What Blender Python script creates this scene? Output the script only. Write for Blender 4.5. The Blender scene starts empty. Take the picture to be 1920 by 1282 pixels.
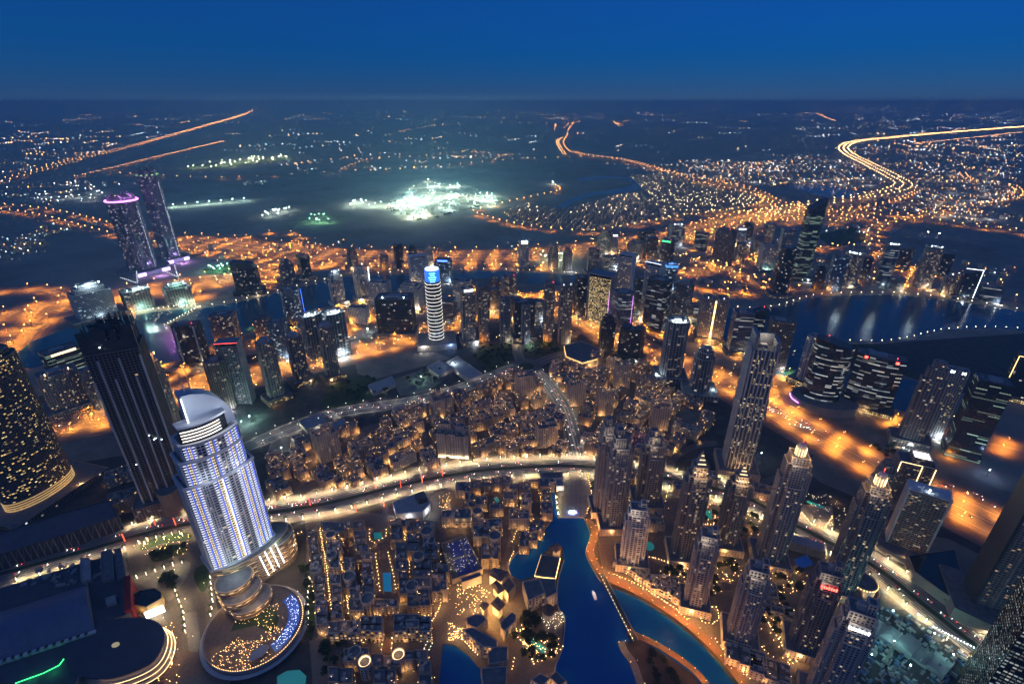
import bpy, math, random
from math import sin, cos, pi, radians, hypot, atan2, floor, sqrt

S = bpy.context.scene
COL = S.collection
# ------------------------------------------------------------------ camera
FOC, EYE, HORIZON = 945.0, 555.0, 190.0           # focal length in photo pixels, eye height in metres, horizon row
PITCH = math.atan((641 - HORIZON) / FOC)
CP, SP = cos(PITCH), sin(PITCH)
cam = bpy.data.cameras.new('camera')
camera = bpy.data.objects.new('camera', cam)
COL.objects.link(camera)
cam.sensor_width = 36
cam.lens = FOC / 1920 * 36
cam.clip_start = 1
cam.clip_end = 250000
camera.location = (0, 0, EYE)
camera.rotation_euler = (pi / 2 - PITCH, 0, 0)
S.camera = camera
# ------------------------------------------------------------------ dusk sky
SUN_EL, SUN_ROT = radians(4.0), radians(228)
w = bpy.data.worlds.new('World')
S.world = w
w.use_nodes = True
_n = w.node_tree
_bg = _n.nodes['Background']
_sky = _n.nodes.new('ShaderNodeTexSky')
_sky.sky_type = 'NISHITA'
_sky.sun_disc = False
_sky.sun_elevation = SUN_EL
_sky.sun_rotation = SUN_ROT
_sky.altitude = 500
_sky.ozone_density = 8
_sky.dust_density = 0.0
_sky.air_density = 1.0
_tint = _n.nodes.new('ShaderNodeMix')
_tint.data_type = 'RGBA'
_tint.blend_type = 'MULTIPLY'
_tint.inputs[0].default_value = 1.0
_tint.inputs[7].default_value = (1.0, 0.86, 1.22, 1)
_n.links.new(_sky.outputs[0], _tint.inputs[6])
_base = _n.nodes.new('ShaderNodeMix')      # even blue of the whole dusk dome on top of the sky model
_base.data_type = 'RGBA'
_base.blend_type = 'ADD'
_base.inputs[0].default_value = 1.0
_base.inputs[7].default_value = (.07, .66, 2.4, 1)
_n.links.new(_tint.outputs[2], _base.inputs[6])
_n.links.new(_base.outputs[2], _bg.inputs[0])
_bg.inputs[1].default_value = 0.050
# ------------------------------------------------------------------ last afterglow of the sun that has just set behind the camera
sl = bpy.data.lights.new('sun', 'SUN')
sun = bpy.data.objects.new('sun', sl)
COL.objects.link(sun)
sl.energy = 0.14
sl.angle = radians(60)
sl.color = (.70, .74, 1.0)
sun.rotation_euler = (radians(52), 0, radians(32) * -1)
# ------------------------------------------------------------------ exposure and sampling
S.view_settings.view_transform = 'Standard'
S.view_settings.look = 'None'
S.view_settings.exposure = 0.25
S.view_settings.gamma = 1.0
S.view_settings.use_curve_mapping = False
S.render.engine = 'CYCLES'
C = S.cycles
C.use_adaptive_sampling = False
C.use_denoising = True
C.denoiser = 'OPENIMAGEDENOISE'
C.max_bounces = 3
C.diffuse_bounces = 1
C.glossy_bounces = 2
C.transmission_bounces = 2
C.volume_bounces = 0
C.transparent_max_bounces = 4
C.sample_clamp_indirect = 1.5
C.sample_clamp_direct = 0
C.caustics_reflective = False
C.caustics_refractive = False
C.use_light_tree = True
C.volume_step_rate = 1.0
C.volume_max_steps = 64

# ------------------------------------------------------------------ survey: image point of the photo to a point on the ground (metres)
def at(u, v, z=0.0):
    rx, ry = (u - 960) / FOC, (641 - v) / FOC
    dx, dy, dz = rx, CP + ry * SP, -SP + ry * CP
    t = (z - EYE) / dz
    return (dx * t, dy * t)

def depth(x, y, z=0.0):
    return y * CP - (z - EYE) * SP

def height_at(x, y, vt):
    k = (641 - vt) / FOC
    return EYE + (k * y * CP - y * SP) / (CP + k * SP)

# ------------------------------------------------------------------ mesh builder
class MB:
    def __init__(s):
        s.v, s.f, s.m, s.uv = [], [], [], []

    def face(s, pts, m=0, uv=None):
        i = len(s.v)
        n = len(pts)
        s.v.extend(pts)
        s.f.append(tuple(range(i, i + n)))
        s.m.append(m)
        s.uv.extend(uv if uv else [(0.0, 0.0)] * n)

    def box(s, cx, cy, z0, z1, sx, sy, rot=0.0, m=0, mt=None, bottom=False):
        c, q = cos(rot), sin(rot)
        hx, hy = sx / 2, sy / 2
        p = [(cx + x * c - y * q, cy + x * q + y * c) for x, y in ((-hx, -hy), (hx, -hy), (hx, hy), (-hx, hy))]
        s.prism(p, z0, z1, m, mt, bottom=bottom)

    def prism(s, p, z0, z1, m=0, mt=None, cells=None, bottom=False, top=True, zt=None):
        """vertical walls on polygon p with a roof; cells = (bay, storey) puts cell counts into the UVs"""
        n = len(p)
        i = len(s.v)
        zt = zt or [z1] * n
        s.v.extend((x, y, z0) for x, y in p)
        s.v.extend((x, y, zt[k]) for k, (x, y) in enumerate(p))
        off = 0.0
        for k in range(n):
            a, b = p[k], p[(k + 1) % n]
            s.f.append((i + k, i + (k + 1) % n, i + n + (k + 1) % n, i + n + k))
            s.m.append(m)
            if cells:
                L = hypot(a[0] - b[0], a[1] - b[1])
                nb = max(1, round(L / cells[0])) if cells[0] < 9 * L else L / cells[0]
                h = (z1 - z0) / cells[1]
                s.uv.extend([(off, 0.0), (off + nb, 0.0), (off + nb, h), (off, h)])
                off += nb
            else:
                s.uv.extend([(0.0, 0.0)] * 4)
        if top:
            s.f.append(tuple(range(i + n, i + 2 * n)))
            s.m.append(m if mt is None else mt)
            s.uv.extend([(0.0, 0.0)] * n)
        if bottom:
            s.f.append(tuple(range(i + n - 1, i - 1, -1)))
            s.m.append(m)
            s.uv.extend([(0.0, 0.0)] * n)

    def band(s, po, pi_, z0, z1, m=0):
        """a hollow ring between polygon po (outside) and pi_ (inside)"""
        n = len(po)
        i = len(s.v)
        s.v.extend((x, y, z0) for x, y in po)
        s.v.extend((x, y, z1) for x, y in po)
        s.v.extend((x, y, z1) for x, y in pi_)
        s.v.extend((x, y, z0) for x, y in pi_)
        for k in range(n):
            l = (k + 1) % n
            for a in (0, 1, 3):
                b = (a + 1) % 4
                s.f.append((i + a * n + k, i + a * n + l, i + b * n + l, i + b * n + k))
                s.m.append(m)
                s.uv.extend([(0.0, 0.0)] * 4)

    def parapet(s, po, pi_, z0, z1, m=0):
        n = len(po)
        i = len(s.v)
        s.v.extend((x, y, z0) for x, y in po)
        s.v.extend((x, y, z1) for x, y in po)
        s.v.extend((x, y, z1) for x, y in pi_)
        s.v.extend((x, y, z0) for x, y in pi_)
        for k in range(n):
            l = (k + 1) % n
            for a in (0, 1, 2):
                s.f.append((i + a * n + k, i + a * n + l, i + (a + 1) * n + l, i + (a + 1) * n + k))
                s.m.append(m)
                s.uv.extend([(0.0, 0.0)] * 4)

    def tube(s, pts, rad, n=6, m=0, cap=True):
        i = len(s.v)
        k = len(pts)
        for j, (x, y, z) in enumerate(pts):
            a = pts[max(0, j - 1)]
            b = pts[min(k - 1, j + 1)]
            d = [b[q] - a[q] for q in range(3)]
            L = sqrt(sum(t * t for t in d)) or 1
            d = [t / L for t in d]
            up = (0, 0, 1) if abs(d[2]) < .9 else (1, 0, 0)
            e = [d[1] * up[2] - d[2] * up[1], d[2] * up[0] - d[0] * up[2], d[0] * up[1] - d[1] * up[0]]
            L = sqrt(sum(t * t for t in e)) or 1
            e = [t / L for t in e]
            g = [e[1] * d[2] - e[2] * d[1], e[2] * d[0] - e[0] * d[2], e[0] * d[1] - e[1] * d[0]]
            r = rad[j] if isinstance(rad, (list, tuple)) else rad
            for q in range(n):
                c_, s_ = cos(2 * pi * q / n) * r, sin(2 * pi * q / n) * r
                s.v.append((x + e[0] * c_ + g[0] * s_, y + e[1] * c_ + g[1] * s_, z + e[2] * c_ + g[2] * s_))
        for j in range(k - 1):
            for q in range(n):
                r_ = (q + 1) % n
                s.f.append((i + j * n + q, i + j * n + r_, i + (j + 1) * n + r_, i + (j + 1) * n + q))
                s.m.append(m)
                s.uv.extend([(0.0, 0.0)] * 4)
        if cap:
            s.f.append(tuple(range(i + (k - 1) * n, i + k * n)))
            s.m.append(m)
            s.uv.extend([(0.0, 0.0)] * n)

    def ball(s, x, y, z, r, m=0, rz=None):
        rz = rz or r
        i = len(s.v)
        s.v.extend([(x + r, y, z), (x, y + r, z), (x - r, y, z), (x, y - r, z), (x, y, z + rz), (x, y, z - rz)])
        for a, b in ((0, 1), (1, 2), (2, 3), (3, 0)):
            for t in ((i + a, i + b, i + 4), (i + b, i + a, i + 5)):
                s.f.append(t)
                s.m.append(m)
                s.uv.extend([(0.0, 0.0)] * 3)

    def dome(s, x, y, z, r, h, n=16, k=5, m=0):
        prev = None
        for j in range(k + 1):
            a = pi / 2 * j / k
            rr, zz = r * cos(a), z + h * sin(a)
            ringp = [(x + rr * cos(2 * pi * q / n), y + rr * sin(2 * pi * q / n), zz) for q in range(n)]
            if prev:
                for q in range(n):
                    s.face([prev[q], prev[(q + 1) % n], ringp[(q + 1) % n], ringp[q]], m)
            prev = ringp

    def mesh(s, name, mats):
        me = bpy.data.meshes.new(name)
        me.from_pydata(s.v, [], s.f)
        for mt in (mats if isinstance(mats, (list, tuple)) else [mats]):
            me.materials.append(mt)
        me.polygons.foreach_set('material_index', s.m)
        uvl = me.uv_layers.new(name='UVMap')
        flat = [c for t in s.uv for c in t]
        uvl.data.foreach_set('uv', flat)
        me.update()
        return me

    def build(s, name, mats, parent=None, kind=None):
        if not s.f:
            return None
        return put(name, s.mesh(name, mats), parent, kind)

def put(name, me, parent=None, kind=None, loc=None, rotz=None):
    o = bpy.data.objects.new(name, me)
    COL.objects.link(o)
    o.parent = parent
    if loc is not None:
        o.location = loc
    if rotz is not None:
        o.rotation_euler = (0, 0, rotz)
    if kind:
        o['kind'] = kind
    return o

def tag(o, label, cat, group=None):
    o['label'] = label
    o['category'] = cat
    if group:
        o['group'] = group
    return o

def thing(name, label, cat, loc=(0, 0, 0), rotz=0.0, group=None):
    o = bpy.data.objects.new(name, None)
    COL.objects.link(o)
    o.location = loc
    o.rotation_euler = (0, 0, rotz)
    o.empty_display_size = 5
    return tag(o, label, cat, group)

_ld = {}
def lamp(parent, loc, color, watt, spot=0, radius=0.5):
    """a light parented to its lamp, or to a building it brightens"""
    key = (color, watt, spot, radius)
    if key not in _ld:
        d = bpy.data.lights.new('lamp_light', 'SPOT' if spot else 'POINT')
        d.energy = watt
        d.color = color
        d.shadow_soft_size = radius
        if spot:
            d.spot_size = radians(spot)
            d.spot_blend = 0.6
        d.cycles.use_multiple_importance_sampling = False
        _ld[key] = d
    o = bpy.data.objects.new('lamp_light', _ld[key])
    COL.objects.link(o)
    o.parent = parent
    o.location = loc
    return o

# ------------------------------------------------------------------ plan shapes
def rect(w_, d_, cx=0, cy=0):
    return [(cx - w_ / 2, cy - d_ / 2), (cx + w_ / 2, cy - d_ / 2), (cx + w_ / 2, cy + d_ / 2), (cx - w_ / 2, cy + d_ / 2)]

def cham(w_, d_, c_):
    a, b = w_ / 2, d_ / 2
    return [(-a + c_, -b), (a - c_, -b), (a, -b + c_), (a, b - c_), (a - c_, b), (-a + c_, b), (-a, b - c_), (-a, -b + c_)]

def oval(w_, d_, n=24, cx=0, cy=0):
    return [(cx + w_ / 2 * cos(2 * pi * k / n), cy + d_ / 2 * sin(2 * pi * k / n)) for k in range(n)]

def cross(w_, d_, c_):
    a, b = w_ / 2, d_ / 2
    return [(-a + c_, -b), (a - c_, -b), (a - c_, -b + c_), (a, -b + c_), (a, b - c_), (a - c_, b - c_), (a - c_, b), (-a + c_, b),
            (-a + c_, b - c_), (-a, b - c_), (-a, -b + c_), (-a + c_, -b + c_)]

def bow(w_, d_, bulge, n=8):
    """a plan whose front (towards -y) bows out"""
    a, b = w_ / 2, d_ / 2
    p = [(-a + w_ * k / n, -b - bulge * (1 - (2 * k / n - 1) ** 2)) for k in range(n + 1)]
    return p + [(a, b), (-a, b)]

def lens(w_, d_, n=9):
    a, b = w_ / 2, d_ / 2
    p = [(-a + w_ * k / n, -b * (1 - (2 * k / n - 1) ** 2) - 1) for k in range(n + 1)]
    return p + [(a - w_ * k / n, b * (1 - (2 * k / n - 1) ** 2) + 1) for k in range(n + 1)]

def grow(p, d_):
    n = len(p)
    out = []
    for k in range(n):
        a, b, c_ = p[k - 1], p[k], p[(k + 1) % n]
        e1 = (b[0] - a[0], b[1] - a[1])
        e2 = (c_[0] - b[0], c_[1] - b[1])
        l1, l2 = hypot(*e1) or 1, hypot(*e2) or 1
        n1, n2 = (e1[1] / l1, -e1[0] / l1), (e2[1] / l2, -e2[0] / l2)
        q = 1 + n1[0] * n2[0] + n1[1] * n2[1]
        q = max(q, .35)
        out.append((b[0] + d_ * (n1[0] + n2[0]) / q, b[1] + d_ * (n1[1] + n2[1]) / q))
    return out

def scl(p, k, ky=None):
    ky = ky or k
    return [(x * k, y * ky) for x, y in p]

def shift(p, dx, dy):
    return [(x + dx, y + dy) for x, y in p]

def smooth(pts, step=6):
    """Catmull-Rom through points"""
    out = []
    n = len(pts)
    for k in range(n - 1):
        p0, p1, p2, p3 = pts[max(0, k - 1)], pts[k], pts[k + 1], pts[min(n - 1, k + 2)]
        for j in range(step):
            t = j / step
            out.append(tuple(.5 * (2 * p1[q] + (p2[q] - p0[q]) * t + (2 * p0[q] - 5 * p1[q] + 4 * p2[q] - p3[q]) * t * t
                                   + (3 * p1[q] - p0[q] - 3 * p2[q] + p3[q]) * t ** 3) for q in range(len(p1))))
    out.append(tuple(pts[-1]))
    return out

def survey(px, step=6):
    return smooth([at(*p) for p in px], step)

def along(pts, gap, start=0.0):
    """(x, y, heading) every gap metres along a line"""
    out = []
    need = start
    for a, b in zip(pts, pts[1:]):
        L = hypot(b[0] - a[0], b[1] - a[1])
        h = atan2(b[1] - a[1], b[0] - a[0])
        while need <= L and L > 0:
            t = need / L
            out.append((a[0] + (b[0] - a[0]) * t, a[1] + (b[1] - a[1]) * t, h))
            need += gap
        need -= L
    return out

def side(pts, off):
    out = []
    n = len(pts)
    for k in range(n):
        a, b = pts[max(0, k - 1)], pts[min(n - 1, k + 1)]
        dx, dy = b[0] - a[0], b[1] - a[1]
        L = hypot(dx, dy) or 1
        out.append((pts[k][0] - dy / L * off, pts[k][1] + dx / L * off))
    return out

def inside(p, x, y):
    r = False
    n = len(p)
    for k in range(n):
        (x1, y1), (x2, y2) = p[k], p[k - 1]
        if (y1 > y) != (y2 > y) and x < (x2 - x1) * (y - y1) / (y2 - y1) + x1:
            r = not r
    return r

# ------------------------------------------------------------------ materials
def _mat(name):
    m = bpy.data.materials.new(name)
    m.use_nodes = True
    return m, m.node_tree, m.node_tree.nodes['Principled BSDF']

def paint(name, col, rough=.75, var=.25, scale=.08, metal=0.0, col2=None, spec=.3, bump=0.0):
    """matte surface whose colour wanders a little over the metres"""
    m, t, b = _mat(name)
    geo = t.nodes.new('ShaderNodeNewGeometry')
    n1 = t.nodes.new('ShaderNodeTexNoise')
    n1.inputs['Scale'].default_value = scale
    n1.inputs['Detail'].default_value = 6
    n1.inputs['Roughness'].default_value = .65
    t.links.new(geo.outputs['Position'], n1.inputs['Vector'])
    r = t.nodes.new('ShaderNodeValToRGB')
    c2 = col2 or tuple(min(1, c * (1 + var)) for c in col)
    c1 = tuple(c * (1 - var) for c in col)
    r.color_ramp.elements[0].position = .3
    r.color_ramp.elements[0].color = (*c1, 1)
    r.color_ramp.elements[1].position = .7
    r.color_ramp.elements[1].color = (*c2, 1)
    t.links.new(n1.outputs['Fac'], r.inputs['Fac'])
    t.links.new(r.outputs['Color'], b.inputs['Base Color'])
    b.inputs['Roughness'].default_value = rough
    b.inputs['Metallic'].default_value = metal
    b.inputs['Specular IOR Level'].default_value = spec
    if bump:
        bp = t.nodes.new('ShaderNodeBump')
        bp.inputs['Strength'].default_value = bump
        bp.inputs['Distance'].default_value = 1.0
        t.links.new(n1.outputs['Fac'], bp.inputs['Height'])
        t.links.new(bp.outputs['Normal'], b.inputs['Normal'])
    return m

def glow(name, col, strength):
    """something that is lit: bulbs, tubes, signs, lit pool water"""
    m, t, b = _mat(name)
    b.inputs['Base Color'].default_value = (*[min(.8, c) for c in col], 1)
    b.inputs['Emission Color'].default_value = (*col, 1)
    b.inputs['Emission Strength'].default_value = strength
    m.cycles.emission_sampling = 'NONE'
    return m

def glazing(name, glass=(.02, .025, .035), prob=.12, c1=(1, .62, .25), c2=(1, .85, .6), power=1.2, rows=0.0, span=1.0, rough=.15,
            frame=(.06, .06, .07), fx=.12, fy=.2, spec=.5):
    """window cells from the UVs (one unit = one bay by one storey); each cell has its own lamp lit or not"""
    m, t, b = _mat(name)
    N, L = t.nodes.new, t.links.new
    def math_(op, a, bb=None):
        q = N('ShaderNodeMath')
        q.operation = op
        for i, x in enumerate((a, bb)):
            if x is None:
                continue
            if isinstance(x, (int, float)):
                q.inputs[i].default_value = x
            else:
                L(x, q.inputs[i])
        return q.outputs[0]
    uv = N('ShaderNodeUVMap')
    sep = N('ShaderNodeSeparateXYZ')
    L(uv.outputs[0], sep.inputs[0])
    oi = N('ShaderNodeObjectInfo')
    rnd = math_('MULTIPLY', oi.outputs['Random'], 977.0)
    cu, cv = math_('FLOOR', math_('DIVIDE', sep.outputs[0], span)), math_('FLOOR', sep.outputs[1])
    cmb = N('ShaderNodeCombineXYZ')
    L(cu, cmb.inputs[0]); L(cv, cmb.inputs[1]); L(rnd, cmb.inputs[2])
    wn = N('ShaderNodeTexWhiteNoise')
    wn.noise_dimensions = '3D'
    L(cmb.outputs[0], wn.inputs['Vector'])
    cmr = N('ShaderNodeCombineXYZ')
    L(cv, cmr.inputs[1]); L(rnd, cmr.inputs[2])
    cmr.inputs[0].default_value = 31.7
    wr = N('ShaderNodeTexWhiteNoise')
    wr.noise_dimensions = '3D'
    L(cmr.outputs[0], wr.inputs['Vector'])
    # rows: how far whole storeys are lit or dark together
    rowf = math_('ADD', 1 - rows, math_('MULTIPLY', math_('GREATER_THAN', wr.outputs['Value'], .62), rows * 2.4))
    lit = math_('LESS_THAN', wn.outputs['Value'], math_('MULTIPLY', rowf, prob))
    fu, fv = math_('FRACT', sep.outputs[0]), math_('FRACT', sep.outputs[1])
    inx = math_('MULTIPLY', math_('GREATER_THAN', fu, fx), math_('LESS_THAN', fu, 1 - fx))
    iny = math_('MULTIPLY', math_('GREATER_THAN', fv, fy), math_('LESS_THAN', fv, 1 - fy * .4))
    win = math_('MULTIPLY', inx, iny)
    sc = N('ShaderNodeSeparateColor')
    L(wn.outputs['Color'], sc.inputs[0])
    mx = N('ShaderNodeMix')
    mx.data_type = 'RGBA'
    L(sc.outputs[1], mx.inputs[0])
    mx.inputs[6].default_value = (*c1, 1)
    mx.inputs[7].default_value = (*c2, 1)
    L(mx.outputs[2], b.inputs['Emission Color'])
    st = math_('MULTIPLY', math_('MULTIPLY', lit, win), math_('MULTIPLY', math_('ADD', math_('POWER', sc.outputs[2], 2.0), .2), power))
    L(st, b.inputs['Emission Strength'])
    mb_ = N('ShaderNodeMix')
    mb_.data_type = 'RGBA'
    L(win, mb_.inputs[0])
    mb_.inputs[6].default_value = (*frame, 1)
    mb_.inputs[7].default_value = (*glass, 1)
    L(mb_.outputs[2], b.inputs['Base Color'])
    b.inputs['Roughness'].default_value = rough
    b.inputs['Specular IOR Level'].default_value = spec
    m.cycles.emission_sampling = 'NONE'
    return m

HAZE = 0.000085
SODIUM = (1.0, 0.34, 0.03)
WARM = (1.0, 0.54, 0.20)
PALM = (1.0, 0.78, 0.45)
COOL = (0.72, 0.92, 1.0)
TEAL = (0.45, 1.0, 0.8)

m_sand = paint('sand_ground', (.27, .22, .175), .95, .4, .0035, col2=(.36, .30, .245))
m_plot = paint('bare_plot', (.20, .165, .135), .95, .3, .03)
m_urban = paint('urban_ground', (.055, .05, .05), .9, .45, .06)
m_park = paint('lawn', (.035, .06, .02), .95, .5, .08)
m_asphalt = paint('asphalt', (.12, .115, .11), .75, .2, .15)
m_hwy = paint('highway_asphalt', (.19, .17, .15), .7, .25, .06)
m_pave = paint('paving', (.26, .225, .19), .85, .25, .3)
m_paved = paint('dark_paving', (.17, .135, .11), .8, .3, .4)
m_brick = paint('promenade_brick', (.22, .11, .07), .8, .3, .4)
m_kerb = paint('kerb_stone', (.36, .34, .31), .85, .15, .5)
m_white = paint('white_paint', (.75, .75, .72), .6, .06, .3)
m_conc = paint('concrete', (.36, .35, .34), .8, .15, .06)
m_light = paint('light_cladding', (.55, .54, .53), .6, .1, .05)
m_beige = paint('sand_render', (.42, .34, .27), .85, .16, .07)
m_beige2 = paint('pale_sand_render', (.50, .42, .34), .85, .14, .09)
m_ochre = paint('ochre_render', (.36, .27, .19), .85, .18, .09)
m_taupe = paint('taupe_render', (.30, .26, .235), .85, .15, .07)
m_brown = paint('brown_stone', (.23, .175, .14), .8, .2, .07)
m_grey = paint('grey_cladding', (.23, .235, .25), .6, .12, .05)
m_dark = paint('dark_cladding', (.055, .055, .062), .5, .2, .05)
m_black = paint('black_metal', (.02, .02, .022), .4, .2, .2)
m_steel = paint('steel', (.42, .43, .45), .4, .1, .2, metal=.8)
m_roof = paint('flat_roof', (.16, .155, .16), .9, .3, .15)
m_roofl = paint('pale_roof', (.34, .32, .32), .9, .2, .15)
m_tile = paint('roof_tile', (.17, .13, .11), .85, .25, .3)
m_teak = paint('timber', (.20, .11, .06), .7, .3, .5)
m_leaf = paint('foliage', (.045, .075, .025), .8, .45, .5)
m_leafd = paint('dark_foliage', (.03, .05, .02), .8, .45, .5)
m_frond = paint('palm_frond', (.06, .085, .03), .7, .35, .7)
m_bark = paint('bark', (.12, .085, .06), .9, .3, 1.0)
m_glassd = paint('dark_glass', (.018, .022, .03), .12, .2, .05, spec=.6)

g_warm = glow('warm_bulb', (1, .55, .2), 18)
g_warm2 = glow('warm_tube', (1, .66, .32), 3.2)
g_gold = glow('gold_strip', (1, .6, .2), 4.0)
g_sod = glow('sodium_globe', (1, .42, .09), 34)
g_white = glow('white_tube', (.9, .95, 1), 5)
g_cool = glow('cool_flood', (.75, .95, 1), 40)
g_blue = glow('blue_tube', (.06, .16, 1), 5)
g_red = glow('red_beacon', (1, .06, .04), 9)
g_violet = glow('violet_tube', (.75, .25, 1), 5)
g_pool = glow('lit_pool', (.015, .30, .28), .25)
g_poolb = glow('lit_blue_pool', (.01, .07, .35), .15)
g_green = glow('green_tube', (.05, 1, .25), 3)
g_soft = glow('soft_lit_wall', (1, .62, .28), .7)
g_palm = glow('palm_uplight', (1, .84, .58), 7)

w_res = glazing('residential_windows', prob=.15, power=.75)
w_res2 = glazing('busy_residential_windows', prob=.26, power=.7)
w_dark = glazing('sparse_windows', prob=.08, c1=(1, .7, .4), c2=(.9, .95, 1), power=.7)
w_off = glazing('office_windows', glass=(.025, .04, .065), prob=.28, c1=(.75, .9, 1), c2=(1, .9, .7), power=.5, rows=.8, span=3, fx=.03, fy=.3)
w_gold = glazing('gold_lit_windows', prob=.86, c1=(1, .62, .2), c2=(1, .8, .42), power=1.25, fx=.16, fy=.3)
w_yel = glazing('yellow_lit_windows', prob=.27, c1=(1, .55, .14), c2=(1, .8, .4), power=1.15, fx=.1, fy=.3, rows=.35)
w_green = glazing('green_office_windows', glass=(.012, .03, .032), prob=.34, c1=(.6, 1, .8), c2=(.85, .95, .7), power=.5, rows=.85, span=4, fx=.02, fy=.4)
w_blue = glazing('blue_glass_windows', glass=(.04, .09, .16), prob=.13, c1=(.5, .8, 1), c2=(.8, .95, 1), power=.9, fx=.05, fy=.25)
w_house = glazing('house_windows', glass=(.02, .02, .024), prob=.13, c1=(1, .5, .15), c2=(1, .72, .35), power=1.1, fx=.0, fy=.0)
w_hotel = glazing('hotel_windows', glass=(.02, .022, .03), prob=.10, c1=(1, .7, .35), c2=(1, .85, .6), power=1.0, fx=.15, fy=.25)

# ================================================================== THE SETTING
def sheet(name, px, z, mat, kind='structure', step=0, world=None):
    p = world or ([at(*q) for q in px] if not step else survey(px, step))
    b = MB()
    b.face([(x, y, z) for x, y in p], 0, [(x, y) for x, y in p])
    o = b.build(name, mat, kind=kind)
    return o

def ribbon(b, pts, o0, o1, z, m=0, thick=0.0):
    A, B = side(pts, o0), side(pts, o1)
    for k in range(len(pts) - 1):
        b.face([(*A[k], z), (*A[k + 1], z), (*B[k + 1], z), (*B[k], z)][::-1], m)
        if thick:
            b.face([(*A[k], z - thick), (*A[k + 1], z - thick), (*A[k + 1], z), (*A[k], z)][::-1], m)
            b.face([(*B[k], z - thick), (*B[k + 1], z - thick), (*B[k + 1], z), (*B[k], z)], m)

# ground: one sheet to the horizon, finer near the camera
b = MB()
R = 46000
b.face([(-R * 1.1, -3000, 0), (R * 1.1, -3000, 0), (R * 1.1, R, 0), (-R * 1.1, R, 0)])
b.build('ground', m_sand, kind='structure')

# darker paved city ground and open plots
sheet('urban_ground', [(-500, 1500), (-300, 900), (0, 760), (300, 690), (640, 640), (960, 600), (1200, 620), (1330, 680), (1500, 770), (1700, 880), (2000, 1010), (2500, 1500)], .05, m_urban)
PLOTS = [
    ('bare_plot', [(665, 672), (790, 648), (845, 672), (700, 712), (670, 700)], m_plot),
    ('bare_plot', [(520, 800), (600, 772), (640, 775), (640, 806), (560, 845), (500, 850)], m_plot),
    ('bare_plot', [(1505, 875), (1530, 850), (1625, 885), (1680, 925), (1600, 930), (1540, 905)], m_plot),
    ('bare_plot', [(1545, 790), (1570, 775), (1660, 800), (1700, 860), (1640, 852), (1560, 815)], m_plot),
    ('bare_plot', [(1325, 690), (1400, 690), (1360, 735), (1330, 720)], m_plot),
    ('bare_plot', [(1700, 870), (1790, 890), (1920, 930), (1920, 1000), (1830, 950), (1740, 905)], m_plot),
    ('bare_plot', [(1720, 1000), (1780, 1010), (1840, 1040), (1800, 1090), (1735, 1060)], m_plot),
    ('bare_plot', [(1575, 650), (1700, 640), (1920, 625), (2000, 660), (1960, 760), (1760, 730), (1700, 705)], m_urban),
    ('bare_plot', [(110, 830), (230, 812), (250, 850), (130, 870)], m_plot),
    ('bare_plot', [(460, 690), (500, 672), (520, 700), (480, 720)], m_plot),
    ('bare_plot', [(1300, 530), (1360, 508), (1440, 540), (1400, 555), (1330, 556)], m_plot),
    ('lawn', [(885, 668), (905, 648), (960, 642), (966, 660), (950, 690), (920, 700)], m_park),
    ('lawn', [(978, 642), (1040, 640), (1052, 660), (1010, 672), (985, 672)], m_park),
    ('lawn', [(616, 722), (690, 702), (730, 735), (640, 768), (600, 765)], m_park),
    ('school_yard', [(735, 712), (800, 690), (850, 700), (800, 735), (750, 742)], m_plot),
    ('lawn', [(1578, 645), (1640, 645), (1716, 705), (1650, 700), (1590, 690)], m_park),
    ('lawn', [(380, 505), (455, 490), (450, 512), (390, 515)], m_park),
    ('lawn', [(1530, 440), (1600, 425), (1640, 450), (1560, 465)], m_park),
    ('lawn', [(340, 316), (370, 308), (550, 292), (556, 300), (430, 314), (350, 321)], m_park),
]
for k, (nm, px, mt) in enumerate(PLOTS):
    sheet(nm, px, .09 + .004 * k, mt)

# water
def water(name, col, rough=.12, bump=.12, scale=.05):
    m, t, b_ = _mat(name)
    b_.inputs['Base Color'].default_value = (*col, 1)
    b_.inputs['Roughness'].default_value = rough
    b_.inputs['IOR'].default_value = 1.33
    geo = t.nodes.new('ShaderNodeNewGeometry')
    nz = t.nodes.new('ShaderNodeTexNoise')
    nz.inputs['Scale'].default_value = scale
    nz.inputs['Detail'].default_value = 8
    t.links.new(geo.outputs['Position'], nz.inputs['Vector'])
    bp = t.nodes.new('ShaderNodeBump')
    bp.inputs['Strength'].default_value = bump
    bp.inputs['Distance'].default_value = 1.0
    t.links.new(nz.outputs['Fac'], bp.inputs['Height'])
    t.links.new(bp.outputs['Normal'], b_.inputs['Normal'])
    return m
m_canal = water('canal_water', (.012, .085, .13), .16, .3, .06)
m_lake = water('lake_water', (.004, .10, .34), .1, .12, .1)
m_lagoon = water('lagoon_water_far', (.015, .06, .10), .2, .2, .03)
CANAL = [(20, 655), (154, 606), (235, 592), (335, 580), (376, 579), (470, 562), (520, 549), (590, 532), (640, 521), (707, 516), (774, 512), (858, 507), (942, 509), (1026, 512), (1093, 517),
         (1110, 533), (1076, 537), (972, 531), (918, 522), (855, 525), (760, 540), (690, 560), (640, 566), (560, 592), (510, 606), (455, 628), (400, 640), (345, 672), (300, 685), (170, 665), (60, 690), (10, 690)]
sheet('canal_water', CANAL, .5, m_canal)
BAY = [(1280, 568), (1360, 578), (1421, 581), (1468, 574), (1521, 558), (1582, 553), (1682, 553), (1783, 563), (1920, 585), (2050, 605), (2050, 632), (1920, 619), (1850, 616), (1783, 619), (1750, 624),
       (1699, 636), (1659, 642), (1615, 642), (1572, 641), (1540, 655), (1500, 715), (1430, 690), (1300, 610)]
sheet('bay_water', BAY, .5, m_canal)
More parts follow.
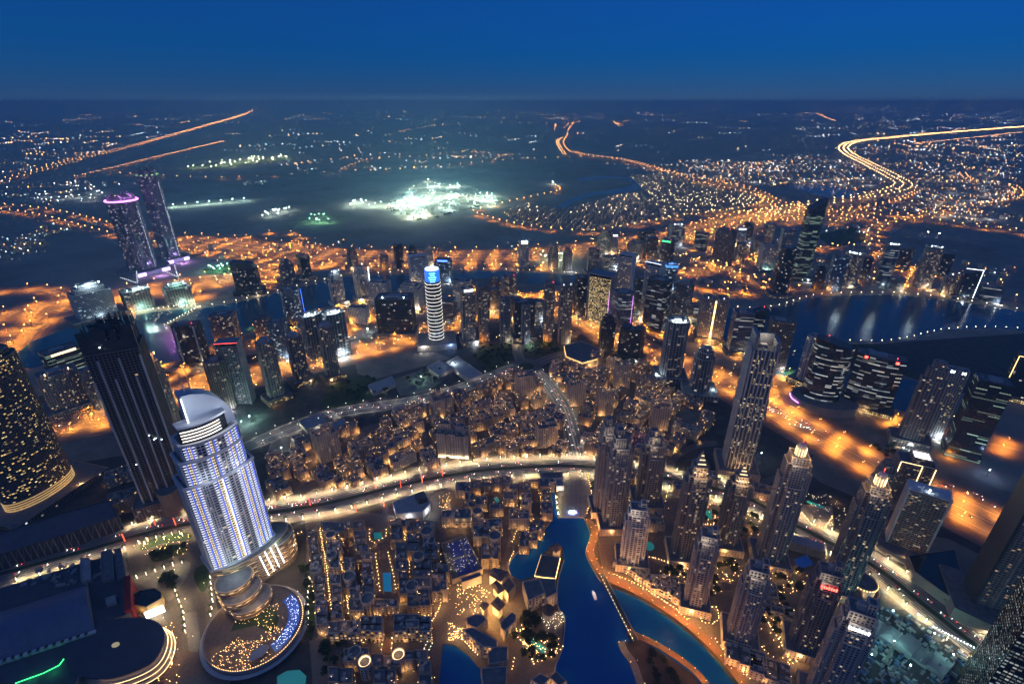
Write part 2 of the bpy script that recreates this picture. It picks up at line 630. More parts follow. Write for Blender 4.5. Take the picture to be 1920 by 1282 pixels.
sheet('inlet_water', [(1570, 700), (1650, 706), (1716, 714), (1740, 742), (1700, 772), (1640, 760), (1570, 740)], .5, m_canal)
LAKE = [(1036, 973), (1046, 971), (1094, 971), (1101, 985), (1107, 1005), (1098, 1037), (1112, 1068), (1127, 1092), (1148, 1125), (1168, 1172), (1180, 1200), (1168, 1212), (1180, 1228), (1192, 1255), (1196, 1340),
        (1046, 1340), (1040, 1256), (1052, 1224), (1058, 1186), (1058, 1156), (1046, 1136), (1046, 1090), (1058, 1050), (1056, 1028), (1038, 1018), (1016, 1040), (1001, 1080), (976, 1088), (958, 1078), (953, 1060),
        (973, 1033), (991, 1018), (1016, 998), (1030, 985)]
sheet('lake_water', LAKE, .5, m_lake)
sheet('lake_channel', [(1032, 925), (1043, 924), (1046, 971), (1036, 973)], .52, m_lake)
POND = [(1142, 1099), (1200, 1124), (1255, 1160), (1300, 1195), (1345, 1240), (1390, 1300), (1400, 1340), (1345, 1340), (1300, 1265), (1240, 1222), (1196, 1198), (1176, 1188), (1160, 1150)]
sheet('pond_water', POND, .5, m_lake)
sheet('lagoon_water', [(832, 1208), (850, 1211), (880, 1230), (900, 1255), (908, 1340), (822, 1340), (826, 1250)], .5, m_lake)
sheet('far_lagoon', [(1040, 390), (1070, 372), (1100, 362), (1130, 358), (1170, 352), (1190, 345), (1180, 338), (1140, 334), (1090, 340), (1080, 334), (1140, 330), (1190, 334), (1205, 346), (1200, 356), (1165, 362), (1110, 368), (1075, 380), (1060, 390)], .5, m_lagoon)
sheet('far_lagoon', [(1180, 388), (1205, 384), (1222, 376), (1215, 370), (1230, 374), (1222, 384), (1200, 390)], .5, m_lagoon)
sheet('far_pond', [(1478, 350), (1500, 345), (1560, 349), (1620, 362), (1600, 372), (1540, 368)], .5, m_canal)
sheet('salt_pan', [(1700, 455), (1740, 446), (1800, 452), (1880, 470), (1850, 474), (1760, 464)], .5, m_plot)

# quay walls round the lake and canal, as a kerb of stone
def quay(name, px, wid, h, mat, closed=False):
    p = survey(px, 3)
    b = MB()
    ribbon(b, p, -wid / 2, wid / 2, h, 0, h)
    return b.build(name, mat, kind='structure')
quay('quay_kerb', [(1046, 970.5), (1094, 970.5)], 1.2, 1.2, m_kerb)
quay('quay_kerb', [(1095, 971), (1107, 1005), (1098, 1037), (1112, 1068), (1127, 1092)], 1.2, 1.2, m_kerb)
quay('quay_kerb', [(1036, 973), (1016, 998), (991, 1018), (973, 1033), (953, 1060), (958, 1078)], 1.2, 1.2, m_kerb)
quay('quay_kerb', [(1058, 1050), (1046, 1090), (1046, 1136), (1058, 1156), (1058, 1186), (1052, 1224), (1040, 1256), (1046, 1330)], 1.2, 1.2, m_kerb)

# ------------------------------------------------------------------ roads
LAMPS = []          # (x, y, heading, height, kind, wants a light)
def lamps_on(pts, gap, offs, h, kind, every=1, start=0.0, arm=2.0, where=None):
    for off in offs:
        for k, (x, y, a) in enumerate(along(side(pts, off), gap, start)):
            LAMPS.append((x, y, a, h, kind, k % every == 0, arm, where))

RZ = [.20]
def road(name, px, wid, mat=None, medians=(), lines=(), kerbs=True, step=6, world=None, walk=3.5):
    pts = world or survey(px, step)
    z = RZ[0]
    RZ[0] += .006
    b = MB()
    ribbon(b, pts, -wid / 2, wid / 2, z, 0)
    o = b.build(name, mat or m_asphalt, kind='structure')
    if kerbs:
        k_ = MB()
        ribbon(k_, pts, wid / 2, wid / 2 + walk, z + .13, 0, .2)
        ribbon(k_, pts, -wid / 2 - walk, -wid / 2, z + .13, 0, .2)
        k_.build('pavement', m_pave, kind='structure')
    if medians:
        k_ = MB()
        for off, mw, _ in medians:
            ribbon(k_, pts, off - mw / 2, off + mw / 2, z + .16, 0, .2)
        k_.build('median', m_park if medians[0][2] else m_kerb, o, kind='stuff')
    if lines:
        k_ = MB()
        for off in lines:
            ribbon(k_, pts, off - .2, off + .2, z + .02, 0)
        k_.build('lane_marking', m_white, o, kind='stuff')
    return pts

# the curved boulevard round the lake district
BLVD = road('boulevard', [(-90, 1100), (0, 1076), (150, 1035), (330, 986), (560, 953), (650, 935), (740, 912), (830, 893), (900, 882), (980, 876), (1060, 873), (1130, 878), (1250, 897), (1391, 930), (1481, 979),
                          (1548, 1013), (1609, 1043), (1666, 1080), (1716, 1120), (1783, 1174), (1847, 1224), (1920, 1290)], 36, m_asphalt,
            medians=((0, 5, 1),), lines=(-13.5, -9.5, -5.5, 5.5, 9.5, 13.5, -17, 17), walk=10)
# avenue up to the roundabout
AVE = road('avenue', [(1085, 862), (1074, 820), (1060, 770), (1040, 735), (1015, 706), (996, 692)], 24, medians=((0, 2.5, 0),), lines=(-6, 6))
road('park_road', [(978, 680), (970, 661), (967, 640), (968, 632)], 16, kerbs=True)
RING2 = road('ring_road', [(480, 830), (560, 797), (640, 772), (774, 752), (875, 724), (950, 694), (972, 688)], 30, medians=((0, 3, 0),), lines=(-7, 7))
road('ring_road', [(1002, 684), (1056, 664), (1120, 668)], 22, medians=((0, 2, 0),))
road('ring_road', [(300, 905), (380, 872), (480, 830)], 26)
cx, cy = at(987, 687)
b = MB()
b.face([(x, y, .42) for x, y in oval(76, 76, 32, cx, cy)])
b.build('roundabout', m_asphalt, kind='structure')
b = MB()
b.prism(oval(36, 36, 24, cx, cy), .3, .75, 1, 0)
b.build('roundabout_island', [m_park, m_kerb], kind='structure')
# side streets of the old quarter and the tower district
STREETS = [
    ([(1250, 897), (1262, 860), (1300, 838), (1345, 830)], 14), ([(1140, 880), (1200, 840), (1270, 800), (1330, 770)], 12),
    ([(1391, 930), (1430, 905), (1470, 895), (1510, 905)], 14), ([(1481, 979), (1440, 1000), (1395, 1040), (1360, 1085)], 12),
    ([(1609, 1043), (1640, 1000), (1660, 965), (1690, 940)], 14), ([(560, 953), (555, 930), (600, 880), (640, 850), (690, 832)], 9),
    ([(785, 902), (780, 870), (800, 840), (800, 800), (850, 770), (930, 745), (985, 735)], 9), ([(870, 888), (880, 850), (930, 800), (1010, 770), (1055, 760)], 8),
    ([(640, 850), (700, 800), (790, 762)], 9), ([(1078, 820), (1130, 790), (1180, 740), (1160, 700), (1100, 690)], 10), ([(1130, 790), (1220, 800), (1300, 770)], 9),
    ([(1716, 1120), (1660, 1110), (1610, 1100), (1560, 1120)], 12), ([(700, 922), (722, 950), (720, 975)], 8),
]
for px, wd in STREETS:
    road('street', px, wd, kerbs=False)

# main sodium lit expressway that wraps round the district
E3 = survey([(-150, 810), (0, 800), (150, 790), (260, 770), (330, 740), (400, 722), (520, 692), (640, 665), (730, 646), (830, 612), (900, 590), (980, 578), (1050, 585), (1105, 605), (1160, 636), (1220, 668), (1300, 690),
             (1400, 738), (1500, 794), (1600, 850), (1700, 905), (1800, 952), (1900, 1000), (2050, 1065)])
road('expressway', None, 84, m_hwy, medians=((0, 3.5, 0), (-26, 3, 0), (26, 3, 0)), lines=(-21, -16.5, -12, -7.5, 7.5, 12, 16.5, 21, -36, -32, 32, 36), world=E3, kerbs=False)
b = MB()
ribbon(b, E3, 42.2, 66, .16)
ribbon(b, E3, -66, -42.2, .16)
b.build('expressway_verge', m_plot, kind='structure')  # pale side strips added so the lamp glow spreads wider
lamps_on(E3, 46, (-27, 27), 14, 'road', 1, where='on the side verges of the wide orange expressway')
lamps_on(E3, 92, (0,), 14, 'road', 1, 20, where='on the middle strip of the wide orange expressway')
# parallel canal side road
P1 = road('service_road', [(1290, 622), (1360, 652), (1444, 690), (1515, 722), (1572, 752), (1620, 772), (1690, 795), (1760, 810), (1830, 826), (1930, 848)], 34, m_hwy, medians=((0, 2.5, 0),), kerbs=False)
lamps_on(P1, 55, (-15, 15), 12, 'road', where='on the canal side road behind the expressway')
P2 = road('link_road', [(1440, 695), (1462, 720), (1470, 745), (1462, 770)], 40, m_hwy, kerbs=False)
lamps_on(P2, 45, (-18, 18), 12, 'road', where='at the orange junction before the black oval tower')
P3 = road('link_road', [(360, 690), (395, 700), (420, 722)], 44, m_hwy, kerbs=False)
lamps_on(P3, 50, (-20, 20), 12, 'road', where='at the orange junction behind the tower spires')
P4 = road('link_road', [(250, 690), (300, 690), (360, 690), (430, 640), (470, 620), (560, 600), (640, 578), (700, 568)], 22, m_hwy, kerbs=False)
lamps_on(P4, 60, (11,), 11, 'road', where='on the canal road past the marina towers')
P5 = road('inner_street', [(930, 545), (985, 556), (1040, 552), (1075, 560)], 26, m_hwy, kerbs=False)
lamps_on(P5, 40, (-12, 12), 11, 'road', where='in the street behind the arc of dark towers')
P6 = road('inner_street', [(985, 556), (975, 590)], 26, m_hwy, kerbs=False)
lamps_on(P6, 40, (-12,), 11, 'road', where='in the lane between the arc of dark towers')
P7 = road('canal_road', [(1130, 640), (1095, 560), (1120, 545), (1200, 556), (1300, 546)], 20, m_hwy, kerbs=False)
lamps_on(P7, 60, (10,), 11, 'road', where='on the road past the yellow lit office block')
P8 = road('inner_street', [(860, 530), (900, 556), (912, 590)], 20, m_hwy, kerbs=False)
lamps_on(P8, 45, (10,), 11, 'road', where='in the street behind the ringed round tower')

for px, wd in (([(640, 642), (700, 602), (790, 585), (860, 556)], 18), ([(700, 602), (690, 580), (640, 590), (560, 610)], 16), ([(1130, 602), (1200, 620), (1290, 648)], 18), ([(1195, 556), (1225, 600), (1240, 640)], 16), ([(1290, 560), (1320, 590), (1340, 640)], 16),
               ([(480, 640), (520, 665), (560, 690)], 16), ([(600, 640), (610, 690)], 16), ([(1010, 552), (1010, 585)], 14), ([(1150, 470), (1200, 500), (1290, 512)], 18), ([(1290, 445), (1330, 470), (1330, 500)], 16), ([(1400, 460), (1420, 500)], 16), ([(1060, 640), (1090, 620)], 20),
               ([(100, 780), (120, 745), (190, 700), (250, 690)], 20), ([(240, 770), (300, 730), (360, 690)], 30), ([(1600, 540), (1620, 500), (1660, 470)], 16), ([(1700, 540), (1720, 500)], 14)):
    q = road('district_street', px, wd, m_hwy, kerbs=False)
    lamps_on(q, 42, (wd / 2,), 11, 'road', where='in the streets of the business district')

# far expressway beyond the canal
A5 = survey([(330, 452), (430, 458), (520, 468), (640, 479), (760, 483), (860, 482), (980, 478), (1100, 468), (1200, 452), (1300, 436), (1400, 412), (1470, 398), (1540, 392)])
road('far_expressway', None, 150, m_hwy, medians=((0, 6, 0), (-38, 8, 0), (38, 8, 0)), world=A5, kerbs=False)
lamps_on(A5, 85, (-60, 0, 60), 24, 'mast', 1, where='of great height along the far expressway')
A6 = road('far_service_road', [(330, 470), (420, 478), (520, 492), (640, 498), (760, 500), (860, 498), (980, 500), (1060, 506)], 40, m_hwy, kerbs=False)
lamps_on(A6, 90, (-20, 20), 16, 'mast', where='on the service road beyond the canal')
A7 = road('far_loop', [(430, 458), (470, 446), (500, 440), (540, 440), (560, 452), (530, 462), (500, 470)], 26, m_hwy, kerbs=False)
lamps_on(A7, 110, (12,), 16, 'mast', where='on the loop road on the desert edge')
A8 = road('far_link_road', [(490, 540), (520, 520), (560, 505), (640, 498)], 34, m_hwy, kerbs=False)
lamps_on(A8, 70, (-15, 15), 14, 'mast', where='on the link road behind the sail topped tower')
# left interchange
for px, wd in (([(-60, 600), (40, 590), (130, 570), (220, 552), (330, 532), (430, 520), (520, 500)], 60), ([(-60, 560), (60, 545), (140, 560), (220, 575)], 20), ([(-30, 665), (20, 655), (60, 622), (100, 602), (150, 590)], 24),
               ([(10, 700), (20, 668), (50, 640), (75, 605), (66, 580), (85, 568), (120, 570)], 20), ([(-60, 640), (30, 620), (70, 605)], 16), ([(370, 560), (330, 545), (300, 550), (200, 565)], 30),
               ([(360, 540), (420, 530), (470, 520), (510, 505)], 40)):
    q = road('interchange_road', px, wd, m_hwy, kerbs=False)
    lamps_on(q, 75, (wd / 2, -wd / 2) if wd > 25 else (wd / 2,), 22, 'mast')
# two long rows at the far left
for px, wd, gap, offs in (([(-40, 388), (60, 398), (130, 412), (215, 434), (300, 452), (340, 458)], 110, 75, (-50, 50)), ([(-60, 356), (0, 342), (84, 320), (168, 296), (282, 267), (402, 232), (456, 216), (476, 207)], 90, 110, (-40, 40)),
                          ([(-20, 306), (40, 311), (80, 314), (151, 294), (198, 284)], 30, 150, (0,)), ([(144, 334), (208, 319), (285, 299), (335, 287), (419, 267)], 30, 110, (-10, 10)),
                          ([(208, 326), (302, 333), (402, 336), (486, 334), (640, 324), (740, 321), (908, 306), (1002, 299), (1123, 297)], 24, 130, (0,)),
                          ([(750, 248), (790, 240), (850, 233), (950, 231), (1060, 232), (1090, 228)], 20, 260, (0,)), ([(1058, 292), (1045, 268), (1054, 260)], 40, 120, (-15, 15)), ([(1072, 288), (1058, 270), (1066, 254)], 40, 120, (15,)),
                          ([(1040, 245), (1042, 233)], 40, 220, (0,)), ([(1056, 244), (1066, 232)], 40, 220, (0,)), ([(1064, 246), (1075, 231)], 40, 220, (0,)),
                          ([(895, 405), (942, 419), (1009, 431), (1110, 438), (1210, 421), (1290, 408), (1380, 396), (1425, 384), (1422, 372), (1380, 360), (1290, 342)], 16, 52, (0,)),
                          ([(888, 400), (930, 388), (1000, 372), (1045, 362), (1048, 355), (1040, 350)], 10, 70, (0,)),
                          ([(1150, 228), (1160, 238), (1170, 238), (1158, 231), (1190, 226)], 20, 220, (0,)), ([(1500, 214), (1530, 213), (1548, 221), (1565, 227)], 40, 260, (-20, 20)),
                          ([(1716, 272), (1800, 262), (1920, 249), (1990, 242)], 30, 150, (-10, 10)), ([(1475, 346), (1530, 350), (1600, 360), (1630, 372), (1560, 377)], 10, 80, (0,)),
                          ([(1803, 328), (1813, 338), (1850, 348), (1895, 352), (1907, 368), (1867, 381), (1783, 395), (1716, 411), (1659, 423), (1638, 434), (1632, 456)], 46, 85, (-20, 20)),
                          ([(1560, 420), (1640, 408), (1700, 410), (1783, 421), (1860, 432), (1940, 446)], 36, 90, (-15, 15)), ([(1532, 468), (1626, 462), (1640, 455)], 36, 80, (-14, 14)),
                          ([(1280, 486), (1347, 505), (1441, 537), (1475, 545)], 40, 60, (-18, 18)), ([(1290, 514), (1350, 500), (1414, 488), (1440, 480)], 40, 60, (-18, 18)), ([(1290, 540), (1357, 552), (1420, 552), (1440, 545), (1425, 530), (1350, 508)], 18, 60, (9,)),
                          ([(1470, 552), (1560, 535), (1650, 533), (1760, 548), (1870, 560), (1940, 570)], 20, 75, (8,)), ([(1640, 520), (1780, 520), (1930, 545)], 24, 100, (8,)),
                          ([(650, 200 + 14), (700, 213), (800, 212)], 30, 500, (0,)), ([(1000, 217), (1040, 216), (1085, 215)], 60, 260, (-30, 0, 30)),
                          ([(640, 320), (700, 300), (780, 296), (860, 288), (930, 290)], 20, 110, (0,))):
    q = road('far_road', px, wd, m_hwy, kerbs=False)
    lamps_on(q, gap, offs, 18, 'far', 1)
# the bright curved motorway and its interchange
MW = survey([(1400, 408), (1470, 398), (1538, 386), (1615, 374), (1676, 361), (1692, 350), (1676, 338), (1632, 314), (1589, 291), (1582, 277), (1609, 267), (1682, 259), (1783, 250), (1920, 239), (2040, 230)], 8)
road('motorway', None, 110, m_hwy, medians=((0, 8, 0),), world=MW, kerbs=False)
lamps_on(MW, 88, (-52, 0, 52), 22, 'bright', 1)
MW2 = road('motorway_arm', [(1500, 396), (1458, 384), (1414, 361), (1347, 344), (1280, 333), (1177, 304), (1123, 296), (1093, 292), (1070, 286)], 60, m_hwy, kerbs=False)
lamps_on(MW2, 75, (-25, 25), 20, 'far', 1)
for px in ([(1440, 412), (1500, 402), (1560, 404), (1640, 400), (1700, 408)], [(1470, 420), (1540, 412), (1600, 410), (1650, 420)], [(1420, 372), (1450, 392), (1440, 408), (1380, 425), (1300, 445)],
           [(1490, 385), (1530, 400), (1600, 395), (1680, 380), (1720, 362)], [(1540, 385), (1500, 410), (1450, 418), (1400, 425)], [(1300, 425), (1380, 405), (1450, 398)], [(1200, 462), (1300, 452), (1400, 432), (1440, 420)]):
    q = road('interchange_road', px, 30, m_hwy, kerbs=False)
    lamps_on(q, 80, (-13, 13), 20, 'far', 1)

# promenades: sodium lit brick
def promenade(px, wid, mat, name='promenade', z=None):
    pts = survey(px, 5)
    b = MB()
    RZ[0] += .006
    ribbon(b, pts, -wid / 2, wid / 2, z or RZ[0] + .5, 0, .6)
    b.build(name, mat, kind='structure')
    return pts
PROM1 = promenade([(1102, 975), (1115, 1000), (1107, 1035), (1122, 1068), (1135, 1082)], 10, m_brick)
PROM2 = promenade([(1135, 1082), (1200, 1112), (1262, 1150), (1310, 1188), (1355, 1232), (1400, 1290), (1420, 1330)], 10, m_brick)
PROM3 = promenade([(1176, 1184), (1240, 1214), (1300, 1256), (1345, 1310)], 7, m_brick)
PROM4 = promenade([(1164, 1203), (1172, 1222), (1188, 1245), (1202, 1290), (1206, 1330)], 8, m_pave)
# plaza at the head of the lake
PLZ = [(1041, 886), (1100, 884), (1112, 930), (1098, 969), (1047, 969), (1044, 925)]
sheet('plaza', PLZ, .56, m_pave)
b = MB()
c0, c1, c2, c3 = at(1048, 965), at(1096, 965), at(1098, 900), at(1044, 900)
for k in range(1, 6):
    t = k / 6
    A = (c0[0] + (c1[0] - c0[0]) * t, c0[1] + (c1[1] - c0[1]) * t)
    B = (c3[0] + (c2[0] - c3[0]) * t, c3[1] + (c2[1] - c3[1]) * t)
    ribbon(b, [A, B], -.3, .3, .58)
for k in range(0, 7):
    t = k / 6
    A = (c0[0] + (c3[0] - c0[0]) * t, c0[1] + (c3[1] - c0[1]) * t)
    B = (c1[0] + (c2[0] - c1[0]) * t, c1[1] + (c2[1] - c1[1]) * t)
    ribbon(b, [A, B], -.3, .3, .584)
b.build('plaza_paving_joint', m_paved, kind='structure')

# ------------------------------------------------------------------ street lamps: the nearest 300 as lamps of their own, the rest as one mass
g_far = glow('far_sodium', (1, .38, .09), 48)
g_brt = glow('bright_sodium', (1, .50, .18), 60)
LAMPS.sort(key=lambda q: hypot(q[0], q[1]))
def pole_mesh(h, arm, r):
    p, g = MB(), MB()
    p.tube([(0, 0, 0), (0, 0, h)], [.22, .12], 5)
    p.box(0, 0, 0, .4, .8, .8)
    for s_ in (-1, 1):
        p.tube([(0, 0, h - .3), (0, s_ * arm, h)], .09, 4)
    g.ball(0, 0, 0, r, 0, r * .55)
    return p.mesh('lamp_pole', m_steel), g.mesh('lamp_head', g_sod)
_pm = {}
HAZE_TOP = 0
def in_frame(x, y, pad=60):
    d = depth(x, y)
    if d <= 0:
        return False
    u = 960 + FOC * x / d
    v = 641 - FOC * (y * SP - EYE * CP) / d
    return -pad < u < 1920 + pad and v < 1282 + pad
LAMPS = [q for q in LAMPS if in_frame(q[0], q[1])]
SOD_W = {'road': 64000, 'mast': 150000, 'far': 130000, 'bright': 190000}
fp, fh = MB(), [MB(), MB()]
far_root = None
nfar = 0
FARL = []
for k, (x, y, a, h, kind, lit, arm, where) in enumerate(LAMPS):
    if k < 300:
        key = (h, arm)
        if key not in _pm:
            _pm[key] = pole_mesh(h, arm, .55 if kind == 'road' else .8)
        nm, wh = {'road': ('sodium_street_lamp', 'twin arm sodium lamp on the expressway and side roads near the towers'), 'mast': ('highway_lamp_mast', 'tall sodium mast lighting the roads beyond the canal'),
                  'far': ('distant_road_lamp', 'sodium lamp on a road across the bay'), 'bright': ('motorway_lamp', 'bright motorway lamp')}[kind]
        if where:
            wh = 'twin arm sodium lamp ' + where
        t = thing(nm, wh, 'street lamp', (x, y, .2), a, wh.replace('lamp', 'lamps') + ' row')
        put('pole', _pm[key][0], t)
        for s_ in (-1, 1):
            put('lamp_head', _pm[key][1], t, loc=(0, s_ * arm, h - .1))
        if lit:
            lamp(t, (0, 0, h - .8), SODIUM, SOD_W[kind], 156)
    else:
        r = {'road': .8, 'mast': 1.1, 'far': 1.5, 'bright': 2.0}[kind] * (1 + max(0, hypot(x, y) - 4000) / 7000)
        fp.box(x, y, 0, h, .5, .5)
        fh[kind == 'bright'].ball(x, y, h, r, 0, r * .7)
        if lit:
            FARL.append((x, y, h, kind))
fo = fp.build('distant_lamp_poles', m_steel, kind='stuff')
fo2 = fh[0].build('distant_lamp_heads', g_far, kind='stuff')
fo3 = fh[1].build('motorway_lamp_heads', g_brt, kind='stuff')
tag(fo, 'grey lamp poles along the distant roads', 'lamp poles')
tag(fo2, 'orange lamp heads dotted along the distant roads', 'lamp heads')
tag(fo3, 'bright lamp heads along the curving motorway', 'lamp heads')
# their light: every second far lamp stands in for its pair
skip = {'road': 1, 'mast': 1, 'far': 2, 'bright': 2}
NL = [0]
cnt = {'road': 0, 'mast': 0, 'far': 0, 'bright': 0}
for x, y, h, kind in FARL:
    cnt[kind] += 1
    if cnt[kind] % skip[kind] == 0 and hypot(x, y) < 9000:
        lamp(fo2, (x, y, h), SODIUM if kind != 'bright' else (1, .45, .13), SOD_W[kind], 150 if kind != 'road' else 156, 1.5)
        NL[0] += 1
print('lamps', len(LAMPS), 'far lights', NL[0])

# ================================================================== TOWERS
STY = {
    # wall, glazing, storey, bay, pier width, spandrel height, relief
    'res': (m_taupe, w_res, 3.5, 4.2, 1.5, 1.3, .5),
    'resb': (m_beige, w_res, 3.5, 4.0, 1.5, 1.3, .5),
    'resl': (m_light, w_res, 3.5, 4.4, 1.3, 1.1, .5),
    'resg': (m_grey, w_dark, 3.6, 4.4, 1.0, 1.2, .5),
    'busy': (m_grey, w_res2, 3.6, 4.2, .8, 1.1, .6),
    'brown': (m_brown, w_dark, 3.6, 4.0, 1.2, 1.2, .6),
    'dark': (m_dark, w_dark, 3.9, 4.5, .5, .8, .3),
    'darkoff': (m_dark, w_off, 3.9, 3.6, .3, .9, .3),
    'office': (m_grey, w_off, 3.9, 3.4, .4, 1.2, .4),
    'blue': (m_grey, w_blue, 3.9, 4.0, .5, 1.0, .3),
    'bluew': (m_light, w_blue, 3.9, 4.0, .9, 1.4, .5),
    'gold': (m_dark, w_gold, 4.0, 3.4, .5, .9, .3),
    'yel': (m_brown, w_yel, 3.6, 3.0, .4, 1.3, .6),
    'green': (m_dark, w_green, 4.0, 3.6, .3, 1.2, .3),
    'bare': (m_conc, w_dark, 4.0, 7.0, 1.0, .5, .9),
}

def lattice(b, p, z0, z1, st, m=0, piers=True, rings=True):
    wall, gz, fh, bay, pw, sh, out = STY[st]
    po = grow(p, out)
    pi_ = grow(p, -.15)
    n = len(p)
    nf = max(1, round((z1 - z0) / fh))
    f = (z1 - z0) / nf
    if rings:
        for k in range(nf + 1):
            a = z0 + k * f - (sh / 2 if k else 0)
            e = z0 + k * f + sh / 2 if k < nf else z1
            b.band(po, pi_, max(z0, a), e, m)
    if piers:
        for k in range(n):
            A, B = p[k], p[(k + 1) % n]
            L = hypot(B[0] - A[0], B[1] - A[1])
            if L < 2:
                continue
            nb = max(1, round(L / bay))
            if n > 14 and nb < 2:
                nb = 1
            dx, dy = (B[0] - A[0]) / L, (B[1] - A[1]) / L
            nx, ny = dy, -dx
            o = out * 1.25
            for j in range(nb + (0 if n > 14 else 1)):
                t = L * j / nb
                a0, a1 = t - pw / 2, t + pw / 2
                q = [(A[0] + dx * a0, A[1] + dy * a0), (A[0] + dx * a0 + nx * o, A[1] + dy * a0 + ny * o), (A[0] + dx * a1 + nx * o, A[1] + dy * a1 + ny * o), (A[0] + dx * a1, A[1] + dy * a1)]
                for r in range(3):
                    u, v = q[r], q[r + 1]
                    b.face([(*u, z0), (*v, z0), (*v, z1), (*u, z1)], m)

class Tower:
    """a high building under one Empty: shafts of glazing behind a lattice of piers and floor edges, roof, crown, podium"""
    def __init__(s, name, label, cat, loc, rotz, style, h, group=None):
        s.t = thing(name, label, cat, (loc[0], loc[1], 0.05), rotz, group)
        s.st, s.h = style, h
        s.g, s.l, s.r = MB(), MB(), MB()

    def shaft(s, p, z0, z1, piers=True, rings=True, roof=True):
        wall, gz, fh, bay, pw, sh, out = STY[s.st]
        nf = max(1, round((z1 - z0) / fh))
        s.g.prism(p, z0, z1 - .2, 0, 0, cells=(bay, (z1 - z0) / nf), top=False)
        lattice(s.l, p, z0, z1, s.st, 0, piers, rings)
        if roof:
            s.r.prism(grow(p, -.2), z1 - .6, z1 - .1, 0)
            s.l.parapet(grow(p, out * 1.3), grow(p, -.4), z1, z1 + 1.3, 0)
        return s

    def plant(s, w_, d_, z, h=4, seed=0, n=5):
        """lift overruns, cooling units and tanks on a roof"""
        rr = random.Random(seed)
        b = MB()
        b.box(rr.uniform(-.1, .1) * w_, rr.uniform(-.1, .1) * d_, z, z + h, w_ * .38, d_ * .38, 0)
        for k in range(n):
            q = rr.uniform(.06, .14)
            b.box(rr.uniform(-.36, .36) * w_, rr.uniform(-.36, .36) * d_, z, z + rr.uniform(1, 2.5), q * w_, q * d_, 0)
        b.build('roof_plant', m_roofl, s.t, kind='stuff')

    def podium(s, w_, d_, h, style='res', cx=0, cy=0):
        wall, gz, fh, bay, pw, sh, out = STY[style]
        g, l = MB(), MB()
        p = shift(rect(w_, d_), cx, cy)
        g.prism(p, 0, h, 0, 1, cells=(bay, fh))
        lattice(l, p, 0, h, style)
        l.parapet(grow(p, out * 1.2), grow(p, -.4), h, h + 1.2)
        o = g.build('podium', [gz, m_roof], s.t)
        l.build('podium_cladding', wall, o, kind='stuff')

    def strip(s, pts, r, mat, name='light_strip'):
        b = MB()
        b.tube(pts, r, 4)
        return b.build(name, mat, s.t)

    def beacon(s, x, y, z, r=.8, mat=None):
        b = MB()
        b.tube([(x, y, z), (x, y, z + 2.5)], .12, 4)
        b.ball(x, y, z + 3, r)
        return b.build('beacon', mat or g_red, s.t)

    def mast(s, x, y, z0, z1, r=.5):
        b = MB()
        b.tube([(x, y, z0), (x, y, (z0 + z1) / 2), (x, y, z1)], [r, r * .7, r * .2], 6)
        return b.build('mast', m_steel, s.t)

    def done(s):
        wall, gz = STY[s.st][:2]
        s.g.build('glazing', gz, s.t)
        s.l.build('facade_cladding', wall, s.t, kind='stuff')
        s.r.build('roof', m_roof, s.t, kind='stuff')
        return s.t

def spot_of(u, v, vt, wpx, ratio, dyaw):
    """base point, height, plan size and turn from where a tower stands and how wide it shows"""
    x, y = at(u, v)
    h = height_at(x, y, vt)
    az = atan2(x, y)
    a = radians(dyaw)
    wid = wpx * depth(x, y, h / 2) / FOC / (abs(cos(a)) + ratio * abs(sin(a)))
    return x, y, h, wid, wid * ratio, -az + a

